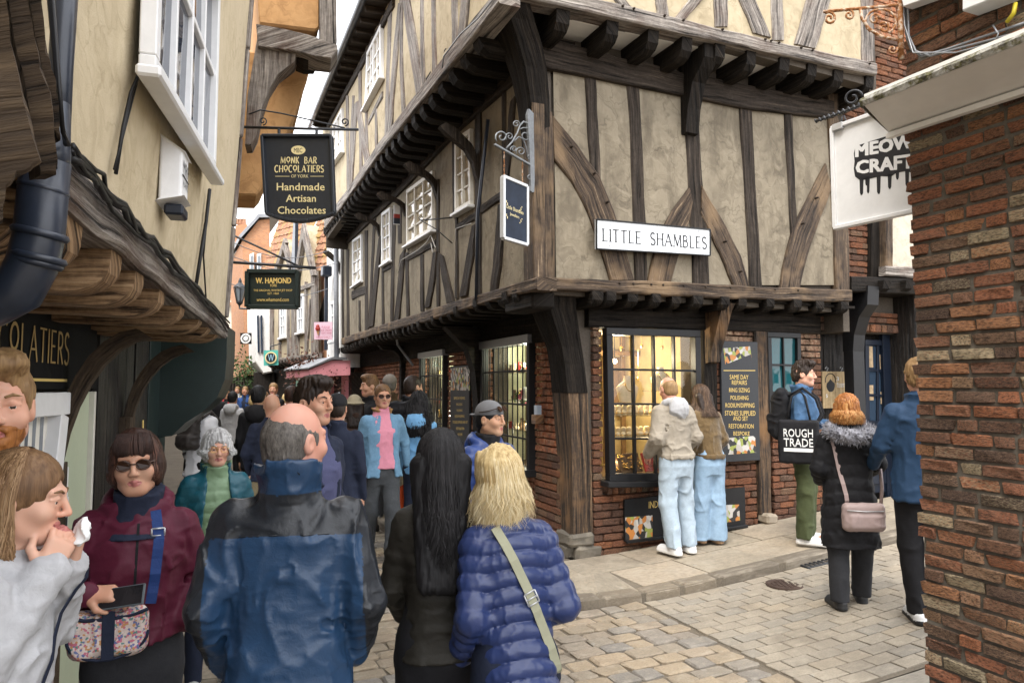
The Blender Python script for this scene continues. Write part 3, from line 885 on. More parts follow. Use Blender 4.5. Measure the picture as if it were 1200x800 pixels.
beam(A1, [(823, 217), (845, 253), (869, 298), (880, 336)], [(822, 250), (830, 268), (848, 304), (860, 335)], 'brace', W_BROWN, TB, o=.033, th=.11)
beam(A1, [(968, 191), (947, 232), (933.5, 259), (920, 301), (915.5, 338)], [(975, 222), (957.5, 268), (947, 298), (938, 338)], 'brace', W_BROWN, TB, o=.035, th=.11)
ht(A1, [(630, 40, 77), (700, 60, 91), (800, 84, 111), (870, 98, 126), (978, 118, 138)], 'top_rail', W_STUD, TB, o=.06, th=.18, seg=12, jit=.008)
cen = [(648, 652), (693, 699.5), (743, 752.5), (812, 823), (874.5, 887), (924.5, 932), (978, 988)]
for (t0, b0), (t1, b1) in zip(cen, cen[1:]):
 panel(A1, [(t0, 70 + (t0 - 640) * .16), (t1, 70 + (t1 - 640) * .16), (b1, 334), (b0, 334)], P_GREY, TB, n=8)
zj1 = A1.uv(700, 345)[1]; ze1 = A1.uv(640, 70)[1]
LA1 = A1.uv(998, 340)[0]; LA2 = A2.uv(1029, 80)[0]
slab(A1, 0, LA1, zj1 - .02, A1.uv(700, 10)[1], -.05, .15, MORTAR_D, TB)
for u in (697, 713, 740, 766, 791, 815, 846, 868, 900, 930, 958, 985):
 v = 338 + (u - 630) * .0395 + 6
 s, z = A1.uv(u, v, .03)
 m = MB(); w_, h = .115 + random.uniform(-.012, .012), .135
 e = random.uniform(.02, .06)
 profile(m, A1, s, w_, [(-.75, z + .05), (-.75, z - h + .03), (-.05 + e, z - h + .04), (e, z - h + .06), (.03 + e, z - h + .09), (.035 + e, z + .0), (.03 + e, z + .04)])
 mk('joist', m, W_BLACK, TB)
s, z = A1.uv(660, 352, .03)
m = MB(); bar(m, A1.pt(.1, z - .0, .02), A1.pt(.1, z - .0, -.6), .25, .17, UP, .02); mk('joist', m, W_BLACK, TB)
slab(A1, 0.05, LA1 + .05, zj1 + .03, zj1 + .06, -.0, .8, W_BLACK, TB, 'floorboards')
ht(A2, [(583, -30, -11), (634, -17, 1), (717, 2, 20), (800, 22, 38.5), (900, 46, 60), (1028, 74, 88)], 'fascia_beam', W_GREY, TB, o=.06, th=.2, seg=14, jit=.006)
JA2 = [(662, 7), (720, 21), (768, 31), (807.5, 41), (846.5, 49), (883, 58.5), (922, 65.5), (954.5, 72), (985.5, 79), (1022, 87)]
zA2 = [A2.uv(u, v)[1] for u, v in JA2]
for k, (u, v) in enumerate(JA2):
 s, z = A2.uv(u, v, .03); w_ = .135 + random.uniform(-.01, .012); h = .215
 m = MB()
 profile(m, A2, s, w_, [(-.95, z + .02), (-.95, z - h), (-.14, z - h - .005), (-.06, z - h + .02), (-.01, z - h + .07), (.005, z - .02), (.0, z + .03)])
 mk('joist', m, W_BLACK, TB)
 if k < len(JA2) - 1:
  s2, z2 = A2.uv(JA2[k + 1][0], JA2[k + 1][1], .03)
  m = MB(); m.box(A2.pt((s + s2) / 2, (z + z2) / 2 - .01, -.38), A2.d, A2.n, UP, (s2 - s - w_) / 2, .25, .012, .002)
  mk('ceiling_board', m, SOFFIT, TB)
  m = MB()
  for q in range(3):
   m.box(A2.pt(s + (s2 - s) * (.28 + .22 * q), (z + z2) / 2 - .12 + random.uniform(-.02, .02), -.66 + random.uniform(-.02, .02)), A2.d, A2.n, UP, .06, .05, .035, .012, .006)
  mk('rubble_infill', m, BRICK_D, TB)
for rows in ([(700, -30, 712), (727, 8, 741)], [(766, -30, 776), (769, 0, 782), (771, 18, 785)], [(837, -30, 850), (837.5, 0, 854), (839, 31, 854)], [(903, -30, 915), (904, 0, 918), (906, 47, 920)], [(1008, -20, 1022), (1010, 0, 1024), (1011, 72, 1026)]):
 vt(A2, rows, 'stud', W_GREY, TB, o=.022, th=.1)
beam(A2, [(820, -30), (808, 0), (792, 21)], [(841, -30), (824, 0), (803, 24)], 'brace', W_GREY, TB, o=.03, th=.1)
beam(A2, [(856, -30), (868, 0), (884, 38)], [(873, -30), (887, 0), (905, 44)], 'brace', W_GREY, TB, o=.03, th=.1)
beam(A2, [(960, -40), (946, 0), (933, 51)], [(984, -40), (974, 0), (957, 57)], 'brace', W_GREY, TB, o=.032, th=.1)
beam(A2, [(690, -30), (655, -10)], [(720, -30), (680, -8)], 'brace', W_GREY, TB, o=.03, th=.1)
cen = [(583, 583), (706, 734), (771, 778), (844, 847), (909, 913), (1015, 1018)]
for (t0, b0), (t1, b1) in zip(cen, cen[1:]):
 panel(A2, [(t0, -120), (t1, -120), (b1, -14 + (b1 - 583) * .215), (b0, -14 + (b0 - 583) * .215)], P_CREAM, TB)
zt = 8.2
slab(A2, 0, LA2, A2.uv(700, 12)[1] - .02, zt, -.03, .15, MORTAR_D, TB)
s, z = A2.uv(823, 44, .0); zb = A1.uv(812, 155, .1)[1]
m = MB(); pr = []
oo = (V(A2.p) - V(A1.p)).dot(A1.n)
sb = A1.uv(812, 120, .1)[0]
pr = [(.0, z + .02), (.0, zb - .01), (.08, zb), (.12, zb + .25), (.2, zb + .5), (oo - .1, z - .25), (oo - .03, z - .17), (oo - .03, z + .0)]
profile(m, A1, sb, .17, pr); mk('bracket', m, W_BLACK, TB)
ht(B1, [(629, 324, 339), (617, 329, 341), (560, 344, 357), (498, 364, 377), (442, 382, 391), (400, 396, 404)], 'sill_beam', W_BROWN, TB, o=.07, th=.2, seg=18, jit=.008)
ht(B1, [(612, 56, 86), (560, 103, 131), (535, 128, 154), (479, 194, 214), (447, 230, 246), (400, 281, 291)], 'top_rail', W_STUD, TB, o=.05, th=.16, seg=12)
vt(B1, [(612.5, 120, 624), (613, 225, 624.5), (613.5, 332, 625.5)], 'corner_post', W_BROWN, TB, o=.045, th=.12)
B1studs = ([(556, 125, 563), (556, 345, 563)], [(529, 165, 533.5), (530, 255, 534)], [(533, 255, 536), (533, 350, 536)], [(587, 95, 591.5), (588, 228, 592)],
     [(511, 210, 514), (511, 362, 514.5)], [(460, 245, 464), (458, 300, 462), (457, 378, 460)], [(474, 296, 478), (476, 372, 479)], [(492, 298, 496), (492, 365, 496)],
     [(427, 270, 430.5), (427, 388, 431)], [(447, 310, 449.5), (447, 382, 449.5)], [(420, 352, 422), (420, 388, 422)], [(405.6, 292, 408.5), (406, 394, 409)], [(400, 292, 402), (400.5, 396, 402.5)], [(466, 240, 470), (466, 285, 470)], [(437, 255, 440), (434, 320, 437), (431, 384, 434)])
for rows in B1studs: vt(B1, rows, 'stud', W_STUD, TB, o=.022, th=.1)
for E1, E2 in (([(552, 265), (540.6, 330), (537.6, 348)], [(557, 262), (553.7, 300), (546, 346)]), ([(583, 240), (576, 315), (573, 341)], [(589, 238), (586, 310), (581.5, 339)]),
      ([(507, 296), (502, 330), (497, 361)], [(512, 294), (508, 330), (503, 359)]), ([(513, 296), (518, 330), (523, 356)], [(519, 300), (527, 335), (531, 353)]),
      ([(468, 300), (465, 340), (461, 377)], [(474, 290), (471, 335), (467, 375)]), ([(443, 280), (436, 340), (432, 383)], [(447, 275), (441, 340), (437, 382)]),
      ([(597, 120), (592, 170), (589, 225)], [(603, 112), (599, 170), (594, 222)])):
 beam(B1, E1, E2, 'brace', W_STUD, TB, o=.03, th=.1)
for rows in ([(534, 263, 271), (556, 248, 257)], [(563, 240, 251), (588, 222, 233)], [(475, 300, 307), (510, 280, 288)], [(412, 341, 351), (429, 334, 344)], [(447, 313, 320), (460, 307, 313)]):
 ht(B1, rows, 'rail', W_STUD, TB, o=.026, th=.1, seg=4)
cu = [614, 590, 559, 532, 512, 494, 476, 460, 445, 429, 415, 399]
def b1top(u): return 72 + (614 - u) * 1.0
def b1bot(u): return 334 + (614 - u) * .31
for a, b in zip(cu, cu[1:]):
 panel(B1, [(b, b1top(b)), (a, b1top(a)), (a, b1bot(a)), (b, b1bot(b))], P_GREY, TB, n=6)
LB1 = B1.uv(399, 340)[0]; LB2 = B2.uv(381, 262)[0]
slab(B1, .02, LB1, zj1 - .02, A1.uv(700, 10)[1], -.05, .15, MORTAR_D, TB)
window(B1, TB, [(535, 163), (553, 151), (553.7, 240), (535, 251)], .02, 2, 4, .06, .022, OFFWHITE, GLASS_B, (.04, .10), mull=(.5,), smat=WHITE)
window(B1, TB, [(478, 223), (508.7, 200), (508.7, 270), (478, 288)], .02, 3, 4, .06, .022, OFFWHITE, GLASS_B, (.04, .10), mull=(.34, .67), smat=WHITE)
window(B1, TB, [(448.4, 250), (458.3, 243), (458.5, 305), (448.6, 311)], .02, 2, 4, .06, .022, WHITE, GLASS_B, (.04, .09))
window(B1, TB, [(414, 281.5), (424.4, 274.5), (424.4, 329), (414, 336)], .02, 2, 4, .06, .022, WHITE, GLASS_B, (.04, .09))
js = [B1.uv(u, 360, .03)[0] for u in (607, 596)] + list(np.arange(.75, LB1, .36))
for s in js:
 z = zj1 - .005 + .02 * math.sin(s) + (B1.uv(560, 357)[1] - zj1) * min(1, s / 1.4)
 m = MB(); e = random.uniform(.02, .06)
 profile(m, B1, s, .125, [(-.75, z + .05), (-.75, z - .11), (-.04 + e, z - .11), (.0 + e, z - .09), (.025 + e, z - .05), (.03 + e, z + .03)])
 mk('joist', m, W_BLACK, TB)
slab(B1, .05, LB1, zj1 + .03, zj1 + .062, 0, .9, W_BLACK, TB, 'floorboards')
fr = [(584, -16, 4), (557, 18, 40), (514, 73, 94), (470, 132, 147), (446, 163, 177), (410, 217, 228), (380, 257, 268)]
ht(B2, fr, 'fascia_beam', W_GREY, TB, o=.06, th=.2, seg=18, jit=.006)
def b2bot(u): return np.interp(u, [380, 410, 446, 470, 514, 557, 584], [258, 218, 164, 133, 74, 20, -14])
def b2top(u): return 148 - (u - 383) * 1.947
zt2 = B2.uv(430, 60)[1]
for rows in ([(454.5, 2, 459), (452, 90, 456), (450, 172, 454)], [(467.5, 0, 470.5), (468, 90, 471.5), (471, 142, 474.5)], [(491.5, -30, 495), (492.6, 103, 497)], [(504, -50, 507.6), (506, 87, 510.6)], [(527, -90, 534), (529, 55, 535)],
    [(419.5, 78, 422.5), (420, 140, 423), (421, 205, 424)], [(405, 112, 407.5), (406, 222, 409)], [(438.6, 125, 441), (439, 178, 441.5)], [(428.5, 62, 431), (427, 130, 430), (428, 196, 431)], [(386, 150, 388.5), (386, 255, 388.5)], [(412.5, 112, 415), (410, 160, 412.5), (409, 216, 411.5)]):
 vt(B2, rows, 'stud', W_GREY, TB, o=.022, th=.1)
for E1, E2 in (([(466, 4), (461, 52), (456.6, 108), (452, 166)], [(469.5, 4), (464.5, 67), (460.5, 112), (457.7, 160)]), ([(468, -20), (477, 45), (487, 112)], [(476, -20), (486, 40), (495, 106)]),
      ([(541, -80), (540, 0), (536, 44)], [(549, -80), (548, 0), (544, 36)]), ([(415, 122), (412, 160), (409, 218)], [(418.5, 120), (416, 160), (412, 214)]), ([(416, 120), (421, 160), (428, 196)], [(420, 118), (427, 160), (433, 190)])):
 beam(B2, E1, E2, 'brace', W_GREY, TB, o=.032, th=.1)
cu = [584, 540, 508, 494, 471, 450, 424, 408, 388, 378]
for a, b in zip(cu, cu[1:]):
 panel(B2, [(b, b2top(b) - 4), (a, b2top(a) - 4), (a, b2bot(a) + 3), (b, b2bot(b) + 3)], P_CREAM, TB)
slab(B2, .02, LB2, A2.uv(700, 12)[1], 7.5, -.04, .15, MORTAR_D, TB)
window(B2, TB, [(431.5, 62), (447.6, 29), (448, 92), (429, 128)], .03, 4, 3, .07, .03, WHITE, GLASS_B, (.04, .10), mull=(.5,))
window(B2, TB, [(391, 147), (401.5, 127), (402, 178), (390.5, 194)], .03, 4, 3, .07, .03, WHITE, GLASS_B, (.04, .10), mull=(.5,))
ht(B2, [(431, 140, 147), (447, 107, 115)], 'rail', W_GREY, TB, o=.026, th=.08, seg=3)
for s in np.arange(.55, LB2 + .2, .40):
 u_z = np.interp(s, [0, 1.2, 3, 5.5, 8, LB2], [B2.uv(u, vb)[1] for u, vt_, vb in (fr[0], fr[1], fr[2], fr[3], fr[4], fr[6])])
 m = MB(); h = .2; z = float(u_z) + .0
 profile(m, B2, float(s), .17, [(-1.0, z + .05), (-1.0, z - h), (-.12, z - h), (-.04, z - h + .03), (.01, z - h + .09), (.02, z + .03)])
 mk('joist', m, W_BLACK, TB)
slab(B2, .05, LB2, A2.uv(700, 12)[1] + .12, A2.uv(700, 12)[1] + .15, 0, 1.0, W_BLACK, TB, 'floorboards')
ooB = (V(B2.p) - V(B1.p)).dot(B1.n)
for (ut, vt_, ub, vb) in ((541, 118, 558, 205), (494, 168, 510, 223), (458, 207, 473, 245), (428, 236, 443, 270), (388, 282, 399, 322)):
 sb, zb = B1.uv(ub, vb, .03)
 zt_ = B2.uv(ut, vt_, -.06)[1]
 m = MB()
 dz = zt_ - zb
 profile(m, B1, sb, .10, [(.01, zb - .12), (.05, zb), (.08, zb + .25 * dz), (.17, zb + .55 * dz), (ooB - .14, zt_ - .08), (ooB - .05, zt_), (ooB - .12, zt_ + .05), (ooB - .25, zt_ - .0), (.10, zb + .68 * dz), (.02, zb + .4 * dz)])
 mk('bracket', m, W_STUD, TB)
def sweep(stations, name, mat, jit=.006):
 """stations: (arris point, vector along A, vector along B)"""
 m = MB(); vs, uvs, L, prev = [], [], 0, None
 for p, a, b in stations:
  p, a, b = V(p), V(a), V(b)
  if prev is not None: L += (p - prev).length
  prev = p
  j = lambda: V((random.uniform(-jit, jit), random.uniform(-jit, jit), 0))
  bv = .1
  ring = [p + a * bv, p + a * .5 + j() , p + a + j(), p + a + b, p + b + j(), p + b * .5 + j(), p + b * bv]
  vs += ring
  uvs += [(L, t) for t in (0, .1, .25, .45, .65, .8, .95)]
 n = 7; fs = []
 for i in range(len(stations) - 1):
  for k in range(n):
   fs.append((i * n + k, (i + 1) * n + k, (i + 1) * n + (k + 1) % n, i * n + (k + 1) % n))
 fs += [tuple(range(n)), tuple(range(len(vs) - n, len(vs)))[::-1]]
 m.add(vs, fs, [[uvs[i] for i in f] for f in fs])
 return mk(name, m, mat, TB)
zC2 = A2.uv(600, 0)[1]
st = []
z0 = A1.uv(624, 150)[1]
def corner(fA, fB, t, P1, P2): return V(P1).lerp(V(P2), t)
c1, c2 = V((.20, 6.56, 0)) + (A1.n + B1.n) * .05, V((-.123, 5.94, 0))
for t, f in ((-.15, -.01), (0, .0), (.3, .08), (.55, .25), (.75, .48), (.9, .72), (1.0, .92), (1.06, .98)):
 p = c1.lerp(c2, f); p.z = z0 + (zC2 - z0) * t
 k = .9 + .35 * t
 st.append((p, A1.d * .235 * k, B1.d * .26 * k))
sweep(st, 'corner_post', W_BLACK)
zt1 = A1.uv(640, 345)[1]; zb1 = gz(GX, GY) + PH + .24
st = []
g0 = V((GX, GY, 0)); c1 = V((.22, 6.62, 0))
for t, f, k in ((0, .0, 1.0), (.15, .01, 1.0), (.3, .02, 1.0), (.45, .06, 1.0), (.60, .13, 1.0), (.72, .22, 1.0), (.80, .32, 1.04), (.86, .45, 1.1), (.95, .66, 1.3), (1.03, .8, 1.45)):
 p = g0.lerp(c1, f); p.z = zb1 + (zt1 - zb1) * t
 st.append((p, A0.d * .25 * k, B0.d * .3 * k))
sweep(st[:5], 'corner_post', W_POST, .012)
st[4] = (st[4][0] + (A0.n + B0.n) * .012, st[4][1] * 1.04, st[4][2] * 1.04)
sweep(st[4:], 'corner_post', W_BLACK, .008)
m = MB()
for k in range(5):
 for side in (0, 1):
  fc, wd = (A0, .34) if side == 0 else (B0, .36)
  if k < 2: m.box(fc.pt(.10 + .08 * (k % 2) + .03, zb1 - .06 - .13 * k, -.14 + random.uniform(0, .02)), fc.d, fc.n, UP, .15, .15, .075, .035, .015)
m2 = mk('plinth_stone', m, PLINTH, TB)
# ================================================================== ground floor wall on the side street (A0)
zg = lambda fac, s: gz(fac.pt(s, 0).x, fac.pt(s, 0).y) + PH
WA = rect_px(A0, 708, 384, 818, 560); WA = (WA[0], WA[1], A0.uv(715, 563)[1], A0.uv(750, 386)[1])
W2 = rect_px(A0, 897, 389, 936, 497)
BH = A1.uv(700, 345)[1] - .18
holesA = [WA, W2]
LA0 = A0.uv(963, 480)[0]
wall_with_holes(A0, .05, LA0, -.3, BH + .2, holesA, -.09, .2, MORTAR_D, TB)
sA = (A0.uv(848, 500)[0], A0.uv(889, 500)[0])
sP = (A0.uv(885, 500)[0], A0.uv(904, 500)[0])
zbr = A0.uv(860, 399)[1]; zbr2 = A0.uv(870, 538)[1]
hB = [(WA[0] - .02, WA[1] + .04, WA[2] - .02, 9), (W2[0], W2[1], W2[2], 9), (WA[1] + .02, WA[1] + .2, -9, 9), (sA[0] + .03, sA[1] - .03, zbr2 + .03, zbr - .03), (sP[0], sP[1], -9, 9)]
lb = (A0.uv(729, 600)[0], A0.uv(870, 600)[0])
hB.append((lb[0] + .05, lb[1] - .05, A0.uv(735, 628)[1] + .03, A0.uv(735, 590)[1] - .05))
hB.append((WA[0], WA[1], WA[2] - .14, WA[2]))
NB = bricks(TB, A0, .26, LA0, zg(A0, .3) - .1, BH, hB, .012, BRKD_V, BRICK_D, 235)
s = WA[0] + .02
while s < WA[1] - .05:
 o_ = bpy.data.objects.new('brick', random.choice(BRK_V)); COL.objects.link(o_); o_.parent = TB
 mt = M(((A0.d.x, A0.n.x * -1, 0), (A0.d.y, -A0.n.y, 0), (0, 0, 1))).to_4x4()
 o_.matrix_local = M.Translation(-origin(TB)) @ M.Translation(A0.pt(s + .035, WA[2] - .075, -.035)) @ mt @ M.Diagonal((.064, .1, .125, 1))
 s += .074; NB += 1
ht(A0, [(690, 352, 383), (800, 356, 386), (900, 360, 389), (962, 363, 391)], 'beam', W_BLACK, TB, o=.05, th=.2, seg=8)
vt(A0, [(885, 385, 901), (888, 480, 903), (892, 602, 905)], 'post', W_POST, TB, o=.045, th=.14)
m = MB(); q = A0.at(900, 607, .05); m.box(q, A0.d, A0.n, UP, .085, .08, .055, .03, .01); mk('plinth_stone', m, SLAB, TB)
vt(A0, [(824, 385, 842), (825, 430, 841), (826, 560, 842), (828, 622, 842)], 'post', W_BLACK, TB, o=.03, th=.14)
sb, zb = A0.uv(834, 424, .05); zt_ = A0.uv(834, 362, .1)[1]
m = MB(); profile(m, A0, sb, .15, [(.03, zt_), (.03, zb - .02), (.1, zb), (.13, zb + .12), (.2, zb + .28), (.3, zt_ - .04), (.36, zt_ + .04)]); mk('bracket', m, W_POST, TB)
q = [(708, 384), (818, 387), (821, 562), (712, 563)]
wo, PW = window(A0, TB, q, .06, 4, 4, .075, .022, BLACK, GLASS_C, (.055, .16), .09, BLACK)
def room(fac, hole, depth, wallm, floorm, ceilm, parent, zlo=0):
 s0, s1, z0, z1 = hole; z0 -= zlo
 nm = (('interior_wall', (s0 - .1, s1 + .1), depth), )
 m = MB()
 m.box(fac.pt((s0 + s1) / 2, (z0 + z1) / 2, -depth), fac.d, fac.n, UP, (s1 - s0) / 2 + .1, .02, (z1 - z0) / 2 + .1, .002)
 for s in (s0 - .06, s1 + .06): m.box(fac.pt(s, (z0 + z1) / 2, -depth / 2 - .1), fac.d, fac.n, UP, .02, depth / 2 - .1, (z1 - z0) / 2 + .1, .002)
 mk('interior_wall', m, wallm, parent)
 m = MB(); m.box(fac.pt((s0 + s1) / 2, z0 - .02, -depth / 2 - .05), fac.d, fac.n, UP, (s1 - s0) / 2 + .05, depth / 2 - .06, .015, .002); mk('interior_floor', m, floorm, parent)
 m = MB(); m.box(fac.pt((s0 + s1) / 2, z1 + .03, -depth / 2 - .05), fac.d, fac.n, UP, (s1 - s0) / 2 + .05, depth / 2 - .06, .015, .002); mk('interior_ceiling', m, ceilm, parent)
INT_W = simple('warm_interior_wall', (.42, .33, .17), .7, .2, var=.4, sc=4)
INT_D = simple('dark_interior_wood', (.10, .06, .03), .5, .4, var=.5, sc=8)
room(A0, WA, 1.3, INT_W, INT_D, INT_W, TB)
def alight(name, loc, energy, size, col):
 l = bpy.data.lights.new(name, 'POINT'); l.energy = energy; l.shadow_soft_size = size; l.color = col
 o_ = bpy.data.objects.new(name, l); COL.objects.link(o_); o_.location = loc
sm, zm = (WA[0] + WA[1]) / 2, WA[3]
alight('shop_lamp', A0.pt(sm - .1, zm - .28, -.55), 24, .06, (1, .86, .6))
lamp = thing('pendant_lamp', 'small glowing pendant bulb inside the lit jeweller window', 'lamp', A0.pt(sm - .28, zm - .32, -.3))
m = MB(); m.lathe(A0.pt(sm - .28, zm - .36, -.3), [(.0, 0), (.022, .012), (.026, .03), (.016, .05), (.0, .055)], 10); mk('bulb', m, BULB, lamp, True)
m = MB(); m.tube([A0.pt(sm - .28, zm - .305, -.3), A0.pt(sm - .28, zm + .01, -.3)], .004, 6); mk('cord', m, BLACK, lamp)
m = MB()
for ds in (-.25, .1, .3): m.box(A0.pt(sm + ds, zm + .004, -.7), A0.d, A0.n, UP, .12, .09, .006, .002)
mk('ceiling_light', m, LITCEIL, TB)
alight('shop_lamp', A0.pt(sm + .2, zm - 1.0, -.45), 5.5, .05, (1, .78, .45))
alight('shop_lamp', A0.pt(sm - .25, zm - 1.42, -.30), 2.0, .05, (1, .8, .5))
m = MB()
for ds in (-.42, -.12, .14, .4): m.box(A0.pt(sm + ds, zm - .75, -1.15), A0.d, A0.n, UP, .03, .02, .8, .003)
m.box(A0.pt(sm, zm - .2, -1.1), A0.d, A0.n, UP, .6, .02, .03, .003)
m.box(A0.pt(sm - .3, zm - .65, -1.22), A0.d, A0.n, UP, .14, .02, .38, .003)
m.box(A0.pt(sm + .27, zm - .6, -1.22), A0.d, A0.n, UP, .12, .02, .36, .003)
mk('interior_joinery', m, simple('brown_joinery', (.14, .08, .035), .45, .4, var=.4), TB)
SHELF = glass('shelf_glass', clear=.85)
zsh = [WA[3] - (WA[3] - WA[2]) * f for f in (.53, .66, .985)]
zsh = [A0.uv(745, v, -.2)[1] for v in (487, 513, 554)]
for z in zsh[:2]:
 m = MB(); m.box(A0.pt(sm, z, -.34), A0.d, A0.n, UP, (WA[1] - WA[0]) / 2 - .02, .17, .006, .001); mk('shelf', m, SHELF, TB)
CREAMV = simple('cream_velvet', (.66, .55, .36), .85, .2, var=.2, bump=.4)
GOLDM = NT('gold_metal').done((.75, .5, .16), .25, metal=1.0)
REDB = simple('red_beads', (.35, .03, .02), .3, .5)
def bust(s, z, o, k, label):
 t = thing('display_bust', label, 'display bust', A0.pt(s, z, o), 'jewellery busts in the lit window')
 m = MB(); c = A0.pt(s, z, o)
 vs = []
 n = 14
 rings = [(.075, .045, .0), (.085, .05, .03), (.10, .05, .08), (.115, .045, .12), (.085, .035, .15), (.035, .03, .175), (.03, .028, .215), (.034, .03, .22), (.0, .0, .222)]
 for a, b, h in rings:
  for i in range(n):
   th = 2 * math.pi * i / n
   vs.append(c + A0.d * (a * k * math.cos(th)) + A0.n * (b * k * math.sin(th)) + UP * (h * k))
 fs = [(i * n + j, i * n + (j + 1) % n, (i + 1) * n + (j + 1) % n, (i + 1) * n + j) for i in range(len(rings) - 1) for j in range(n)]
 m.add(vs, fs); mk('bust_form', m, CREAMV, t, True)
 m = MB()
 path = [c + A0.d * (.045 * k * math.sin(a)) + A0.n * ((.05 - .01 * abs(a)) * k) + UP * ((.165 - .075 * math.cos(a)) * k) for a in np.linspace(-1.5, 1.5, 9)]
 m.tube(path, .004 * k, 6); mk('necklace', m, GOLDM, t, True)
zz = A0.uv(726, 471, -.3)[1]
m = MB(); m.box(A0.pt(WA[0] + .17, zz - .01, -.34), A0.d, A0.n, UP, .15, .13, .007, .002); mk('shelf', m, SHELF, TB)
bust(A0.uv(735, 450, -.3)[0], zz, -.3, 1.3, 'cream necklace bust at the left of the lit jeweller window')
m = MB(); m.box(A0.pt(A0.uv(775, 450, -.3)[0], zz + .12, -.36), A0.d, A0.n, UP, .15, .1, .007, .002); mk('shelf', m, SHELF, TB)
bust(A0.uv(774, 440, -.3)[0], zz + .125, -.3, 1.2, 'cream necklace bust right above the bald shopper in the lit window')
def tray(s, z, o, label, kind):
 t = thing('jewellery_stand', label, 'jewellery stand', A0.pt(s, z, o), 'jewellery stands in the lit window')
 m = MB(); c = A0.pt(s, z, o)
 if kind == 0:
  for i in range(3):
   for j in range(2): m.lathe(c + A0.d * ((i - 1) * .07) + A0.n * ((j - .5) * .1), [(.028, 0), (.03, .04 + .05 * (1 - j)), (.02, .055 + .05 * (1 - j)), (0, .06 + .05 * (1 - j))], 10)
  mk('ring_cone', m, CREAMV, t, True)
  m = MB()
  for i in range(3): m.lathe(c + A0.d * ((i - 1) * .07) + A0.n * .05 + UP * .02, [(.029, 0), (.034, .005), (.029, .01)], 10)
  mk('bangle', m, GOLDM, t, True)
 else:
  m.box(c + UP * .1 - A0.n * .02, A0.d, (A0.n + UP * .5).normalized(), (UP - A0.n * .5).normalized(), .085, .012, .11, .01)
  mk('display_card', m, INT_D if kind == 1 else REDB, t)
  m = MB()
  for i in range(26):
   a, b_ = random.uniform(-.07, .07), random.uniform(.02, .19)
   m.lathe(c + A0.d * a + A0.n * (.045 - .045 * (b_ / .2)) + UP * b_, [(0, 0), (.011, .006), (.011, .014), (0, .02)], 6)
  mk('beads', m, GOLDM if kind == 1 else REDB, t, True)
S_ = lambda u: A0.uv(u, 480, -.3)[0]
tray(S_(728), zsh[0] + .007, -.3, 'cream ring cones on the glass shelf at the left of the lit window', 0)
tray(S_(754), zsh[0] + .007, -.3, 'cream ring cones on the glass shelf beside the shopper in the beige jacket', 0)
tray(S_(730), zsh[2] + .0, -.25, 'gold beaded card standing at the bottom left of the lit window', 1)
tray(S_(758), zsh[2] + .0, -.25, 'red beaded card standing at the foot of the lit window', 2)
for u_ in (741, 767, 780, 793, 805): tray(S_(u_), zsh[0] + .007, -.3, 'cream ring cones in the row on the upper glass shelf behind the two shoppers', 0)
for u_ in (741, 755, 769, 783, 797): tray(S_(u_), zsh[1] + .007, -.32, 'cream ring cones in the row on the lower glass shelf behind the two shoppers', 0)
for u_ in (722, 743, 772, 786, 800): tray(S_(u_), zsh[2], -.3, 'gold beaded card in the bottom row behind the two shoppers', 1)
for u_, v_ in ((728, 405), (752, 402), (776, 404), (797, 406), (748, 440), (800, 440)):
 q = A0.at(u_, v_, -.5); t_ = thing('hanging_pendant', 'gold pendant hanging on a thread inside the lit corner window', 'pendant', q, 'pendants hanging in the lit window')
 mk('thread', MB().tube([q + UP * .3, q], .0025, 4), GOLDM, t_); mk('drop', MB().lathe(q - UP * .06, [(0, 0), (.022, .02), (.016, .045), (0, .06)], 8), GOLDM, t_, True)
tray(S_(728), zsh[1] + .007, -.32, 'cream ring cones on the lower glass shelf of the lit window', 0)
q = [(897, 389), (936, 390.5), (938, 498), (900, 498)]
window(A0, TB, q, .02, 2, 3, .06, .022, BLACK, GLASS_T, (.04, .10), .07, BLACK)
slab(A0, W2[0] - .02, W2[1] + .02, W2[2] - .02, W2[3] + .02, -.25, .05, INT_D, TB, 'interior_wall')
# ================================================================== ground floor wall on the main street (B0)
LB0 = B0.uv(405, 440)[0]
WB1 = rect_px(B0, 571, 400, 627, 555); WB1 = (WB1[0], WB1[1], B0.uv(627, 556)[1], B0.uv(600, 398)[1])
WB2 = (B0.uv(525, 450)[0], B0.uv(497, 450)[0], WB1[2], B0.uv(510, 413)[1])
wall_with_holes(B0, .05, LB0, -.4, BH + .2, [WB1, WB2], -.09, .2, MORTAR_D, TB)
hs = [(WB1[0] - .02, WB1[1] + .02, WB1[2], 9), (WB2[0] - .02, WB2[1] + .02, WB2[2], 9)]
nb = bricks(TB, B0, .22, WB1[0] - .01, -.05, BH, [], .012, BRKD_V, BRICK_D, 300 - NB, name='brick')
bricks(TB, B0, WB1[0], LB0, -.1, BH, hs, .012, BRKD_V, BRICK_D, 0)
ht(B0, [(655, 362, 398), (560, 374, 409), (500, 393, 417), (440, 410, 428), (404, 418, 432)], 'beam', W_BLACK, TB, o=.06, th=.2, seg=10)
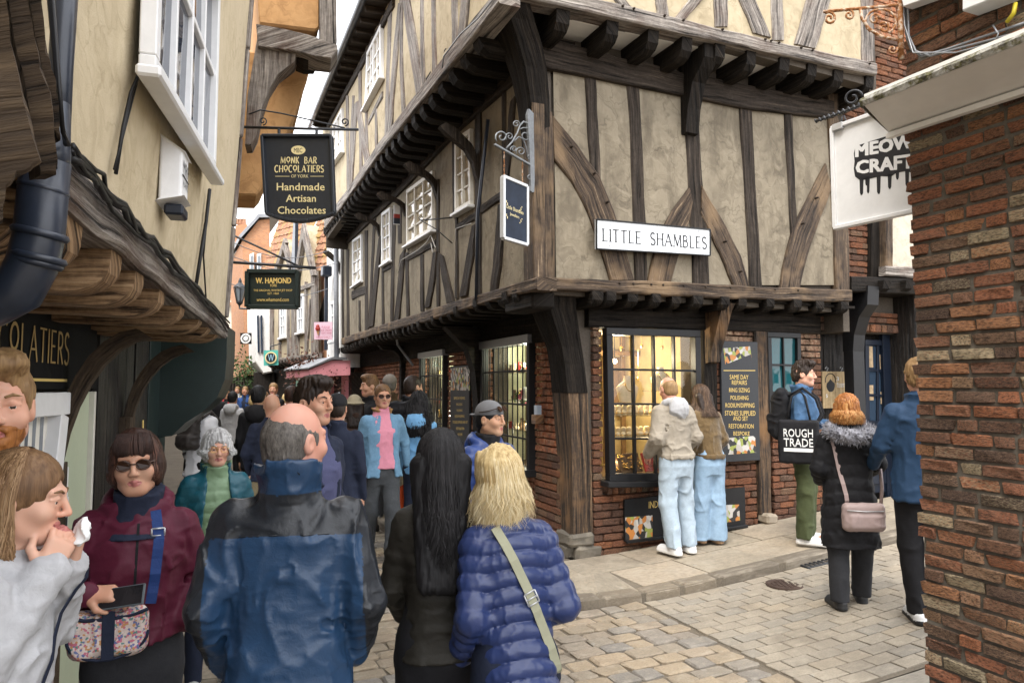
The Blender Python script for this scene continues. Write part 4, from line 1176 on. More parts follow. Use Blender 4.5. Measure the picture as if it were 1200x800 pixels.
def barred(W_, nbars, label):
 s0, s1, z0, z1 = W_
 m = MB(); f = .07
 m.box(B0.pt((s0 + s1) / 2, z1 - .03, .06), B0.d, B0.n, UP, (s1 - s0) / 2 + .04, .05, .05, .004, mi=1)
 m.box(B0.pt((s0 + s1) / 2, z0 + .02, .07), B0.d, B0.n, UP, (s1 - s0) / 2 + .06, .09, .04, .006)
 for s in (s0, s1): m.box(B0.pt(s, (z0 + z1) / 2, .04), B0.d, B0.n, UP, .035, .05, (z1 - z0) / 2 - .03, .004)
 wo = mk('window', m, [BLACK, GREYM], TB)
 for i in range(nbars):
  s = s0 + (s1 - s0) * (i + .5) / nbars
  mk('window_bar', MB().tube([B0.pt(s, z0 + .04, .05), B0.pt(s, z1 - .06, .05)], .0085, 8), BLACK, wo)
 for fz in (.25, .5, .75):
  mk('window_rail', bar(MB(), B0.pt(s0, z0 + (z1 - z0) * fz, .05), B0.pt(s1, z0 + (z1 - z0) * fz, .05), .022, .012, B0.n), BLACK, wo)
 c = [B0.pt(s1, z0, 0.0), B0.pt(s0, z0, .0), B0.pt(s0, z1, .0), B0.pt(s1, z1, .0)]
 mk('pane', MB().prism(c, -B0.n * .005), GLASS_C, wo)
barred(WB1, 10, ''); barred(WB2, 9, '')
INT_L = simple('pale_lime_interior', (.50, .48, .33), .7, .2, var=.25, sc=4)
for W_ in (WB1, WB2):
 room(B0, W_, .75, INT_L, INT_D, INT_L, TB)
 c = ((W_[0] + W_[1]) / 2)
 alight('shop_lamp', B0.pt(c, W_[3] - .2, -.3), 15, .1, (.95, 1, .75))
 alight('shop_lamp', B0.pt(c, (W_[2] + W_[3]) / 2 - .3, -.3), 9, .1, (1, .95, .7))
 m = MB(); m.box(B0.pt(c, W_[3] + .0, -.4), B0.d, B0.n, UP, (W_[1] - W_[0]) / 2 - .05, .1, .01, .002); mk('ceiling_light', m, COOLTUBE, TB)
 for q in range(6):
  s = W_[0] + (W_[1] - W_[0]) * (q + .5) / 6; mk('display_upright', MB().box(B0.pt(s, (W_[2] + W_[3]) / 2, -.55), B0.d, B0.n, UP, .05 + .03 * (q % 2), .015, (W_[3] - W_[2]) / 2, .003), INT_D, TB)
 for fz in (.28, .52, .74):
  m = MB(); z = W_[2] + (W_[3] - W_[2]) * fz
  m.box(B0.pt(c, z, -.4), B0.d, B0.n, UP, (W_[1] - W_[0]) / 2, .22, .008, .001); mk('shelf', m, SHELF, TB)
  for k in range(14):
   s = W_[0] + (W_[1] - W_[0]) * random.uniform(.08, .92); hh = random.uniform(.05, .16)
   m = MB(); m.lathe(B0.pt(s, z + .009, -.3 + random.uniform(-.06, .1)), [(.04, 0), (.045, hh * .3), (.02, hh * .7), (.028, hh), (0, hh + .004)], 9)
   t = mk('ornament', m, random.choice([CREAMV, GOLDM, WHITE, REDB, INT_D]), None, True)
   sock(t, '%s on the %s glass shelf behind the %s barred window' % ({'cream_velvet': 'cream ornament', 'gold_metal': 'gold ornament', 'white_paint': 'white ornament', 'red_beads': 'red ornament', 'dark_interior_wood': 'dark ornament'}[t.data.materials[0].name], {.28: 'lowest', .52: 'middle', .74: 'top'}[fz], 'nearer' if W_ is WB1 else 'farther'), 'ornament', 'ornaments behind the barred windows')
fl = thing('flower_bunch', 'pink and white flower bunch behind the near barred shop window', 'flowers', B0.at(612, 470, -.25))
q = B0.at(612, 468, -.2)
PINK = simple('pink_petals', (.6, .12, .2), .6, .3); LEAFM = simple('flower_leaf', (.05, .12, .03), .6, .3)
for mt, cnt in ((PINK, 9), (WHITE, 8), (LEAFM, 14)):
 m = MB()
 for k in range(cnt):
  d = V((random.gauss(0, 1), random.gauss(0, 1), random.gauss(0, 1))).normalized() * random.uniform(.02, .09)
  for a in range(5):
   an = a * 1.256; e = V((math.cos(an), .4, math.sin(an))) * .026
   e2 = V((math.cos(an + .9), .3, math.sin(an + .9))) * .026
   m.add([q + d, q + d + e, q + d + (e + e2) * .8, q + d + e2], [(0, 1, 2, 3)])
 mk({'pink_petals': 'blossom', 'white_paint': 'blossom', 'flower_leaf': 'leaves'}[mt.name], m, mt, fl)
ooB1 = (V(B1.p) - V(B0.p)).dot(B0.n)
for (u, vb, w_) in ((557, 470, .22), (469, 425, .16), (410, 470, .3)):
 s = B0.uv(u, 430, .1)[0]; zb = B0.uv(u, vb, .1)[1]; zt_ = zj1 - .12
 m = MB(); dz = zt_ - zb
 profile(m, B0, s, w_, [(.0, zt_), (.0, -.1), (.09, -.1), (.10, zb), (.14, zb + dz * .4), (.24, zb + dz * .7), (ooB1 - .1, zt_ - .08), (ooB1 - .02, zt_)])
 mk('bracket', m, W_BLACK, TB)
m = MB(); m.tube([B0.at(463, 385, .5), B0.at(466, 404, .35), B0.at(478, 420, .2), B0.at(484, 428, .12)], .022, 8); mk('pipe', m, PIPEG, TB, True)
for path in ([(572, 140), (560, 250), (558, 352)], ):
 m = MB(); m.tube([B1.at(u, v, .07) for u, v in path], .02, 8); mk('downpipe', m, PIPE, TB, True)
PCAB = simple('pale_cable', (.45, .43, .40), .6, .3)
for path in ([(505, 275), (500, 284), (490, 293), (478, 300)], [(505, 276), (510, 290), (507, 296), (505, 285)], [(478, 300), (470, 305), (467, 318)], [(552, 262), (534, 268), (533, 350)]):
 mk('cable', MB().tube([B1.at(u, v, .06) for u, v in path], .007, 5), PCAB, TB, True)
m = MB(); m.tube([B2.at(587, -12, .1), B2.at(560, 22, .1), B2.at(540, 40, .1), B2.at(520, 66, .1), B2.at(518, 80, .1)], .008, 5); mk('cable', m, PIPEG, TB, True)
m = MB(); a, b = B1.at(530, 285, .03), B1.at(530, 255, .03)
tip = B1.pt(B1.uv(530, 270)[0], b.z - .05, .42)
m.tube([b, tip], .009, 6); m.tube([a, a.lerp(tip, .5) + V((0, 0, .03)), tip], .007, 6)
m.tube([tip, tip + UP * .03 + B1.n * .03, tip + UP * .06, tip + UP * .04 - B1.n * .03], .006, 6)
sock(mk('sign_arm', m, IRON, None, True), 'thin empty wrought iron sign arm between upstairs windows', 'sign bracket')
m = MB(); q = B1.at(465, 252, .12); m.box(q, B1.d, B1.n, UP, .01, .05, .16, .003, mi=0)
m.box(q - UP * .1, B1.d, B1.n, UP, .012, .052, .05, .003, mi=1); m.box(q - UP * .02, B1.d, B1.n, UP, .0125, .0525, .035, .003, mi=2)
sock(mk('alarm_box', m, [WHITE, NAVY_P, REDB]), 'small white red and blue alarm box under the jetty', 'alarm box')
for fc_, us, f_ in ((A2, (729, 742, 778, 800, 846, 896, 903, 912, 938, 951, 1018), lambda u: 8 + (u - 729) * .233), (A1, (725, 741, 762, 776, 800, 826, 855, 883, 907, 934), lambda u: 331 + (u - 700) * .04), (A1, (697, 712, 670, 850, 868, 957, 941, 980, 984), lambda u: {697: 203, 712: 237, 670: 172, 850: 283, 868: 318, 957: 232, 941: 262, 980: 205, 984: 250}[u])):
 for u in us: mk('peg', MB().lathe(fc_.at(u, f_(u), .055), [(.013, -.02), (.012, .022), (.008, .028), (0, .028)], 7, fc_.n), W_STUD, TB)
rf = MB()
e0, e1 = B2.pt(-.3, 0, .0), B2.pt(LB2 + .15, 0, .0)
zE = lambda s: np.interp(s, [0, 4, LB2], [B2.uv(459, 0)[1], B2.uv(459, 0)[1], B2.uv(383, 148)[1]])
rows = []
for s in np.linspace(-.3, LB2 + .2, 14):
 ze = float(zE(s))
 rows.append([B2.pt(s, ze + .02, .34), B2.pt(s, ze + .10, .32), B2.pt(s, ze + 2.6, -2.6), B2.pt(s, ze - .1, -5)])
rf.grid(rows); mk('roof', rf, simple('grey_roof_tile', (.10, .075, .06), .9, .2, var=.4, bump=.8, sc=20), TB)
m = MB(); rows = []
for s in np.linspace(-.3, LB2 + .15, 12): rows.append([B2.pt(s, float(zE(s)) + .015, .33), B2.pt(s, float(zE(s)) + .015, -.1)])
m.grid(rows); mk('eaves_board', m, W_STUD, TB)
for s in np.arange(-.2, LB2, .42):
 m = MB(); bar(m, B2.pt(s, float(zE(s)) - .03, .3), B2.pt(s, float(zE(s)) - .02, -.05), .07, .08, UP, .006); mk('rafter_end', m, W_STUD, TB)
m = MB(); m.tube([B2.pt(s, float(zE(s)) + .02, .38) for s in np.linspace(-.3, LB2 + .2, 10)], .055, 8); mk('gutter', m, PIPE, TB, True)
ht(B2, [(459, -2, 8), (426, 62, 72), (399, 114, 121), (383, 146, 151)], 'wall_plate', W_STUD, TB, o=.05, th=.12, seg=8)
m = MB(); m.grid([[A2.pt(s, 8.2, .3), A2.pt(s, 10.5, -3)] for s in (-.2, LA2 + .2)]); mk('roof', m, simple('grey_roof_tile', (.10, .075, .06), .9, .2), TB)
for fc_, ll, za_, zb_ in ((A0, LA0, -.2, 2.4), (A1, LA1, 2.4, zA2[5] - .2), (A2, LA2, zA2[5] - .2, 8.2)): slab(Fac(fc_.pt(ll - .03, 0)[:2], dB, (dA[0], dA[1])), .02, 5, za_, zb_, .0, .1, MORTAR_D, TB, 'end_wall')
for fc_, za_, zb_ in ((B0, -.4, zj1), (B1, zj1 + .04, zC2 - .1), (B2, zC2 - .1 + (B2.uv(400, 230)[1] - zC2) * .0, 7.6)):
 ll = {0: LB0, 1: LB1, 2: LB2}[(B0, B1, B2).index(fc_)]
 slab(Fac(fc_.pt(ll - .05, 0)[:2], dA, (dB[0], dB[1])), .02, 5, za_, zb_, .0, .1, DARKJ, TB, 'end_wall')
# ================================================================== left building with the chocolate shop
LB = thing('plastered_shop_house', 'yellow roughcast house on the left with round-ended tan jetty joists over a dark chocolate shop', 'house', L0.pt(2, 0))
LEAN = .05
def l1pt(s, z, o=0): return L1.pt(s, z, o + LEAN * (z - 2.3))
P = [[l1pt(s, z, .004 * math.sin(5 * s) * math.sin(4 * z)) for z in np.linspace(2.25, 7, 16)] for s in np.linspace(-1.6, 5.32, 22)]
mk('wall', MB().grid(P), P_YELLOW, LB, True)
m = MB(); m.grid([[l1pt(5.32, z, o) for z in (2.2, 7)] for o in (0, -3)]); mk('end_wall', m, P_YELLOW, LB)
m = MB()
for k in range(7):
 z = 2.25 + k * .68; bar(m, l1pt(5.33, z, .0), l1pt(5.33, z + .67, .0), .07 + random.uniform(-.01, .012), .05, L1.n, .01)
mk('corner_board', m, W_GREY, LB)
ht(L1, [(-20, 76, 155), (20, 115, 188), (84, 183, 243), (170, 272, 317), (267, 378, 397)], 'fascia_beam', W_GREY, LB, o=.05, th=.2, seg=16, jit=.005)
def window_raw(fac, parent, s0, s1, zl, zr, h, o, nx, ny, **k):
 uvq = [(s0, zl + h), (s1, zr + h), (s1, zr), (s0, zl)]
 class Q(Fac): pass
 f2 = Fac(fac.p[:2], fac.d[:2], fac.n[:2])
 it = iter(uvq)
 f2.uv = lambda u, v, o=0.0: (u, v)
 return window(f2, parent, uvq, o, nx, ny, **k)
sa, za = L1.uv(172, 86, .085); sb, zb = L1.uv(247, 205, .085)
wo, PL = window_raw(L1, LB, sa, sb, za, zb, 1.95, .085, 4, 4, fw=.06, bw=.026, fmat=WHITE, gmat=GLASS_D, sill=(.035, .07), depth=.05)
m = MB(); bar(m, PL(.02, .5, .03), PL(.98, .5, .03), .06, .05, L1.n); mk('meeting_rail', m, WHITE, wo)
m = MB(); m.grid([[PL(1.0, y, 0) for y in (0, 1)], [PL(1.07, y, -.03) for y in (0, 1)]]); mk('reveal', m, WHITE, wo)
for u, v in ((40, 215), (87, 249), (136, 300), (163, 327), (190, 351), (214, 369), (235, 385), (246, 397), (256, 404)):
 s, z = L1.uv(u, v, .02); z = 2.19 + random.uniform(-.012, .012); h = .165 + random.uniform(-.01, .015)
 pr = [(-.7, z), (-.7, z - h + .02)] + [(-.10 + .12 * math.sin(a), z - h / 2 - (h / 2) * math.cos(a)) for a in np.linspace(0, math.pi / 2, 6)] + [(.025, z)]
 m = MB(); profile(m, L1, s, .128 + random.uniform(-.012, .012), pr)
 mk('joist', m, W_TAN, LB)
slab(L1, -1.5, 5.3, 2.19, 2.22, .0, .7, W_BLACK, LB, 'floorboards')
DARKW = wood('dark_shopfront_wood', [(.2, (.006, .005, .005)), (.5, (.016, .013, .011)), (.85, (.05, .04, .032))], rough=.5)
slab(L0, -1, 5.6, -.2, 2.2, -.03, .3, DARKW, LB)
s0, s1 = L0.uv(-60, 400)[0], L0.uv(96, 400)[0]
SGN = thing('shop_fascia_sign', 'long black fascia board with gold hand-drawn lettering over the white shop window', 'shop sign', L0.pt((s0 + s1) / 2, 1.83, .06))
zA, zB_ = L0.uv(60, 456, .06)[1], L0.uv(60, 366, .06)[1]
m = MB(); m.box(L0.pt((s0 + s1) / 2, (zA + zB_) / 2, .04), L0.d, L0.n, UP, (s1 - s0) / 2, .03, (zB_ - zA) / 2, .004); mk('board', m, MATTB, SGN)
e0, e1 = L0.uv(-52, 380, .07)[0], L0.uv(79, 420, .07)[0]
zc = (L0.uv(60, 387, .07)[1] + L0.uv(60, 425, .07)[1]) / 2
mk('lettering', stroke_mb('CHOCOLATIERS', L0.pt((e0 + e1) / 2, zc, .071), L0.d, UP, e1 - e0, .145, .10), DIMG, SGN)
zc = L0.uv(50, 445, .07)[1]
m = MB(); m.box(L0.pt((e0 + e1) / 2, zc, .071), L0.d, L0.n, UP, (e1 - e0) / 2, .0015, .006, .0005); mk('gold_line', m, GOLD, SGN)
window(L0, LB, [(-70, 462), (70, 459), (47, 655), (-90, 720)], .05, 2, 1, .10, .05, WHITE, GLASS_G, (.06, .12), .1)
m = MB()
for k in range(5):
 s = L0.uv(8 + k * 9, 520, .02)[0]; m.tube([L0.pt(s, .9, .02), L0.pt(s + .01, 1.68, .02)], .03, 6)
mk('curtain_fold', m, OFFWHITE, LB, True)
GREENP = simple('pale_green_door', (.47, .52, .37), .4, .4, var=.06, bump=.05)
s0, s1 = L0.uv(70, 520, .02)[0], L0.uv(99, 520, .02)[0]
slab(L0, s0 - .1, s1, .1, 1.72, .035, .03, GREENP, LB, 'door')
s2 = L0.uv(106, 520, .04)[0]
slab(L0, s1, s2, .1, 1.72, .06, .05, OFFWHITE, LB, 'door_jamb')
slab(L0, s0 - .22, s0 - .1, .0, 1.35, .05, .06, W_OAK, LB, 'door_post')
def notice(px, mats, label, lines):
 a, z1 = L0.uv(px[0], px[1], .045); b, z0 = L0.uv(px[2], px[3], .045)
 m = MB(); m.box(L0.pt((a + b) / 2, (z0 + z1) / 2, .04), L0.d, L0.n, UP, abs(b - a) / 2, .002, (z1 - z0) / 2, .0005)
 for i, (y, wd, hh) in enumerate(lines): m.box(L0.pt((a + b) / 2, z0 + (z1 - z0) * y, .0425), L0.d, L0.n, UP, abs(b - a) / 2 * wd, .001, (z1 - z0) * hh, .0003, mi=1)
 sock(mk('notice', m, mats), label, 'notice')
notice((66, 552, 80, 588), [PAPER, GREYM], 'plain white notice pasted on the pale green shop door', [(.8, .6, .03), (.6, .7, .02), (.45, .5, .02), (.3, .6, .02)])
notice((64, 590, 80, 624), [PAPER, INK], 'white notice with a dark lower half on the pale green shop door', [(.25, .9, .22), (.62, .5, .04), (.75, .4, .03)])
for (ub, vb, ut, vt_) in ((58, 574, 148, 402), (145, 510, 213, 420)):
 s, zb = L0.uv(ub, vb, .02)
 zt_ = 2.02; O = .36
 out = [(.01 + O * (1 - math.cos(t)) , zb + (zt_ - zb) * math.sin(t)) for t in np.linspace(0, math.pi / 2 * .98, 9)]
 inn = [(o + .02 * math.sin(t) + .045, z - .015 - .03 * math.sin(t)) for (o, z), t in zip(out, np.linspace(0, 1.54, 9))]
 m = MB()
 n9 = len(out); ph = random.random() * 3
 vs = [L0.pt(s + ds, z, o) for ds in (-.03, .03) for (o, z) in out + inn]
 k = 2 * n9; fs, uvs, L = [], [], [i * .09 for i in range(n9)]
 for i in range(n9 - 1):
  for a, b_, c_ in ((0, 0, 0), (n9, n9, .3)):
   pass
  q = lambda side, off, j: side * k + off + j
  for f, vv in (((q(0, n9, i), q(0, n9, i + 1), q(1, n9, i + 1), q(1, n9, i)), (.0, .08)), ((q(0, 0, i + 1), q(0, 0, i), q(1, 0, i), q(1, 0, i + 1)), (.2, .28)),
       ((q(0, 0, i), q(0, 0, i + 1), q(0, n9, i + 1), q(0, n9, i)), (.4, .48)), ((q(1, n9, i), q(1, n9, i + 1), q(1, 0, i + 1), q(1, 0, i)), (.6, .68))):
   fs.append(f); 
   la, lb_ = L[i] + ph, L[i + 1] + ph
   uvs.append([(la, vv[0]), (lb_, vv[0]), (lb_, vv[1]), (la, vv[1])])
 m.add(vs, fs, uvs); mk('curved_brace', m, W_ROT, LB)
 slab(L0, s - .07, s + .07, .0, zb + .12, .07, .1, W_ROT, LB, 'post')
for s in np.arange(4.3, 5.6, .22): slab(L0, s, s + .2, 0, 2.1, .005 + random.uniform(0, .01), .03, DARKW, LB, 'plank')
m = MB(); c = L0.at(167, 512, .03); m.box(c, L0.d, L0.n, UP, .01, .004, .12, .001); mk('gold_line', m, GOLD, LB)
cab = thing('cable_bundle', 'bundle of black cables running along the top of the left jetty beam', 'cables', l1pt(2, 2.4))
for k in range(5):
 pts = []
 for t in np.linspace(0, 1, 22):
  u = 78 + (268 - 78) * t; v = 178 + (382 - 178) * t - 3 + k * 1.5
  s, z = L1.uv(u, v, .07); pts.append(l1pt(s, z + random.uniform(-.012, .012) + .012 * math.sin(9 * t + k * 2), .07 + random.uniform(0, .015)))
 m = MB(); m.tube(pts, .006 + .003 * (k % 2), 5); mk('cable', m, BLACK, cab, True)
for path, r in (([(171, 45), (170, 88), (163, 110), (157, 150), (152, 205)], .006), ([(171, 50), (168, 100), (159, 150), (150, 200)], .004), ([(249, 222), (247, 260), (244, 290), (240, 335)], .010), ([(249, 222), (246, 300), (251, 352)], .005)):
 m = MB(); m.tube([l1pt(*L1.uv(u, v, .06), .02) for u, v in path], r, 5); mk('cable', m, BLACK, cab, True)
s, z = L1.uv(203, 205, .05)
c = l1pt(s, z, .04)
al = thing('alarm_box', 'white wedge shaped burglar alarm box on the yellow wall below the sash window', 'alarm box', c)
a, b_, h = .095, .04, .13
vs = [c + L1.d * x + L1.n * y + UP * zz for x, y, zz in ((-a, -b_, -h), (a, -b_, -h), (a * .8, b_, -h * .8), (-a * .8, b_, -h * .8), (-a, -b_, h), (a, -b_, h), (a * .75, b_, h * .62), (-a * .75, b_, h * .62))]
m = MB(); m.add(vs, [(3, 2, 1, 0), (4, 5, 6, 7), (0, 1, 5, 4)[::-1], (1, 2, 6, 5)[::-1], (2, 3, 7, 6)[::-1], (3, 0, 4, 7)[::-1]]); o_ = mk('case', m, WHITE, al)
bm = o_.modifiers.new('edge', 'BEVEL'); bm.width = .012; bm.segments = 3
cl = c + L1.n * (b_ + .002) + UP * (-.01)
mk('lettering', text_mb('MRP', cl + UP * .03, -L1.d * -1, UP, .12, .05, .001), NAVY_P, al)
m = MB(); m.box(cl + UP * -.005, L1.d, L1.n, UP, .07, .001, .003, .0003); mk('line', m, NAVY_P, al)
mk('lettering', text_mb('ALARMS', cl - UP * .03, L1.d, UP, .12, .03, .001), NAVY_P, al)
m = MB(); m.box(c - UP * (h + .02) + L1.n * .01, L1.d, L1.n, UP, .06, .035, .022, .008); mk('lamp_cover', m, NAVY_P, al)
dp = thing('downpipe', 'thick blue black cast iron downpipe bending under the left jetty', 'downpipe', at_depth(40, 370, 1.62))
pp = lambda u, v, y=1.62: at_depth(u, v, y - .3)
m = MB(); m.tube([pp(86, -140, 1.66), pp(71, 80, 1.66), pp(66, 196, 1.66)], .022, 18); mk('pipe', m, PIPE, dp, True)
m = MB(); m.tube([pp(54, 190), pp(46, 275), pp(38, 310), pp(22, 340), pp(-10, 356), pp(-60, 366)], [.042, .043, .044, .045, .045, .045], 22); mk('bend', m, PIPE, dp, True)
m = MB(); m.tube([pp(54, 196), pp(60, 178), pp(66, 120)], [.042, .033, .023], 18); mk('pipe', m, PIPE, dp, True)
for (u, v, r) in ((51, 222, .045), (47, 274, .050), (45, 302, .049), (43, 308, .046)):
 mk('collar', MB().tube([pp(u + 1, v - 4), pp(u, v), pp(u - 1, v + 4)], [r - .004, r, r - .004], 22), PIPE, dp, True)
ov = thing('rotten_jetty_timbers', 'rotten brown oak timbers hanging into view at the top left', 'timbers', at_depth(20, 150, 1.4))
for k, (poly, y) in enumerate(((([(-60, -60), (4, -40), (12, 45), (30, 112), (49, 190), (38, 200), (22, 205), (8, 222), (3, 262), (-60, 300)]), 1.02),
     (([(2, -60), (27, -60), (31, 0), (45, 60), (60, 110), (70, 190), (66, 204), (48, 206), (40, 160), (26, 100), (14, 45)]), 1.08),
     (([(26, -60), (46, -60), (48, 0), (56, 62), (66, 96), (70, 140), (72, 165), (60, 150), (50, 90), (38, 40)]), 1.14))):
 pts = []
 for p, q in zip(poly, poly[1:] + poly[:1]):
  for t in (0, .33, .66): pts.append((p[0] + (q[0] - p[0]) * t + random.uniform(-1.6, 1.6), p[1] + (q[1] - p[1]) * t + random.uniform(-1.6, 1.6)))
 m = MB(); m.prism([at_depth(u, v, y) for u, v in pts][::-1], V((-.06, .06 + .0 * k, .01)), 0, .006); mk('timber', m, W_ROT, ov)
for k in range(3):
 m = MB(); m.tube([at_depth(56 + k * 2, -20, 1.2), at_depth(66 + 2 * k, 90 + 9 * k, 1.2), at_depth(72 + k, 140 + 8 * k, 1.22), at_depth(77 + k * 2, 170, 1.3)], .004, 5); mk('cable', m, BLACK, ov, True)
# ================================================================== orange house beyond it
OH = thing('orange_rendered_house', 'orange rendered house whose upper storey leans out beyond the yellow house', 'house', V((-3.3, 6.2, gz(-3, 6))))
def fp(poly, y, depth, name, mat, parent, bev=.01, skew=-.296):
 m = MB(); m.prism([at_depth(u, v, y) for u, v in poly][::-1], V((skew * depth, depth, 0)), 0, bev); return mk(name, m, mat, parent)
fp([(230, 440), (250, 440), (262, 228), (300, 229), (306, 222), (322, 185), (345, 135), (366, 70), (360, 60), (230, 60)], 6.6, .5, 'wall', P_ORANGE, OH, .02, -.40)
fp([(292, -160), (374, -160), (374, 33), (370, 36), (304, 28)], 6.2, 3.2, 'upper_wall', P_ORANGE, OH, .02, -.40)
fp([(372, -160), (393, -160), (395, 48), (388, 62), (375, 60)], 6.12, .3, 'corner_post', W_GREY, OH)
fp([(300, 28), (330, 33), (360, 40), (395, 52), (396, 58), (388, 68), (370, 66), (346, 60), (302, 54)], 6.05, .3, 'beam', W_GREY, OH)
fp([(302, 40), (346, 52), (347, 64), (345, 72), (326, 86), (314, 105), (306, 130), (300, 158), (294, 170), (287, 170), (290, 110)], 6.1, .22, 'bracket', W_GREY, OH)
fp([(347, 52), (372, 62), (368, 70), (356, 70), (346, 66)], 6.15, .3, 'beam', W_BLACK, OH)
GS = thing('green_shopfront', 'dark green shopfront with a curved console end beyond the chocolate shop', 'shopfront', L0.pt(6.3, 0))
m = MB()
zf = lambda v: 1.75 + (452 - v) / 820 * 6.15
profile(m, L0, 6.45, .7, [(-.2, zf(510)), (.10, zf(506)), (.2, zf(492)), (.33, zf(480)), (.43, zf(466)), (.49, zf(445)), (.50, zf(420)), (.50, zf(385)), (-.2, zf(385))]); mk('console', m, BLACK_G, GS)
slab(L0, 5.62, 6.05, -.2, zf(506), .06, .5, BLACK_G, GS, 'panelling'); slab(L0, 5.7, 6.85, zf(506), 3.2, -.0, .4, BLACK_G, GS, 'fascia')
slab(L0, 5.35, 7.0, 2.4, 6.0, -.25, .4, P_YELLOW, GS, 'upper_wall')
# ================================================================== right hand brick building
RB = thing('brick_corner_house', 'weathered red brick wall end of the house on the right edge', 'house', R0.pt(.4, 0))
R_V = block_variants('brick', BRICK, 14, .07, .05)
z0 = -.05
slab(R0, .012, 1.9, -.2, 5.2, -.011, .6, MORTAR, RB)
bricks(RB, R0, .0, .80, .40, 4.3, [], .0, R_V, BRICK, 300, .058, .11, .014, .172)
SOo = .27
pa, pb = R0.uv(1065, 152), R0.uv(1200, 108)
pc, pd = R0.uv(1013, 124, SOo), R0.uv(1200, 50, SOo)
def ext(p, q, s): f = (s - p[0]) / (q[0] - p[0]); return (s, p[1] + (q[1] - p[1]) * f)
i0, i1 = ext(pa, pb, -.06), ext(pa, pb, 1.3); o0, o1 = pc, ext(pc, pd, 1.3)
CN = thing('canopy_hood', 'dusty white boarded hood with a mossy lead edge above the right brick wall', 'canopy', R0.pt(.4, i0[1]))
I0, I1, O0, O1 = R0.pt(*i0, .012), R0.pt(*i1, .012), R0.pt(*o0, SOo), R0.pt(*o1, SOo)
m = MB(); m.prism([I0, I1, O1, O0], UP * .05); mk('soffit', m, SOFFIT, CN)
m = MB(); m.prism([I0 - UP * .022 + R0.n * .004, I1 - UP * .022 + R0.n * .004, I1 + R0.n * .004, I0 + R0.n * .004], R0.n * .03); mk('trim', m, SOFFIT, CN)
m = MB(); n = 16; rows = []
for i in range(n + 1):
 p, q = O0.lerp(O1, i / n), I0.lerp(I1, i / n)
 p = p + (O0 - O1).normalized() * .01; j = lambda: random.uniform(-.004, .004)
 rows.append([p - UP * .004 + R0.n * .012, p + UP * (.016 + j()) + R0.n * .02, p + UP * (.032 + j()) + R0.n * .012, p + UP * .036 - R0.n * .02, p + UP * (.052 + j()) - R0.n * .025, p + UP * .056 - R0.n * .05, q + UP * (.13 + j())])
m.grid(rows); m.add([rows[0][k] for k in range(7)] + [I0], [tuple(range(8))]); mk('lead_flashing', m, LEAD, CN)
cb = thing('cable_loop', 'grey cables looping down the upper right brickwork above the hood', 'cables', R0.at(1070, 65))
for k, path in enumerate(([(1060, -20), (1062, 40), (1068, 58), (1080, 66), (1110, 58), (1150, 44), (1210, 24)], [(1063, -20), (1065, 42), (1073, 60), (1090, 66), (1130, 55), (1210, 34)], [(1058, -10), (1060, 30), (1070, 62), (1120, 62), (1165, 50), (1170, 40), (1164, 30)])):
 m = MB(); m.tube([R0.at(u, v, .03 + .01 * k) for u, v in path], .0055 - .001 * k, 6); mk('cable', m, PIPEG if k != 2 else GREYM, cb, True)
m = MB(); q = [R0.at(1127, -40, .1), R0.at(1185, -70, .1), R0.at(1185, -10, .1), R0.at(1127, 13, .1)]; m.prism(q[::-1], -R0.n * .1, 0, .006)
wb = sock(mk('junction_box', m, WHITE), 'white box with cables fixed high on the right brick wall', 'junction box')
m = MB(); q = [R0.at(1050, -30, .08), R0.at(1120, -56, .08), R0.at(1120, -14, .08), R0.at(1058, 8, .08)]; m.prism(q[::-1], -R0.n * .06, 0, .004)
sock(mk('white_board', m, WHITE), 'white board end at the top of the right brick wall', 'board')
m = MB(); m.tube([R0.at(1190, 4, .05), R0.at(1188, 16, .06), R0.at(1180, 26, .05)], .008, 6); sock(mk('yellow_cable', m, simple('yellow_sleeve', (.55, .45, .03), .5), None, True), 'short yellow cable under the white box on the right', 'cable')
SB = Fac(R0.at(1055, 40, .06)[:2], (-.985, .17), (-.17, -.985))
def spiral(c, r, a0, turns, n=16, sign=1):
 return [(c[0] + r * (1 - .78 * t) * math.cos(a0 + sign * t * turns * 2 * math.pi), c[1] - r * (1 - .78 * t) * math.sin(a0 + sign * t * turns * 2 * math.pi)) for t in np.linspace(0, 1, n)]
rbk = thing('scroll_bracket', 'rusty wrought iron scroll bracket at the top right corner', 'sign bracket', SB.at(1055, 70))
def iron(fac, pts, r, mat, parent, name, o=0.0):
 m = MB(); m.tube([fac.at(u, v, o) for u, v in pts], r, 7); return mk(name, m, mat, parent, True)
iron(SB, [(1057, -30), (1055, 20), (1056, 70)], .013, RUST, rbk, 'pole')
iron(SB, [(965, 14), (1010, 10), (1055, 6)], .007, RUST, rbk, 'arm')
iron(SB, spiral((972, 22), 8, 2.2, 1.4, sign=-1), .0055, RUST, rbk, 'scroll'); iron(SB, spiral((995, 18), 6.5, 2.2, 1.4, sign=-1), .005, RUST, rbk, 'scroll')
iron(SB, [(1008, 11), (1010, 22), (1018, 34), (1032, 43), (1052, 47)], .007, RUST, rbk, 'scroll')
iron(SB, [(1032 + 18 * math.cos(t), 26 - 15 * math.sin(t)) for t in np.linspace(-1.0, 4.0, 16)], .005, RUST, rbk, 'scroll')
iron(SB, spiral((1025, 23), 7, 0, 1.3), .0045, RUST, rbk, 'scroll'); iron(SB, spiral((1036, 33), 7, 2.5, 1.3, sign=-1), .0045, RUST, rbk, 'scroll'); iron(SB, spiral((1046, 58), 6, .4, 1.2, sign=-1), .0045, RUST, rbk, 'scroll')
xl, yl = (983 - 600) / F * 3.75, 3.75; xr, yr = (1067 - 600) / F * 3.42, 3.42
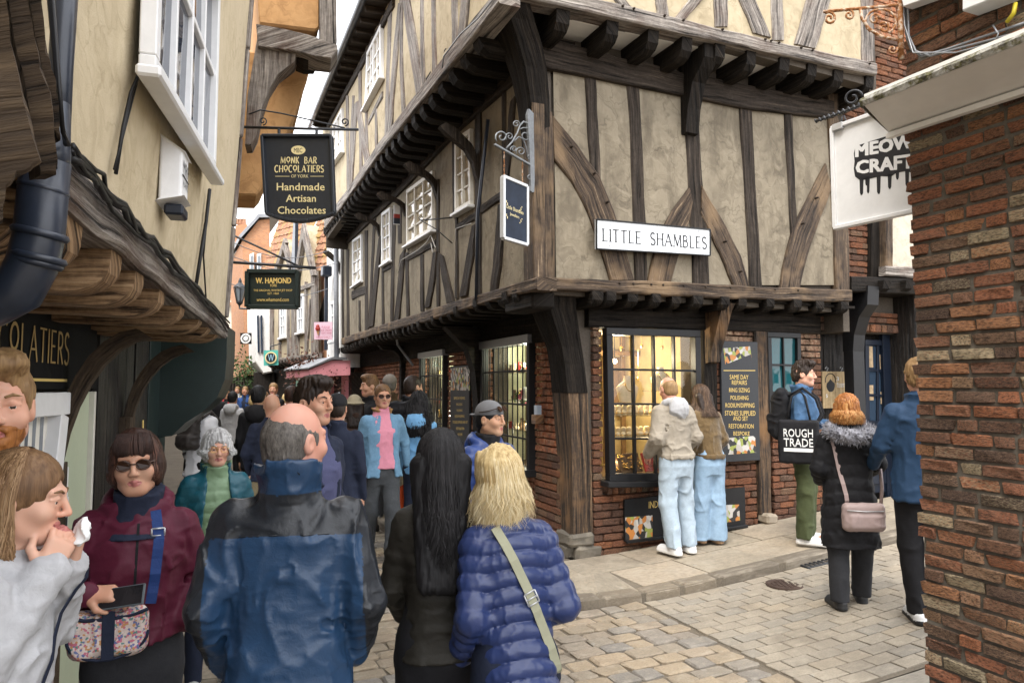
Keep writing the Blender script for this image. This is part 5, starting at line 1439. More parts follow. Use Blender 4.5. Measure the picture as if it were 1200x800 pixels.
dM = V((xr - xl, yr - yl, 0)).normalized()
MS = Fac((xl, yl), dM[:2], (dM.y, -dM.x))
if MS.n.dot(V((xl, yl, 0))) > 0: MS = Fac((xl, yl), dM[:2], (-dM.y, dM.x))
mw = thing('hanging_sign', 'white hanging board with dripping black bubble lettering beside the right brick wall', 'hanging sign', MS.at(1010, 266))
e = .50
zt0, zb0 = MS.uv(984, 148)[1], MS.uv(984, 266)[1]
m = MB(); m.box(MS.pt(e / 2, (zt0 + zb0) / 2 - .004, -.01), MS.d, MS.n, UP, e / 2, .012, (zt0 - zb0) / 2, .004); mk('board', m, WHITE, mw)
m = MB()
for a, b in (((0, zt0), (e, zt0)), ((0, zb0), (e, zb0)), ((0.006, zt0), (.006, zb0)), ((e, zt0), (e, zb0))): bar(m, MS.pt(a[0], a[1], .0), MS.pt(b[0], b[1], .0), .022, .036, MS.n, .003)
mk('frame', m, WHITE, mw)
m = MB()
for s in (.045, .3): m.box(MS.pt(s, zt0 - .005, .012), MS.d, MS.n, UP, .03, .012, .018, .002)
mk('clip', m, SILVER, mw)
Q = lambda x, y: MS.at(900 + x / 3.3333, y / 3.3333, .0035)
blob = [(335, 600), (340, 580), (352, 568), (400, 552), (470, 530), (500, 524), (560, 500), (620, 480), (640, 520), (640, 660), (600, 690), (540, 668), (500, 676), (480, 690), (440, 688), (415, 694), (390, 700), (360, 705), (340, 690), (335, 660), (338, 630)]
m = MB(); m.prism([Q(*p) for p in blob][::-1], -MS.n * .003)
for (x, y0, y1, w_) in ((365, 690, 762, 8), (384, 690, 725, 5), (391, 690, 755, 6), (432, 680, 758, 8), (475, 675, 738, 8), (505, 668, 702, 7), (543, 660, 728, 8), (580, 660, 745, 8)):
 pl = [(x - w_, y0), (x - w_ * .75, y1 - 8), (x - w_ * .3, y1), (x + w_ * .3, y1), (x + w_ * .75, y1 - 8), (x + w_, y0)]
 m.prism([Q(px, py) for px, py in pl][::-1], -MS.n * .0028)
mk('painted_blob', m, INK, mw)
def qtext(body, x0, y0, x1, y1, hpx, mat, parent, fac, Qf, bold=0):
 a, b = Qf(x0, y0), Qf(x1, y1); X = (b - a); wd = X.length
 h = (Qf(x0, y0 - hpx / 2) - Qf(x0, y0 + hpx / 2)).length
 return mk('lettering', text_mb(body, (a + b) / 2 + fac.n * .001, fac.d if X.dot(fac.d) > 0 else -fac.d, UP, wd, h, .001), mat, parent)
def sheared(body, fac, Qf, x0, y0, x1, y1, h0, h1, mat, parent, name='lettering', fat=0.0):
 src = text_mb(body, V((0, 0, 0)), V((1, 0, 0)), V((0, 1, 0)), 1, 1, 0)
 out = MB()
 for dx in ((0,) if not fat else (-fat, 0, fat)):
  for dy in ((0,) if not fat else (-fat * .7, fat * .7)):
   vs = []
   for x, y, _ in src.v:
    t = x + .5; xx = x0 + (x1 - x0) * t + dx; yc = y0 + (y1 - y0) * t; hh = h0 + (h1 - h0) * t
    vs.append(Qf(xx, yc - y * hh + dy) + fac.n * (.0012 + .0002 * (dx > 0) + .0004 * (dy > 0) + .0001 * (dx < 0)))
   out.add(vs, src.f)
 return mk(name, out, mat, parent)
sheared('MEOW', MS, Q, 344, 590, 566, 550, 46, 50, WHITE, mw, fat=3.4)
sheared('CRAFTS', MS, Q, 346, 655, 600, 625, 48, 54, WHITE, mw, fat=3.0)
m = MB(); pth = [(940, 143), (960, 137), (985, 130), (1010, 121), (1040, 111)]
TB2 = Fac(MS.p[:2], (MS.d.x, MS.d.y), (MS.n.x, MS.n.y))
tw = thing('twisted_bracket', 'twisted iron arm with a curl carrying the white hanging board', 'sign bracket', TB2.at(1000, 128))
hb = [at_depth(956, 142, 4.1), at_depth(975, 136, 3.95), at_depth(1000, 127, 3.72), at_depth(1035, 113, 3.4)]
m = MB(); m.tube(hb, .009, 6)
for i in range(14):
 t = i / 13; p = hb[0].lerp(hb[-1], t)
 m.tube([p + UP * .011 - (hb[-1] - hb[0]).normalized() * .012, p - UP * .011 + (hb[-1] - hb[0]).normalized() * .012], .006, 5)
mk('arm', m, IRON, tw, True)
c0 = at_depth(999, 115, 3.72)
m = MB(); m.tube([c0 + (V((1, -.6, 0)).normalized() * math.cos(t) + UP * math.sin(t)) * (.048 - .036 * t / 8) for t in np.linspace(0, 8, 26)], .006, 6); mk('scroll', m, IRON, tw, True)
m = MB()
for dx in (-.02, .02): m.tube([MS.pt(.07 + dx, zt0, 0), MS.pt(.07 + dx * .2, zt0 + .05, .0)], .004, 5)
mk('hook', m, IRON, tw, True)
# ================================================================== house beyond, with the blue shop door (along the side street)
EH = thing('side_street_shop', 'dark timbered brick shop with a blue glazed door beyond the corner house', 'shop', A0.pt(LA0 + .5, gz(3.6, 8.6)))
sE = lambda u, o=0.0: A0.uv(u, 420, o)[0]
zE_ = lambda u, v, o=0.0: A0.uv(u, v, o)[1]
sd0, sd1 = sE(963), sE(996)
slab(A0, LA0 - .1, sd1 + .5, -.2, zE_(975, 380), -.33, .1, DARKW, EH, 'passage_door')
slab(A0, LA0 - .12, sE(1110) + .6, 2.0, 3.2, -.5, .3, DARKW, EH, 'rear_wall')
for k in range(4): slab(A0, sd0 + (sd1 - sd0) * k / 4, sd0 + (sd1 - sd0) * (k + 1) / 4 - .012, -.1, zE_(975, 392), -.29, .04, DARKW, EH, 'plank')
slab(A0, LA0 - .0, sE(1110), zE_(980, 388), 3.0, -.06, .3, MORTAR_D, EH)
bricks(EH, A0, sE(961), sE(997), zE_(975, 378), zE_(975, 364), [], .0, BRKD_V, BRICK_D)
bricks(EH, A0, sE(961), sE(997), zE_(975, 388), zE_(975, 378) + .0, [], .0, BRK_V, BRICK, course=.10, soldier=True)
s0, s1 = sE(1014), sE(1062)
bricks(EH, A0, s0, s1, zE_(1035, 379), zE_(1035, 366), [], .0, BRKD_V, BRICK_D)
bricks(EH, A0, s0, s1, zE_(1035, 390), zE_(1035, 379), [], .0, BRK_V, BRICK, course=.11, soldier=True)
for u0, u1 in ((1000, 1013), (1064, 1074)):
 a, b = sE(u0, .1), sE(u1, .1)
 slab(A0, a, b, gz(4.2, 8.7), zE_(1005, 412), .1, .14, BLACK, EH, 'post')
 m = MB(); zb, zt_ = zE_(1005, 412), zE_(1005, 340)
 profile(m, A0, (a + b) / 2, b - a, [(-.05, zt_), (-.05, zb), (.10, zb), (.12, zb + .2), (.2, zb + .42), (.32, zb + .56), (.34, zt_)]); mk('bracket', m, BLACK, EH)
DG = glass('blue_door_glass', (.03, .05, .08))
a, b = sE(1010, -.15), sE(1044, -.15)
zd0 = gz(A0.pt(a, 0).x, A0.pt(a, 0).y) + .12
slab(A0, a - .05, b + .5, -.2, zE_(1030, 388), -.3, .1, DARKW, EH, 'porch_wall')
dq = [(1012, 398), (1043, 399), (1043, 500), (1013, 498)]
window(A0, EH, dq, -.17, 2, 3, .07, .035, NAVY_P, DG, None, .06)
m = MB(); zz = zE_(1028, 503, -.17); m.box(A0.pt((a + b) / 2, (zd0 + zz) / 2, -.18), A0.d, A0.n, UP, (b - a) / 2, .03, (zz - zd0) / 2, .005)
for k in (0, 1): m.box(A0.pt(a + (b - a) * (.27 + .46 * k), (zd0 + zz) / 2, -.145), A0.d, A0.n, UP, (b - a) * .17, .012, (zz - zd0) * .36, .01)
mk('door', m, NAVY_P, EH)
WPOST = simple('window_posters', (.45, .33, .2), .6, var=.6, sc=14)
for (u, v, w_, h) in ((1020, 418, .09, .28), (1033, 424, .07, .2), (1021, 460, .08, .2), (1034, 466, .07, .16)): mk('door_sticker', MB().box(A0.at(u, v, -.168), A0.d, A0.n, UP, w_ / 2, .002, h / 2, .0005), WPOST, EH)
slab(A0, sE(1045), sE(1064), -.1, zE_(1050, 388), -.12, .05, NAVY_P, EH, 'door_frame')
o = .28
ht(A0, [(998, 324, 341), (1040, 325, 343), (1095, 327, 346)], 'beam', W_BLACK, EH, o=o + .04, th=.4, seg=5)
slab(A0, sE(996), sE(1200), zE_(1010, 330), 9, .1, .3, MORTAR_D, EH)
bricks(EH, A0, sE(994, .13), sE(1024, .13), zE_(1010, 327, .13), 9, [], .13, BRKD_V, BRICK_D, 110)
bricks(EH, A0, sE(1024, .13), sE(1130, .13), zE_(1040, 130, .13), 9, [], .13, BRKD_V, BRICK_D, 110)
vt(A0, [(1022, 240, 1039), (1022, 326, 1038)], 'post', W_BLACK, EH, o=.2, th=.12); vt(A0, [(1039, 240, 1047), (1039, 316, 1047)], 'stud', W_BROWN, EH, o=.3, th=.1)
panel(A0, [(1046, 200), (1100, 200), (1100, 316), (1046, 314)], P_PALE, EH, o=.27); ht(A0, [(1038, 311, 323), (1100, 314, 328)], 'sill_beam', W_GREY, EH, o=.33, th=.1, seg=4)
for u in (1030, 1056, 1080):
 s, z = A0.uv(u, 330, o); m = MB(); profile(m, A0, s, .13, [(-.3, z), (-.3, z - .14), (o + .02, z - .14), (o + .1, z - .1), (o + .12, z)]); mk('joist', m, W_BLACK, EH)
m = MB(); m.box(A0.pt(sE(1085, .2), zE_(1072, 410, .2) , .05), A0.d, A0.n, UP, .25, .2, 1.6, .01); mk('porch_side', m, DARKW, EH)
SH = thing('pale_rendered_house', 'pale rendered house further along the side street past the blue shop door', 'house', A0.pt(8, .4))
slab(A0, sE(1130) - .3, 18, -.2, 7, -.1, .3, P_PALE, SH, 'wall')
c0, c1 = (963.5, 435), (994, 467)
a, z1 = A0.uv(*c0, -.24); b, z0 = A0.uv(*c1, -.24)
ts = thing('wooden_board_sign', 'pale wooden board sign with a black pointed emblem hung on the dark passage door', 'sign', A0.pt((a + b) / 2, z0, -.24))
TANW = wood('pale_board_wood', [(.3, (.34, .24, .13)), (.6, (.48, .36, .2)), (.9, (.56, .45, .28))], bump=.3)
m = MB(); m.box(A0.pt((a + b) / 2, (z0 + z1) / 2 - .06, -.25), A0.d, A0.n, UP, (b - a) / 2, .01, (z1 - z0) / 2 + .06, .003); mk('board', m, TANW, ts)
EQ = lambda x, y: A0.at(955 + x / 16, 425 + y / 16, -.238)
m = MB(); m.prism([EQ(*p) for p in ((290, 300), (330, 350), (370, 385), (375, 440), (360, 500), (330, 535), (300, 545), (265, 540), (235, 500), (215, 440), (225, 385), (260, 350))][::-1], -A0.n * .002)
m.tube([EQ(290 + 95 * math.cos(t), 330 - 130 * math.sin(t)) for t in np.linspace(-.3, math.pi + .3, 18)], .006, 5)
mk('emblem', m, INK, ts)
for txt, x0, x1, y, h in (('3', 400, 450, 300, 75), ('floors', 405, 590, 395, 55), ('open', 410, 550, 450, 35), ('$', 205, 240, 620, 80)):
 sheared(txt, A0, EQ, x0, y, x1, y, h, h, PAPER, ts)
m = MB()
for x in (220, 490): m.tube([EQ(x - 30, 110), EQ(x, 70), EQ(x + 25, 100), EQ(x, 160)], .006, 5)
mk('hook', m, SILVER, ts, True)
# ================================================================== street name plate and hanging signs
q = [(699, 257), (832, 269), (832, 299.5), (699, 291.6)]
pts = [A1.at(u, v, .1) for u, v in q]
np_ = thing('street_name_plate', 'white street name plate with black serif capitals on the buff wall', 'street sign', (pts[2] + pts[3]) / 2)
Xn = (pts[1] - pts[0]).normalized()
m = MB(); m.prism(pts[::-1], -A1.n * .03, 0, .006); mk('plate', m, simple('enamel_white', (.70, .73, .76), .3, .5, var=.05), np_)
m = MB()
for a, b in zip(pts, pts[1:] + pts[:1]): bar(m, a + A1.n * .001, b + A1.n * .001, .014, .022, A1.n, .003)
mk('rim', m, BLACK, np_)
ctr = (A1.at(705, 269, .103) + A1.at(705, 280, .103)) / 2
a, b = A1.at(706, 276, .103), A1.at(828, 284, .103)
hgt = (A1.at(706, 268.5, .103) - A1.at(706, 283.5, .103)).length
mk('lettering', stroke_mb('LITTLE SHAMBLES', (a + b) / 2 - A1.n * .0005, Xn, UP, (b - a).length, hgt, .12, True, .0), INK, np_)
m = MB()
for u, v in ((715, 263), (714, 288), (819, 271), (819, 295)): m.lathe(A1.at(u, v, .1), [(.008, 0), (.006, .004), (0, .005)], 8, A1.n)
mk('screw', m, GREYM, np_)
XS = Fac((.205, 6.47), (-.57, -.82), (-.82, .57))
if XS.n.dot(XS.p) > 0: XS = Fac((.205, 6.47), (-.57, -.82), (.82, -.57))
gb = thing('corner_scroll_bracket', 'grey wrought iron scroll bracket fixed to the corner post of the timbered house', 'sign bracket', XS.at(622, 230))
SQ = lambda x, y: (570 + x / 6.67, 120 + y / 6.67)
m = MB(); m.prism([XS.at(*SQ(*p), .012) for p in ((335, 50), (370, 85), (372, 300), (388, 660), (390, 685), (365, 705), (345, 690), (350, 650), (340, 400), (322, 95))][::-1], -XS.n * .024); mk('back_plate', m, IRON_G, gb)
m = MB(); a, b = XS.at(*SQ(65, 330)), XS.at(*SQ(385, 515)); bar(m, a, b, .02, .025, XS.n); mk('arm', m, IRON_G, gb)
def isp(c, r, a0, turns, sign, rad=.0055): iron(XS, [SQ(x, y) for x, y in spiral(c, r, a0, turns, 18, sign)], rad, IRON_G, gb, 'scroll')
isp((118, 270), 52, -2.4, 1.3, -1, .007); isp((180, 268), 34, -2.4, 1.3, -1); isp((232, 170), 30, -.3, 1.4, 1); isp((305, 255), 62, 2.3, 1.2, -1, .006); isp((212, 365), 26, 3.6, 1.4, -1); isp((268, 385), 40, 3.6, 1.3, -1); isp((338, 430), 24, 0, 1.2, 1); isp((340, 580), 30, 1, 1.2, -1)
iron(XS, [SQ(*p) for p in ((155, 360), (200, 310), (240, 240), (262, 180), (290, 150), (325, 165), (345, 220))], .008, IRON_G, gb, 'scroll')
iron(XS, [SQ(*p) for p in ((215, 305), (250, 270), (285, 285), (310, 350), (320, 430))], .007, IRON_G, gb, 'scroll')
m = MB()
for x in (385, 425):
 pass
for (x, y) in ((400, 245), (410, 515)): m.tube([XS.at(*SQ(365, y)), XS.at(*SQ(x + 30, y - 2))], .01, 6)
mk('fixing', m, IRON_G, gb)
DQ = lambda x, y: (575 + x / 8.88, 200 + y / 8.88)
hs_ = thing('jeweller_hanging_sign', 'small dark blue framed sign hanging from the scroll bracket on the corner', 'hanging sign', XS.at(603, 285))
q = [XS.at(*DQ(*p), .02) for p in ((125, 60), (370, 165), (375, 770), (130, 700))]
s0, s1 = XS.uv(*DQ(127, 380))[0], XS.uv(*DQ(372, 460))[0]; zt0, zb0 = XS.uv(*DQ(126, 62))[1], XS.uv(*DQ(130, 700))[1]
m = MB(); m.box(XS.pt((s0 + s1) / 2, (zt0 + zb0) / 2), XS.d, XS.n, UP, abs(s1 - s0) / 2, .012, (zt0 - zb0) / 2, .003); mk('board', m, simple('slate_blue_panel', (.022, .030, .048), .6, .15, var=.4, sc=6), hs_)
m = MB()
for a, b in (((s0, zt0), (s1, zt0)), ((s0, zb0), (s1, zb0)), ((s0, zt0), (s0, zb0)), ((s1, zt0), (s1, zb0))): bar(m, XS.pt(*a), XS.pt(*b), .03, .045, XS.n, .004)
mk('frame', m, SILVER, hs_)
DQ2 = lambda x, y: XS.at(*DQ(x, y), .0135)
sheared('Little Shambles', XS, DQ2, 165, 368, 340, 440, 40, 40, CREAM_L, hs_); sheared('Jewellers', XS, DQ2, 200, 450, 296, 490, 40, 40, CREAM_L, hs_)
m = MB()
for (x, y, sx) in ((165, 330, 1), (165, 470, 1), (325, 395, -1), (325, 520, -1)):
 for k in range(4): m.lathe(DQ2(x + sx * k * 5 - (k % 2) * 6, y - 16 + 13 * k), [(.006, 0), (.006, .0008)], 6, XS.n)
mk('flourish', m, CREAM_L, hs_)
for x in (140, 330):
 m = MB()
 u, v = DQ(x, 60 + (x - 125) * .43)
 s, z = XS.uv(u, v); s_b, z_b = s, XS.uv(*SQ(65 + 320 * (0.2 if x < 200 else .62), 330 + 185 * (.2 if x < 200 else .62)))[1]
 for k in range(6):
  zc = z + (z_b - z) * (k + .5) / 6
  m.tube([XS.pt(s + .008 * math.cos(t) * (1 if k % 2 else .3), zc + .016 * math.sin(t), .008 * math.cos(t) * (.3 if k % 2 else 1)) for t in np.linspace(0, 6.28, 9)], .003, 5, False)
 mk('chain', m, RUST, hs_)
def front_sign(name, label, cat, quad, y, board, curve=0, th=.03, border=None):
 t = thing(name, label, cat, at_depth((quad[0][0] + quad[1][0]) / 2, quad[2][1], y))
 pts = [at_depth(u, v, y) for u, v in quad]
 bot = []
 if curve:
  for k in range(1, 8):
   f = k / 8; u = quad[2][0] + (quad[3][0] - quad[2][0]) * f; v = quad[2][1] + (quad[3][1] - quad[2][1]) * f + curve * math.sin(math.pi * f); bot.append(at_depth(u, v, y))
 pts = pts[:3] + bot + pts[3:]
 m = MB(); m.prism(pts[::-1], V((0, th, 0))); mk('board', m, board, t)
 if border:
  m = MB()
  for a, b in zip(pts, pts[1:] + pts[:1]): bar(m, a - V((0, .004, 0)), b - V((0, .004, 0)), border, th + .02, V((0, -1, 0)), .004)
  mk('frame', m, board, t)
 return t
CHB = simple('blue_black_sign_paint', (.018, .022, .030), .4, .45, var=.2)
mb_s = front_sign('chocolatier_hanging_sign', 'big blue black hanging sign with cream lettering and a curved lower edge', 'hanging sign', [(308, 160), (388.5, 160), (392, 250), (313, 251)], 5.35, CHB, 9, .045, .022)
MQ = lambda x, y: at_depth(300 + x / 6.667, 150 + y / 6.667, 5.346)
class FN: n = V((0, -1, 0))
FN.d = V((1, 0, 0))
m = MB(); m.prism([MQ(330 + 56 * math.cos(t), 173 + 35 * math.sin(t)) for t in np.linspace(0, 6.2, 20)], V((0, .002, 0))); mk('emblem', m, CREAM_L, mb_s)
sheared('MBC', FN, MQ, 297, 175, 362, 175, 36, 36, INK, mb_s)
def stroke_px(body, x0, x1, yc, hpx, Qf, mat, parent, wt=.13):
 a, b = Qf(x0, yc), Qf(x1, yc); h = (Qf(x0, yc - hpx / 2) - Qf(x0, yc + hpx / 2)).length
 mk('lettering', stroke_mb(body, (a + b) / 2, V((1, 0, 0)), UP, (b - a).length, h, wt, False, .002), mat, parent)
stroke_px('MONK BAR', 193, 474, 253, 52, MQ, CREAM_L, mb_s, .15); stroke_px('CHOCOLATIERS', 147, 528, 320, 54, MQ, CREAM_L, mb_s, .15)
sheared('OF YORK', FN, MQ, 275, 377, 410, 377, 24, 24, CREAM_L, mb_s)
m = MB()
for x0, x1 in ((150, 262), (424, 530)): bar(m, MQ(x0, 378), MQ(x1, 378), .004, .002, V((0, -1, 0)), .0005)
mk('line', m, CREAM_L, mb_s)
for txt, x0, x1, yc, h in (('Handmade', 163, 536, 460, 58), ('Artisan', 235, 468, 550, 56), ('Chocolates', 170, 545, 642, 58)): sheared(txt, FN, MQ, x0, yc, x1, yc, h, h, CREAM_L, mb_s, fat=.8)
cbk = thing('chocolatier_sign_arm', 'thin iron arm with a curled end carrying the big chocolate sign', 'sign bracket', at_depth(300, 152, 5.36))
def fiber(pts, r, mat, parent, name, y): 
 m = MB(); m.tube([at_depth(u, v, y) for u, v in pts], r, 6); return mk(name, m, mat, parent, True)
fiber([(284, 149), (360, 151), (420, 152)], .011, IRON, cbk, 'arm', 5.36); fiber([(292, 134), (305, 129), (330, 133), (365, 141), (404, 150)], .006, IRON, cbk, 'stay', 5.36)
fiber(spiral((404, 143), 5, -1.5, 1.3), .006, IRON, cbk, 'scroll', 5.36); fiber(spiral((308, 142), 5, -1.5, 1.3), .005, IRON, cbk, 'scroll', 5.36)
for u in (327, 371): fiber([(u, 151), (u, 160)], .012, IRON, cbk, 'hook', 5.36)
wh = front_sign('jacket_shop_sign', 'black green rectangular sign with gold lettering hanging from a bar across the street', 'hanging sign', [(290.5, 318), (349, 318.5), (349, 360), (290, 359.5)], 8.6, BLACK_G, 0, .06, .05)
WQ = lambda x, y: at_depth(280 + x / 6.15, 310 + y / 6.15, 8.592)
for txt, x0, x1, yc, h in (('W. HAMOND', 122, 376, 115, 40), ('YORK', 222, 275, 150, 20), ('THE ORIGINAL WHITBY JET SHOP', 106, 384, 188, 20), ('EST. 1860', 208, 287, 208, 15), ('www.whamond.com', 128, 360, 252, 26)):
 sheared(txt, FN, WQ, x0, yc, x1, yc, h, h, GOLD, wh, fat=1.2 if h > 30 else 0)
wbr = thing('jacket_shop_bar', 'long black iron bar with a slanting stay holding the gold lettered sign', 'sign bracket', at_depth(300, 310, 8.6))
fiber([(235, 305), (300, 309), (370, 314)], .02, IRON, wbr, 'arm', 8.62); fiber([(262, 268), (276, 277), (315, 295), (350, 312)], .014, IRON, wbr, 'stay', 8.62)
for u in (300, 340): fiber([(u, 310), (u, 318)], .012, IRON, wbr, 'hook', 8.62)
# ================================================================== boards on the ground floor walls
SHOPPIX = NT('printed_photo')
_v = SHOPPIX.coord('Object')
_vo = SHOPPIX.n('TexVoronoi', {'Vector': SHOPPIX.n('Mapping', {'Vector': _v, 'Scale': (1, 1, .8)}).outputs[0], 'Scale': 22.0})
SHOPPIX = SHOPPIX.done(SHOPPIX.ramp(SHOPPIX.n('SeparateColor', {0: _vo.outputs['Color']}).outputs[0], [(0, (.03, .03, .03)), (.3, (.45, .42, .38)), (.5, (.30, .34, .08)), (.65, (.5, .2, .05)), (.8, (.55, .53, .5)), (1, (.08, .09, .2))], 'CONSTANT'), .4)
CHALK = simple('slate_board', (.022, .024, .028), .45, .4, var=.2)
a, z1 = A0.uv(844, 399, .05); b, z0 = A0.uv(888.5, 539, .05); s0_ = A0.uv(849.5, 539, .05)[0]
bd = thing('services_board', 'tall slate coloured board listing jewellery services in gold beside the lit window', 'sign board', A0.pt((a + b) / 2, z0, .05))
m = MB(); m.box(A0.pt((s0_ + b) / 2, (z0 + z1) / 2, .035), A0.d, A0.n, UP, (b - s0_) / 2 + .03, .018, (z1 - z0) / 2, .004); mk('board', m, CHALK, bd)
BQ = lambda x, y: A0.at(690 + x / 5, 370 + y / 5, .0545)
for txt, x0, x1, yc, h in (('SAME DAY', 825, 935, 358, 26), ('REPAIRS', 838, 926, 390, 26), ('RING SIZING', 822, 942, 434, 25), ('POLISHING', 830, 935, 479, 25), ('RODIUM/DIPPING', 800, 970, 523, 26), ('STONES SUPPLIED', 797, 976, 569, 28), ('AND SET', 845, 932, 600, 26), ('RESTORATION', 820, 965, 645, 26), ('BESPOKE', 847, 942, 688, 24)):
 sheared(txt, A0, BQ, x0, yc, x1, yc + 1, h, h, GOLD, bd)
m = MB(); bar(m, BQ(790, 320), BQ(975, 320), .008, .002, A0.n, .0005); mk('gold_line', m, GOLD, bd)
def pic(poly, mat, parent, Qf, fac):
 m = MB(); m.prism([Qf(*p) for p in poly][::-1], -fac.n * .001); return mk('printed_picture', m, mat, parent)
pic([(788, 190), (945, 178), (958, 275), (800, 285)], SHOPPIX, bd, BQ, A0); pic([(812, 715), (975, 702), (980, 800), (818, 812)], SHOPPIX, bd, BQ, A0)
m = MB(); m.prism([BQ(*p) + A0.n * .001 for p in ((800, 285), (958, 275), (950, 225))][::-1], -A0.n * .001); mk('printed_shape', m, CHALK, bd)
a, b = lb; zT0, zT1 = A0.uv(732, 585, .05)[1], A0.uv(868, 571, .05)[1]; zb0, zb1 = A0.uv(735, 634, .05)[1], A0.uv(869, 616, .05)[1]
iv = thing('low_shop_board', 'low black board with gold lettering and photographs under the lit window', 'sign board', A0.pt((a + b) / 2, (zb0 + zb1) / 2, .05))
pts = [A0.pt(a, zb0, .05), A0.pt(b, zb1, .05), A0.pt(b, zT1, .05), A0.pt(a, zT0, .05)]
m = MB(); m.prism(pts, -A0.n * .03, 0, .004); mk('board', m, BLACK, iv)
m = MB(); bar(m, pts[0] + A0.n * .02, pts[1] + A0.n * .02, .03, .04, A0.n); mk('ledge', m, BLACK, iv)
IQ = lambda x, y: A0.at(720 + x / 7.5, 560 + y / 7.5, .0525)
sheared('INDEPENDENT FAMILY SHOP', A0, IQ, 302, 235, 935, 170, 62, 50, GOLD, iv)
pic([(95, 345), (335, 325), (335, 520), (100, 545)], SHOPPIX, iv, IQ, A0); pic([(900, 240), (1095, 230), (1105, 370), (920, 400)], SHOPPIX, iv, IQ, A0)
a, b = B0.uv(550, 450, .05)[0], B0.uv(528, 450, .05)[0]
zt0, zb0 = B0.uv(540, 428.5, .05)[1], B0.uv(540, 519, .05)[1]
b2 = thing('narrow_services_board', 'narrow slate board with gold lines between the two barred windows', 'sign board', B0.pt((a + b) / 2, zb0, .05))
m = MB(); m.box(B0.pt((a + b) / 2, (zb0 + zt0) / 2, .035), B0.d, B0.n, UP, (b - a) / 2, .018, (zt0 - zb0) / 2, .004); mk('board', m, CHALK, b2)
NQ = lambda x, y: B0.at(515 + x / 8, 420 + y / 8, .0545)
BN = Fac(B0.p[:2], (-B0.d.x, -B0.d.y), B0.n[:2])
for txt, x0, x1, yc, h in (('SAME DAY REPAIRS', 135, 240, 370, 26), ('RING SIZING', 160, 215, 428, 22), ('POLISHING', 162, 215, 485, 22), ('RODIUM/DIPPING', 145, 235, 540, 24), ('STONES SUPPLIED AND SET', 125, 265, 595, 24), ('RESTORATION', 158, 232, 655, 24), ('BESPOKE', 172, 215, 710, 22)):
 sheared(txt, BN, NQ, x0, yc, x1, yc, h, h, GOLD, b2)
pic([(105, 95), (280, 75), (285, 300), (105, 295)], SHOPPIX, b2, NQ, BN)
m = MB(); c = B0.at(630, 491, .08); m.box(c, B0.d, B0.n, UP, .06, .05, .05, .006); lh = thing('leaflet_holder', 'small wooden leaflet holder with papers on the brick pier by the barred window', 'leaflet holder', c); mk('box', m, W_OAK, lh)
m = MB()
for k in range(4): m.box(c + UP * .08 + B0.n * (.02 - .014 * k), B0.d, B0.n, UP, .045, .003, .07, .001)
mk('leaflet', m, simple('pale_blue_leaflet', (.5, .58, .68), .6), lh)
# ================================================================== the street beyond the corner house
DF = Fac((-4.24, 17.2), (-.498, .867), (-.867, -.498))
PANT = NT('orange_pantile')
_v = PANT.coord('Object')
_n = PANT.noise(_v, 9, 5, .7); _n2 = PANT.noise(_v, 2.0, 3, .6)
PANT = PANT.done(PANT.mix(PANT.ramp(_n2, [(.5, (0, 0, 0)), (.62, (.5, .5, .5))]), PANT.ramp(_n, [(.3, (.16, .075, .045)), (.5, (.30, .15, .09)), (.7, (.40, .25, .16))]), (.35, .26, .06)), .85, PANT.bump(_n, .4, .02), .2)
PINKP = simple('pink_shop_paint', (.72, .30, .34), .5, .4, var=.08)
TEALP = simple('teal_sign_paint', (.10, .46, .40), .5, .4, var=.05)
MINT = simple('mint_shop_paint', (.30, .52, .40), .5, .4, var=.1)
FARBRICK = NT('distant_orange_brick')
_v = FARBRICK.coord('Object')
_b = FARBRICK.n('TexBrick', {'Vector': FARBRICK.n('Mapping', {'Vector': _v, 'Rotation': (math.pi / 2, 0, 0)}).outputs[0], 'Color1': (.42, .17, .07, 1), 'Color2': (.28, .11, .05, 1), 'Mortar': (.3, .25, .2, 1), 'Scale': 4.5, 'Mortar Size': .012})
FARBRICK = FARBRICK.done(FARBRICK.mix(FARBRICK.math('MULTIPLY', FARBRICK.noise(_v, 3, 5, .7), .6), _b.outputs['Color'], (.40, .27, .17)), .9, spec=.2)
def tiles(q, rows, cols, mat, parent, name='roof'):
 """pantiled slope: q = eaves left, eaves right, ridge right, ridge left"""
 q = [V(p) for p in q]; nrm = (q[1] - q[0]).cross(q[3] - q[0]).normalized()
 if nrm.z < 0: nrm = -nrm
 P = []
 for i in range(rows):
  for e in (0, 1):
   y = (i + e) / rows; a, b = q[0].lerp(q[3], y), q[1].lerp(q[2], y); r = []
   for j in range(cols * 4 + 1):
    x = j / (cols * 4)
    r.append(a.lerp(b, x) + nrm * (.035 * (1 - e) + .03 * math.sin(x * cols * 2 * math.pi) + random.uniform(-.008, .008)))
   P.append(r)
 return mk(name, MB().grid(P), mat, parent)
def dfp(u, v, o=0.0): return DF.at(u, v, o)
def dpoly(poly, o, th, name, mat, parent, bev=0.0):
 m = MB(); m.prism([dfp(u, v, o) for u, v in poly][::-1], -DF.n * th, 0, bev); return mk(name, m, mat, parent)
def dwin(px, o, parent, nx=2, ny=3): 
 u0, v0, u1, v1 = px; return window(DF, parent, [(u0, v0 + 2), (u1, v0), (u1, v1), (u0, v1 + 2)], o, nx, ny, .08, .04, WHITE, GLASS_G, (.07, .12), .06)
PH_ = thing('pink_shop_house', 'narrow house with an orange brick strip above a pink shop canopy down the street', 'house', DF.at(385, 470))
dpoly([(383, 240), (399, 230), (399, 430), (383, 430)], -.1, .5, 'wall', P_WHITE, PH_)
dpoly([(368, 318), (384, 316), (384, 430), (368, 430)], -.25, 3, 'brick_wall', FARBRICK, PH_)
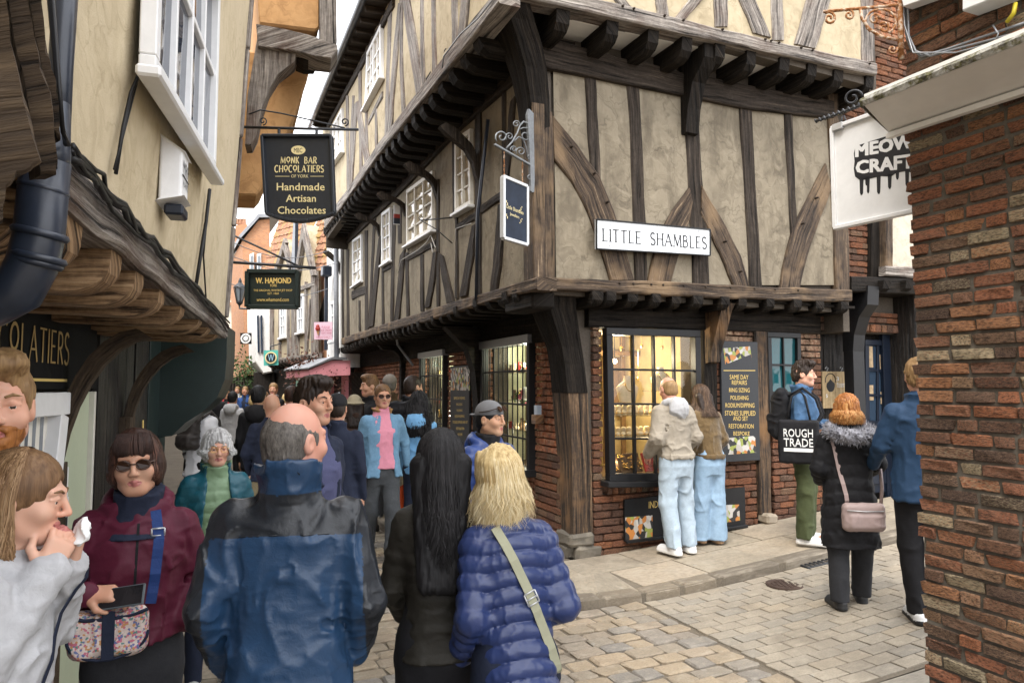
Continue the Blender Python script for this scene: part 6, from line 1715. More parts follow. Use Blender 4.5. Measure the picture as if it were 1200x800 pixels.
dpoly([(366, 400), (382, 338), (385, 344), (369, 412)], -.2, .1, 'brace', W_BLACK, PH_)
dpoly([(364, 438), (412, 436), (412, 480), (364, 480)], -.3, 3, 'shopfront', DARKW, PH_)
m = MB(); z1, z0 = DF.uv(385, 424)[1], DF.uv(385, 440)[1]; sa_, sb_ = DF.uv(401, 430)[0], DF.uv(369, 430)[0]
profile(m, DF, (sa_ + sb_) / 2, sb_ - sa_, [(-.2, z1), (-.2, z0), (.75, z0 - .05), (.78, z0 + .12), (.25, z1)]); mk('canopy', m, PINKP, PH_)
m = MB(); profile(m, DF, (sa_ + sb_) / 2, sb_ - sa_ + .1, [(-.1, z1 + .02), (.25, z1 + .02), (.82, z0 + .14), (.82, z0 + .17), (.25, z1 + .08), (-.1, z1 + .08)]); mk('canopy_lead', m, GREYM, PH_)
for u0, u1 in ((400, 404), (370, 373), (385, 387)): dpoly([(u0, 436), (u1, 436), (u1, 478), (u0, 478)], -.2, .12, 'pilaster', PINKP, PH_)
m = MB(); m.tube([dfp(394, 285, .1), dfp(394, 350, .1), dfp(394.5, 420, .1)], .06, 8); mk('downpipe', m, PIPEG, PH_, True)
m = MB(); m.tube([dfp(382.5, 322, .08), dfp(382, 410, .08)], .05, 8); m.box(dfp(382.5, 318, .12), DF.d, DF.n, UP, .12, .12, .14, .03); mk('downpipe', m, PIPE, PH_)
dwin((388, 352, 392.5, 398), .0, PH_, 1, 3)
LEAFD = simple('dark_hanging_leaves', (.10, .045, .03), .7, .2, var=.5); LEAFG = simple('green_hanging_leaves', (.05, .09, .03), .7, .2, var=.5)
def foliage(pts, r, n, mat, name, label, y):
 m = MB()
 for u, v in pts:
  c = at_depth(u, v, y)
  for _ in range(n):
   d = V((random.gauss(0, 1), random.gauss(0, 1), random.gauss(0, 1))) * r * .5
   a = V((random.uniform(-1, 1), random.uniform(-1, 1), random.uniform(-1, 1))).normalized(); b = a.orthogonal().normalized(); s = r * random.uniform(.06, .13)
   m.add([c + d, c + d + a * s + b * s * .4, c + d + a * s * 2, c + d + a * s - b * s * .4], [(0, 1, 2, 3)])
 return sock(mk(name, m, mat), label, 'hanging plants')
foliage([(360, 436), (364, 440), (368, 446), (356, 432), (366, 434)], .5, 150, LEAFD, 'hanging_foliage', 'reddish hanging foliage between the mint and the pink shopfronts', 18.0)
foliage([(388, 447), (380, 448), (394, 450), (376, 450)], .3, 90, LEAFD, 'hanging_foliage', 'dark flower garland under the pink shop canopy', 16.9)
foliage([(286, 432), (291, 434), (296, 433)], .7, 200, LEAFG, 'hanging_foliage', 'green leaves over the far dark shopfront', 27)
TH = thing('gabled_timber_house', 'narrow two gabled timbered house with an orange pantile roof down the street', 'house', DF.at(345, 470))
dpoly([(316, 330), (332, 280), (343, 330), (343, 424), (316, 427)], -.02, 3, 'gable_wall', P_CREAM, TH)
dpoly([(343, 330), (354, 263), (367, 326), (367, 420), (343, 424)], -.02, 3, 'gable_wall', P_CREAM, TH)
for E1, E2 in (([(364, 318), (364, 420)], [(369, 318), (369, 420)]), ([(341, 300), (341, 424)], [(345, 300), (345, 424)]), ([(316, 325), (316, 427)], [(319, 325), (319, 427)]), ([(356.5, 330), (356.5, 421)], [(358, 330), (358, 421)]),
      ([(347, 330), (347, 422)], [(348.5, 330), (348.5, 422)]), ([(326, 330), (326, 425)], [(327.5, 330), (327.5, 425)]), ([(336, 330), (336, 425)], [(337.5, 330), (337.5, 425)]), ([(362, 350), (356, 420)], [(363.5, 350), (358, 420)]), ([(337, 395), (339, 424)], [(338.5, 395), (341, 424)])):
 beam(DF, E1, E2, 'stud', W_GREY, TH, o=.05, th=.1, seg=4)
for E1, E2 in (([(316, 330), (332, 280)], [(319, 332), (334, 284)]), ([(332, 279), (343, 328)], [(330, 286), (341, 330)]), ([(343, 330), (354, 262)], [(346, 332), (355, 270)]), ([(354, 261), (367, 322)], [(352, 272), (364, 324)])):
 beam(DF, E1, E2, 'bargeboard', W_GREY, TH, o=.12, th=.12, seg=4)
ht(DF, [(316, 346, 350), (343, 338, 343), (368, 330, 335)], 'rail', W_GREY, TH, o=.06, th=.1, seg=4)
ht(DF, [(316, 421, 427), (343, 417, 423), (369, 413, 419)], 'sill_beam', W_GREY, TH, o=.1, th=.2, seg=4)
dwin((328.5, 356, 335, 394), .02, TH); dwin((349, 344, 356, 388), .02, TH)
for u in range(319, 370, 4):
 s, z = DF.uv(u, 425 - (u - 319) * .17, 0); m = MB(); profile(m, DF, s, .16, [(-.5, z), (-.5, z - .2), (0, z - .2), (.14, z - .1), (.14, z)]); mk('joist', m, W_STUD, TH)
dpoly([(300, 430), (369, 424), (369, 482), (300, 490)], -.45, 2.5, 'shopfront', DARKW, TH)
dpoly([(347, 432), (358, 431), (358, 480), (347, 481)], -.35, .1, 'door', MINT, TH); dpoly([(350, 438), (355.5, 438), (355.5, 458), (350, 458)], -.32, .03, 'door_panel', GLASS_D, TH)
zr = DF.uv(345, 322)[1]
for (ua, ub, va, vb) in ((307, 331, 318, 255), (331, 353, 314, 255), (353, 385, 318, 256)):
 ea, eb = DF.at(ua, va, -.1), DF.at(ub, va - 1, -.1)
 up = V((0, 0, 2.0)) - DF.n * 1.6
 h = (DF.uv(ua, vb)[1] - DF.uv(ua, va)[1]) * 1.15
 up = UP * h - DF.n * (h * .3)
 tiles([ea, eb, eb + up, ea + up], 9, 6, PANT, TH)
dpoly([(340, 330), (344, 252), (346, 252), (345, 330)], .06, .1, 'valley_pipe', PIPE, TH)
WH = thing('white_bay_house', 'white rendered house with a leaning bay beside the two gables', 'house', V((-9.2, 26, gz(-9, 26))))
fp([(298, 350), (317, 350), (320, 436), (309, 438), (299, 424)], 25.5, 3, 'bay', P_WHITE, WH, .05, -.45)
fp([(316, 352), (323, 352), (323, 432), (318, 434)], 25.3, .5, 'post', W_STUD, WH, .02)
for k in range(2): fp([(301 + k * 4, 370), (303 + k * 4, 369), (304 + k * 4, 412), (302 + k * 4, 413)], 25.4, .1, 'window', GLASS_D, WH, 0)
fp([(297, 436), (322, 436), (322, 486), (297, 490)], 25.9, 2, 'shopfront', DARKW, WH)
BH_ = thing('brick_gable_house', 'orange brick house with white sash windows rising behind the gold lettered sign', 'house', V((-10.5, 29, gz(-10, 29))))
fp([(284, 282), (303, 258), (316, 256), (318, 440), (287, 440)], 28.5, 5, 'wall', FARBRICK, BH_, .02, -.5)
fp([(281, 280), (304, 254), (330, 254), (332, 250), (303, 250), (280, 276)], 28.3, 5, 'gutter', PIPEG, BH_, .02, -.5)
for u in (292.5, 301): fp([(u, 298), (u + 5, 296), (u + 5, 326), (u, 327)], 28.4, .12, 'window_frame', WHITE, BH_, .02); fp([(u + 1, 300), (u + 4, 299), (u + 4, 323), (u + 1, 324)], 28.36, .06, 'pane', GLASS_G, BH_, 0)
fp([(290, 360), (295, 360), (295, 392), (290, 392)], 28.4, .12, 'window_frame', WHITE, BH_, .02)
fp([(287, 438), (300, 438), (300, 490), (287, 492)], 28.6, 2, 'shopfront', DARKW, BH_)
CH = thing('cream_far_house', 'cream house under a brown tiled roof at the far bend of the street', 'house', V((-14, 36, gz(-14, 36))))
fp([(262, 352), (289, 352), (289, 430), (262, 430)], 36, 4, 'wall', P_PALE, CH, .02, -.3)
fp([(276, 388), (280, 388), (280, 410), (276, 410)], 35.9, .1, 'window', GLASS_D, CH, 0)
fp([(258, 428), (298, 424), (298, 496), (258, 500)], 35.6, 2, 'shopfront', DARKW, CH)
for k in range(9): fp([(266 + 3.2 * k, 436), (267 + 3.2 * k, 436), (267 + 3.2 * k, 494), (266 + 3.2 * k, 494)], 35.5, .15, 'glazing_bar', simple('dark_red_frame', (.05, .02, .015), .5) if k == 0 else W_STUD, CH, 0)
fp([(258, 424), (299, 420), (299, 428), (258, 433)], 35.2, .8, 'fascia', GREYM, CH, .02)
tiles([at_depth(264, 358, 35.8), at_depth(292, 357, 35.8), at_depth(292, 312, 38), at_depth(272, 318, 38)], 10, 8, simple('brown_roof_tile', (.30, .17, .10), .9, .2, var=.4, sc=4), CH)
fp([(262, 292), (289, 290), (289, 316), (262, 316)], 41, 3, 'rear_wall', P_GREY, CH, .02); fp([(276, 264), (289, 262), (290, 292), (275, 292)], 42, 1.5, 'chimney', FARBRICK, CH, .02)
for u in (278, 282, 286): 
 m = MB(); m.lathe(at_depth(u, 263, 42.4), [(.14, 0), (.11, .3), (.14, .34), (0, .34)], 8); mk('chimney_pot', m, PANT, CH)
XL = thing('far_left_shops', 'dark timbered shopfronts lining the far left of the street', 'shops', V((-7, 14, -.1)))
XF = Fac((-3.75, 6.7), (-.43, .903), (.903, .43))
slab(XF, 0, 26, -.8, 2.5, .0, .4, DARKW, XL, 'shopfront'); slab(XF, 0, 26, 2.5, 5.5, -.2, .4, P_PALE, XL, 'upper_wall')
EB = thing('bend_house', 'plain pale house closing the bend of the street', 'house', V((-22, 48, 0)))
m = MB(); m.box((-24, 49, 3), (1, 0, 0), (0, 1, 0), UP, 14, .5, 4, .02); mk('wall', m, P_PALE, EB)
m = MB(); m.box((-24, 48.4, .6), (1, 0, 0), (0, 1, 0), UP, 14, .1, 1.6, .02); mk('shopfront', m, DARKW, EB)
sl = thing('wall_lantern', 'old fashioned glass lantern on a bracket in front of the far cream house', 'street lamp', at_depth(281, 358, 20))
m = MB(); c = at_depth(281, 345, 20)
m.lathe(c - UP * .2, [(.02, -.12), (.10, -.05), (.10, 0), (.085, .0)], 6); m.lathe(c + UP * .2, [(.2, 0), (.06, .14), (.05, .2), (.02, .27), (0, .28)], 6)
for k in range(6):
 t = k * math.pi / 3; m.tube([c - UP * .2 + V((math.cos(t), math.sin(t), 0)) * .09, c + UP * .2 + V((math.cos(t), math.sin(t), 0)) * .18], .012, 4)
m.tube([c - UP * .3, c - UP * .4, c - UP * .42 + V((.3, 0, 0))], .03, 6); mk('frame', m, IRON, sl)
m = MB(); m.lathe(c - UP * .2, [(.075, 0), (.16, .39), (0, .39)], 6); mk('lantern_glass', m, GLASS_G, sl)
ck = front_sign('round_emblem_sign', 'small black square sign with a white ring far down the street', 'hanging sign', [(281.5, 390), (294.5, 390), (294.5, 403), (281.5, 403)], 22, BLACK)
m = MB(); c = at_depth(288, 396.5, 21.97); m.lathe(c, [(.16, 0), (.16, .01), (.11, .012), (.11, 0)], 20, (0, -1, 0)); m.lathe(c, [(.08, 0), (.07, .012), (0, .012)], 16, (0, -1, 0)); mk('emblem', m, PAPER, ck)
te = front_sign('teal_square_sign', 'teal square sign with a dark round emblem hanging down the street', 'hanging sign', [(309, 410.5), (325.5, 410), (326, 427.5), (309, 428.5)], 17.5, TEALP)
m = MB(); c = at_depth(317.5, 419, 17.47); m.lathe(c, [(.15, 0), (.15, .01), (.12, .012), (.12, 0)], 20, (0, -1, 0)); mk('emblem_ring', m, CREAM_L, te); m = MB(); m.lathe(c, [(.118, 0), (.115, .008), (0, .008)], 18, (0, -1, 0)); mk('emblem', m, CHB, te)
sheared('W', FN, lambda x, y: at_depth(x, y, 17.458), 314, 419, 321, 419, 8, 8, simple('pale_blue_letter', (.35, .6, .75), .5), te)
m = MB(); m.tube([at_depth(317, 410, 17.5), at_depth(317, 406, 17.5), at_depth(330, 402, 17.8)], .015, 5); mk('hook', m, IRON, te, True)
pk = front_sign('ice_cream_sign', 'pale pink square sign with a red ice cream cone above the pink shop', 'hanging sign', [(368, 377.5), (389.5, 377), (389.5, 398), (368, 397.5)], 15.8, simple('pale_pink_sign', (.72, .50, .60), .5, var=.04))
KQ = lambda x, y: at_depth(250 + x / 3.335, 240 + y / 3.335, 15.77)
m = MB(); m.prism([KQ(*p) for p in ((401, 488), (416, 488), (410, 510), (408, 510))][::-1], V((0, .01, 0))); mk('cone', m, simple('waffle', (.4, .2, .08), .6), pk)
m = MB(); m.lathe(KQ(408, 483), [(.055, 0), (.04, .02), (0, .03)], 12, (0, -1, 0)); m.lathe(KQ(408, 474), [(.04, 0), (.03, .02), (0, .03)], 12, (0, -1, 0)); mk('scoop', m, REDB, pk)
RL = simple('red_sign_letters', (.45, .08, .15), .5)
for txt, x0, x1, yc, h in (('FUDGE', 424, 455, 478, 9), ('ICE CREAM', 422, 462, 490, 8), ('SOFT WHIP', 422, 462, 501, 7), ('OPEN DAILY', 402, 458, 517, 7)): sheared(txt, FN, KQ, x0, yc, x1, yc, h, h, RL, pk)
ow = thing('overhead_wires', 'thin wires strung across the street between the houses', 'wires', at_depth(300, 290, 14))
for a, b in (((262, 296), (395, 308)), ((265, 330), (385, 338)), ((270, 283), (390, 292))):
 m = MB(); p, q = at_depth(*a, 13), at_depth(*b, 15); m.tube([p.lerp(q, t) - UP * (.25 * math.sin(math.pi * t)) for t in np.linspace(0, 1, 9)], .008, 4); mk('wire', m, PIPEG, ow)
# ================================================================== people: distance-field bodies turned into one skin each
def axis_of(lo, hi, coarse, fines=()):
 out, x = [], lo
 while x < hi:
  out.append(x); st = coarse
  for a, b, s in fines:
   if a - s <= x <= b: st = min(st, s)
  x += st
 out.append(x)
 return np.array(out, np.float32)
def vnoise(P, seed=0):
 """value noise on an (n,3) array, -1..1"""
 P = P.astype(np.float32) + seed * 17.31
 i = np.floor(P).astype(np.int64); f = (P - i).astype(np.float32); f = f * f * (3 - 2 * f)
 def h(a, b, c):
  n = (a * 374761393 + b * 668265263 + c * 1274126177 + seed * 97) & 0xffffffff
  n = ((n ^ (n >> 13)) * 1274126177) & 0xffffffff
  return ((n ^ (n >> 16)) & 0xffff).astype(np.float32) / 32767.5 - 1
 r = 0
 for a in (0, 1):
  wa = f[:, 0] if a else 1 - f[:, 0]
  for b in (0, 1):
   wb = f[:, 1] if b else 1 - f[:, 1]
   for c in (0, 1):
    wc = f[:, 2] if c else 1 - f[:, 2]
    r = r + wa * wb * wc * h(i[:, 0] + a, i[:, 1] + b, i[:, 2] + c)
 return r
class Sdf:
 def __init__(s, xs, ys, zs):
  s.ax = (xs, ys, zs); s.D = np.full((len(xs), len(ys), len(zs)), 9.0, np.float32)
  s.mg = 3 * max(float(np.max(np.diff(a))) for a in s.ax)
 def reg(s, lo, hi, pad):
  sl = []
  for a, l, h in zip(s.ax, lo, hi):
   i, j = np.searchsorted(a, l - pad), np.searchsorted(a, h + pad)
   if j - i < 1: return None
   sl.append(slice(i, j))
  x, y, z = s.ax[0][sl[0]][:, None, None], s.ax[1][sl[1]][None, :, None], s.ax[2][sl[2]][None, None, :]
  return tuple(sl), x, y, z
 def put(s, sl, d, k, op):
  A = s.D[sl]
  if op == 'u':
   if k: h = np.maximum(k - np.abs(A - d), 0) / k; s.D[sl] = np.minimum(A, d) - h * h * k * .25
   else: s.D[sl] = np.minimum(A, d)
  else:
   d = -d
   if k: h = np.maximum(k - np.abs(A - d), 0) / k; s.D[sl] = np.maximum(A, d) + h * h * k * .25
   else: s.D[sl] = np.maximum(A, d)
 def cone(s, a, b, ra, rb, k=.02, op='u', q=None, off=0.0):
  a, b = np.array(a, np.float32), np.array(b, np.float32); R = max(ra, rb)
  r = s.reg(np.minimum(a, b) - R, np.maximum(a, b) + R, s.mg + k)
  if r is None: return
  sl, x, y, z = r; v = b - a; L2 = float(v @ v) or 1e-9
  t = np.clip(((x - a[0]) * v[0] + (y - a[1]) * v[1] + (z - a[2]) * v[2]) / L2, 0, 1)
  d = np.sqrt((x - a[0] - t * v[0]) ** 2 + (y - a[1] - t * v[1]) ** 2 + (z - a[2] - t * v[2]) ** 2) - (ra + (rb - ra) * t)
  if q is not None: d = d - q(t * math.sqrt(L2) + off)
  s.put(sl, d, k, op)
 def ell(s, c, r, k=.02, op='u', R=None):
  c = np.array(c, np.float32); r = np.array(r, np.float32); m = float(r.max()) if R is not None else None
  rg = s.reg(c - (m if R is not None else r), c + (m if R is not None else r), s.mg + k)
  if rg is None: return
  sl, x, y, z = rg; X, Y, Z = x - c[0], y - c[1], z - c[2]
  if R is not None:
   X, Y, Z = (R[0][0] * X + R[1][0] * Y + R[2][0] * Z, R[0][1] * X + R[1][1] * Y + R[2][1] * Z, R[0][2] * X + R[1][2] * Y + R[2][2] * Z)
  k0 = np.sqrt((X / r[0]) ** 2 + (Y / r[1]) ** 2 + (Z / r[2]) ** 2); k1 = np.sqrt((X / r[0] ** 2) ** 2 + (Y / r[1] ** 2) ** 2 + (Z / r[2] ** 2) ** 2)
  s.put(sl, k0 * (k0 - 1) / np.maximum(k1, 1e-6), k, op)
 def rbox(s, c, h, rad, k=.01, op='u', R=None):
  c = np.array(c, np.float32); m = float(np.linalg.norm(h)) + rad
  rg = s.reg(c - m, c + m, s.mg + k)
  if rg is None: return
  sl, x, y, z = rg; X, Y, Z = x - c[0], y - c[1], z - c[2]
  if R is not None:
   X, Y, Z = (R[0][0] * X + R[1][0] * Y + R[2][0] * Z, R[0][1] * X + R[1][1] * Y + R[2][1] * Z, R[0][2] * X + R[1][2] * Y + R[2][2] * Z)
  ax, ay, az = np.abs(X) - h[0] + rad, np.abs(Y) - h[1] + rad, np.abs(Z) - h[2] + rad
  d = np.sqrt(np.maximum(ax, 0) ** 2 + np.maximum(ay, 0) ** 2 + np.maximum(az, 0) ** 2) + np.minimum(np.maximum(ax, np.maximum(ay, az)), 0) - rad
  s.put(sl, d, k, op)
 def loft(s, tab, k=.03, op='u', lean=None, q=None, e=2.3, top=True):
  """rows (z, half width, half depth, centre y) leaned forward about z=.95"""
  t = np.array(tab, np.float32); zz = t[:, 0]
  lo = np.array([-t[:, 1].max(), (t[:, 3] - t[:, 2]).min(), zz.min()]); hi = np.array([t[:, 1].max(), (t[:, 3] + t[:, 2]).max(), zz.max()])
  if lean:
   cs = [(y - lean.c, z - .95) for y in (lo[1], hi[1]) for z in (lo[2], hi[2])]
   ys = [lean.c + a * lean.C - b * lean.S for a, b in cs]; zs_ = [.95 + a * lean.S + b * lean.C for a, b in cs]
   lo[1], hi[1], lo[2], hi[2] = min(ys), max(ys), min(zs_), max(zs_)
  rg = s.reg(lo, hi, s.mg + k)
  if rg is None: return
  sl, x, y, z = rg
  if lean: yy, z2 = lean.c + (y - lean.c) * lean.C + (z - .95) * lean.S, .95 - (y - lean.c) * lean.S + (z - .95) * lean.C
  else: yy, z2 = y + 0 * z, z + 0 * y
  a = np.interp(z2, zz, t[:, 1]); b = np.interp(z2, zz, t[:, 2]); c = np.interp(z2, zz, t[:, 3])
  rr = (np.abs(x / a) ** e + np.abs((yy - c) / b) ** e) ** (1 / e)
  d = (rr - 1) * np.minimum(a, b)
  if q is not None: d = d - q(z2, x, yy)
  d = np.maximum(d, np.maximum(zz.min() - z2, z2 - zz.max())).astype(np.float32)
  s.put(sl, d, k, op)
 def near(s, w=.03):
  m = np.abs(s.D) < w; i, j, k = np.nonzero(m)
  return m, np.stack([s.ax[0][i], s.ax[1][j], s.ax[2][k]], 1)
 def wrinkle(s, amp, scale, seed=0, ridge=True, mask=None):
  m, P = s.near()
  n = vnoise(P * np.array(scale, np.float32) + .6 * vnoise(P * 6, seed + 5)[:, None], seed)
  if ridge: n = np.clip(1 - np.abs(n) * 1.9, 0, 1) ** 2.2 * 1.3 - .35
  if mask is not None: n = n * mask(P)
  s.D[m] -= (amp * n).astype(np.float32)
 def cast(s, x, z, sign):
  """y of the surface met when coming from y=sign*inf"""
  i, k = np.argmin(np.abs(s.ax[0] - x)), np.argmin(np.abs(s.ax[2] - z)); col = s.D[i, :, k]; idx = np.nonzero(col < 0)[0]
  if not len(idx): return None
  return float(s.ax[1][idx[-1] if sign > 0 else idx[0]])
 def mesh(s):
  D = s.D; nx, ny, nz = D.shape; ins = D < 0
  cnt = np.zeros((nx - 1, ny - 1, nz - 1), np.int8)
  for a in (0, 1):
   for b in (0, 1):
    for c in (0, 1): cnt += ins[a:nx - 1 + a, b:ny - 1 + b, c:nz - 1 + c]
  act = (cnt > 0) & (cnt < 8); I, J, K = np.nonzero(act)
  if not len(I): return np.zeros((0, 3)), np.zeros((0, 4), int)
  idx = np.full(act.shape, -1, np.int32); idx[act] = np.arange(len(I))
  v = {(a, b, c): D[I + a, J + b, K + c] for a in (0, 1) for b in (0, 1) for c in (0, 1)}
  acc = np.zeros((len(I), 3), np.float32); n = np.zeros(len(I), np.float32)
  for d in range(3):
   for p in (0, 1):
    for q in (0, 1):
     A = [p, q]; A.insert(d, 0); B = [p, q]; B.insert(d, 1)
     va, vb = v[tuple(A)], v[tuple(B)]; cr = (va < 0) != (vb < 0)
     t = np.where(cr, va / np.where(cr, va - vb, 1), 0)
     e = np.tile(np.array(A, np.float32), (len(I), 1)); e[:, d] = t
     acc += e * cr[:, None]; n += cr
  acc /= n[:, None]
  V_ = np.empty_like(acc)
  for d, (ii, a) in enumerate(zip((I, J, K), s.ax)): V_[:, d] = a[ii] + acc[:, d] * (a[ii + 1] - a[ii])
  Q = []
  for d in range(3):
   S = [slice(0, None)] * 3; S1 = [slice(1, -1)] * 3; S1[d] = slice(0, -1); S2 = list(S1); S2[d] = slice(1, None)
   a, b = ins[tuple(S1)], ins[tuple(S2)]; i, j, k = np.nonzero(a != b); fl = a[i, j, k]
   o = [1, 1, 1]; o[d] = 0; i, j, k = i + o[0], j + o[1], k + o[2]
   e1, e2 = [(np.array((0, 1, 0)), np.array((0, 0, 1))), (np.array((0, 0, 1)), np.array((1, 0, 0))), (np.array((1, 0, 0)), np.array((0, 1, 0)))][d]
   g = lambda p: idx[i - p[0], j - p[1], k - p[2]]
   q = np.stack([g(e1 + e2), g(e2), g(e1 * 0), g(e1)], 1)
   q[~fl] = q[~fl][:, ::-1]
   Q.append(q)
  Q = np.concatenate(Q)
  return V_, Q[(Q >= 0).all(1)]
def np_obj(name, Vv, Q, mats, parent, k=1.0, paint=None, smooth=True):
 me = bpy.data.meshes.new(name); nv, nq = len(Vv), len(Q); w_ = Q.shape[1]
 me.vertices.add(nv); me.vertices.foreach_set('co', (Vv * k).astype(np.float32).ravel())
 me.loops.add(nq * w_); me.loops.foreach_set('vertex_index', Q.astype(np.int32).ravel())
 me.polygons.add(nq); me.polygons.foreach_set('loop_start', np.arange(0, nq * w_, w_, dtype=np.int32)); me.polygons.foreach_set('loop_total', np.full(nq, w_, np.int32))
 for m in (mats if isinstance(mats, (list, tuple)) else [mats]): me.materials.append(m)
 if paint is not None: me.polygons.foreach_set('material_index', paint(Vv[Q].mean(1)).astype(np.int32))
 me.polygons.foreach_set('use_smooth', np.full(nq, smooth)); me.update(); me.validate()
 o = bpy.data.objects.new(name, me); COL.objects.link(o)
 if parent is not None: o.parent = parent
 return o
class Lean:
 def __init__(s, deg, c=0.0): t = math.radians(deg); s.C, s.S, s.c = math.cos(t), math.sin(t), c
 def __call__(s, p):
  x, y, z = p
  if z < .95: return np.array(p, float)
  return np.array((x, s.c + (y - s.c) * s.C - (z - .95) * s.S, .95 + (y - s.c) * s.S + (z - .95) * s.C))
def skin(name, c):
 t = NT(name); v = t.coord('Object'); a = t.noise(v, 60, 4, .6); b = t.noise(v, 9, 3, .6)
 c = lin(c); red = (min(1, c[0] * 1.02), c[1] * .80, c[2] * .74)
 col = t.mix(t.ramp(b, [(.35, (0, 0, 0)), (.7, (.75, .75, .75))]), c, red)
 return t.done(col, .5, t.bump(a, .12, .002), .35, Subsurface_Weight=.12, Subsurface_Scale=.01, Subsurface_Radius=(1, .35, .2))
def cloth(name, c, rough=.85, kind='weave', var=.12, bump=.3, sc=1.0, spec=.25, sheen=0.0):
 t = NT(name); v = t.coord('Object'); c = lin(c)
 b = t.noise(v, 7, 4, .6); f = t.noise(v, 320 * sc, 2, .6); m = t.noise(v, 45 * sc, 5, .65, .6)
 col = t.ramp(t.math('ADD', t.math('MULTIPLY', b, .45), t.math('MULTIPLY', m, .55)), [(.3, tuple(x * (1 - var) for x in c)), (.7, tuple(min(1, x * (1 + var)) for x in c))])
 if kind == 'denim': col = t.mix(t.ramp(t.noise(v, 5, 3, .6), [(.45, (0, 0, 0)), (.75, (.25, .25, .25))]), col, tuple(min(1, x * 1.6 + .05) for x in c)); f = t.noise(t.n('Mapping', {'Vector': v, 'Rotation': (.4, .3, .8), 'Scale': (1, 1, .15)}).outputs[0], 420, 2, .6)
 n = t.bump(f, bump * .5, .0015); n = t.bump(m, bump, .006, n)
 if kind == 'nylon':
  rn = t.n('TexNoise', {'Vector': t.n('Mapping', {'Vector': v, 'Rotation': (.5, .6, .2), 'Scale': (1, 1, 2.2)}).outputs[0], 'Scale': 9.0 * sc, 'Detail': 2, 'Roughness': .5, 'Distortion': .7}, noise_type='RIDGED_MULTIFRACTAL')
  n = t.bump(rn.outputs['Fac'], min(.22, bump), .02, n)
 return t.done(col, rough, n, spec, Sheen_Weight=sheen)
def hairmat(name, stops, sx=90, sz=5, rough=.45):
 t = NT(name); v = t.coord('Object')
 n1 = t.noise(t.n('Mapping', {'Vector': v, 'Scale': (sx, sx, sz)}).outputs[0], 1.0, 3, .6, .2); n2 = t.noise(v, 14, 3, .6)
 sv = t.n('Attribute', attribute_name='sv').outputs['Fac']  # per-strand tone; hair shells lacking it stay darker, painted shade under the strands
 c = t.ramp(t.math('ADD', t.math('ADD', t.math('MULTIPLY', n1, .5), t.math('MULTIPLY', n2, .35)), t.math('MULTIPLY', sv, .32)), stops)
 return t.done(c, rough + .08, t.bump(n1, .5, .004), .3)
SK_P = skin('pale_skin', (.60, .36, .26)); SK_M = skin('warm_skin', (.52, .30, .20)); SK_A = skin('olive_skin', (.50, .30, .19)); SK_R = skin('ruddy_skin', (.58, .31, .23))
LIPM = NT('lips').done((.42, .15, .13), .45); EYEW = NT('eye_white').done((.62, .58, .54), .3); EYEB = NT('eye_iris').done((.05, .035, .025), .25)
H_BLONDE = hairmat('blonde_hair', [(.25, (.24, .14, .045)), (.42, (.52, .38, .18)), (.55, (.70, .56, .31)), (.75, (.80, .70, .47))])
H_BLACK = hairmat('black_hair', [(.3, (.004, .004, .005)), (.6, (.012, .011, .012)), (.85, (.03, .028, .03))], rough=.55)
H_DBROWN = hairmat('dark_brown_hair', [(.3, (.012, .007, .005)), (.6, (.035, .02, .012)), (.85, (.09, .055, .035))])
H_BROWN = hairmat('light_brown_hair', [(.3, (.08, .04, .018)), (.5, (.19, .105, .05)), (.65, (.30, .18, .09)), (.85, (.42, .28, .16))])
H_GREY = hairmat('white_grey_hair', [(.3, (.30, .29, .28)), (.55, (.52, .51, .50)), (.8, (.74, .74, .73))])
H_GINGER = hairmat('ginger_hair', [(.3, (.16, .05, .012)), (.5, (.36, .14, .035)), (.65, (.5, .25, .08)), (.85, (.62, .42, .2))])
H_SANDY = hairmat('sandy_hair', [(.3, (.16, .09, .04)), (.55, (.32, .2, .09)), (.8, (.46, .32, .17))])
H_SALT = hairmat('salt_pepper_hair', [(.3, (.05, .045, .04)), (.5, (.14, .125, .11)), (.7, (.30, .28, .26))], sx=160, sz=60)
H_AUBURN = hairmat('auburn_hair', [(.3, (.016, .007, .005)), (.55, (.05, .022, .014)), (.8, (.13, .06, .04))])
DARKLENS = NT('dark_lens').done((.03, .012, .005), .22, spec=.25)
FIG = {}
def hand_prims(S, wr, f, n, side, curl=.6, spread=0.0, k=.006, thumb=.5, ts=None):
 f = np.array(f, float); f /= np.linalg.norm(f); n = np.array(n, float); n -= f * (n @ f); n /= np.linalg.norm(n)
 t = np.cross(f, n) * side; wr = np.array(wr, float)
 for o in (-.024, -.008, .008, .024): S.cone(wr + f * .005 + t * o * .75, wr + f * .082 + t * o, .0155, .0135, k * 2)
 S.cone(wr - f * .05, wr + f * .02, .026, .023, .02)
 for o, L, b, c in ((.027, .072, .084, .9), (.009, .081, .088, 1.0), (-.009, .075, .086, 1.08), (-.026, .058, .079, 1.15)):
  p = wr + f * b + t * o; a = 0.0
  for fr, r0, r1 in ((.45, .0098, .009), (.30, .009, .0082), (.25, .0082, .007)):
   a += curl * c * (.85 if fr == .45 else 1.0); d = f * math.cos(a) + n * math.sin(a) + t * (o * spread * 6)
   q = p + d * L * fr; S.cone(p, q, r0, r1, k * .6); p = q
 p = wr + f * .022 + t * .028 + n * .004; d = f * .62 + t * .62 + n * .35 * thumb
 q = p + d / np.linalg.norm(d) * .042; S.cone(p, q, .0135, .011, k * 2)
 d = f * .85 + t * (.25 - .3 * thumb) + n * .5 * thumb; r = q + d / np.linalg.norm(d) * .034; S.cone(q, r, .0108, .0085, k)
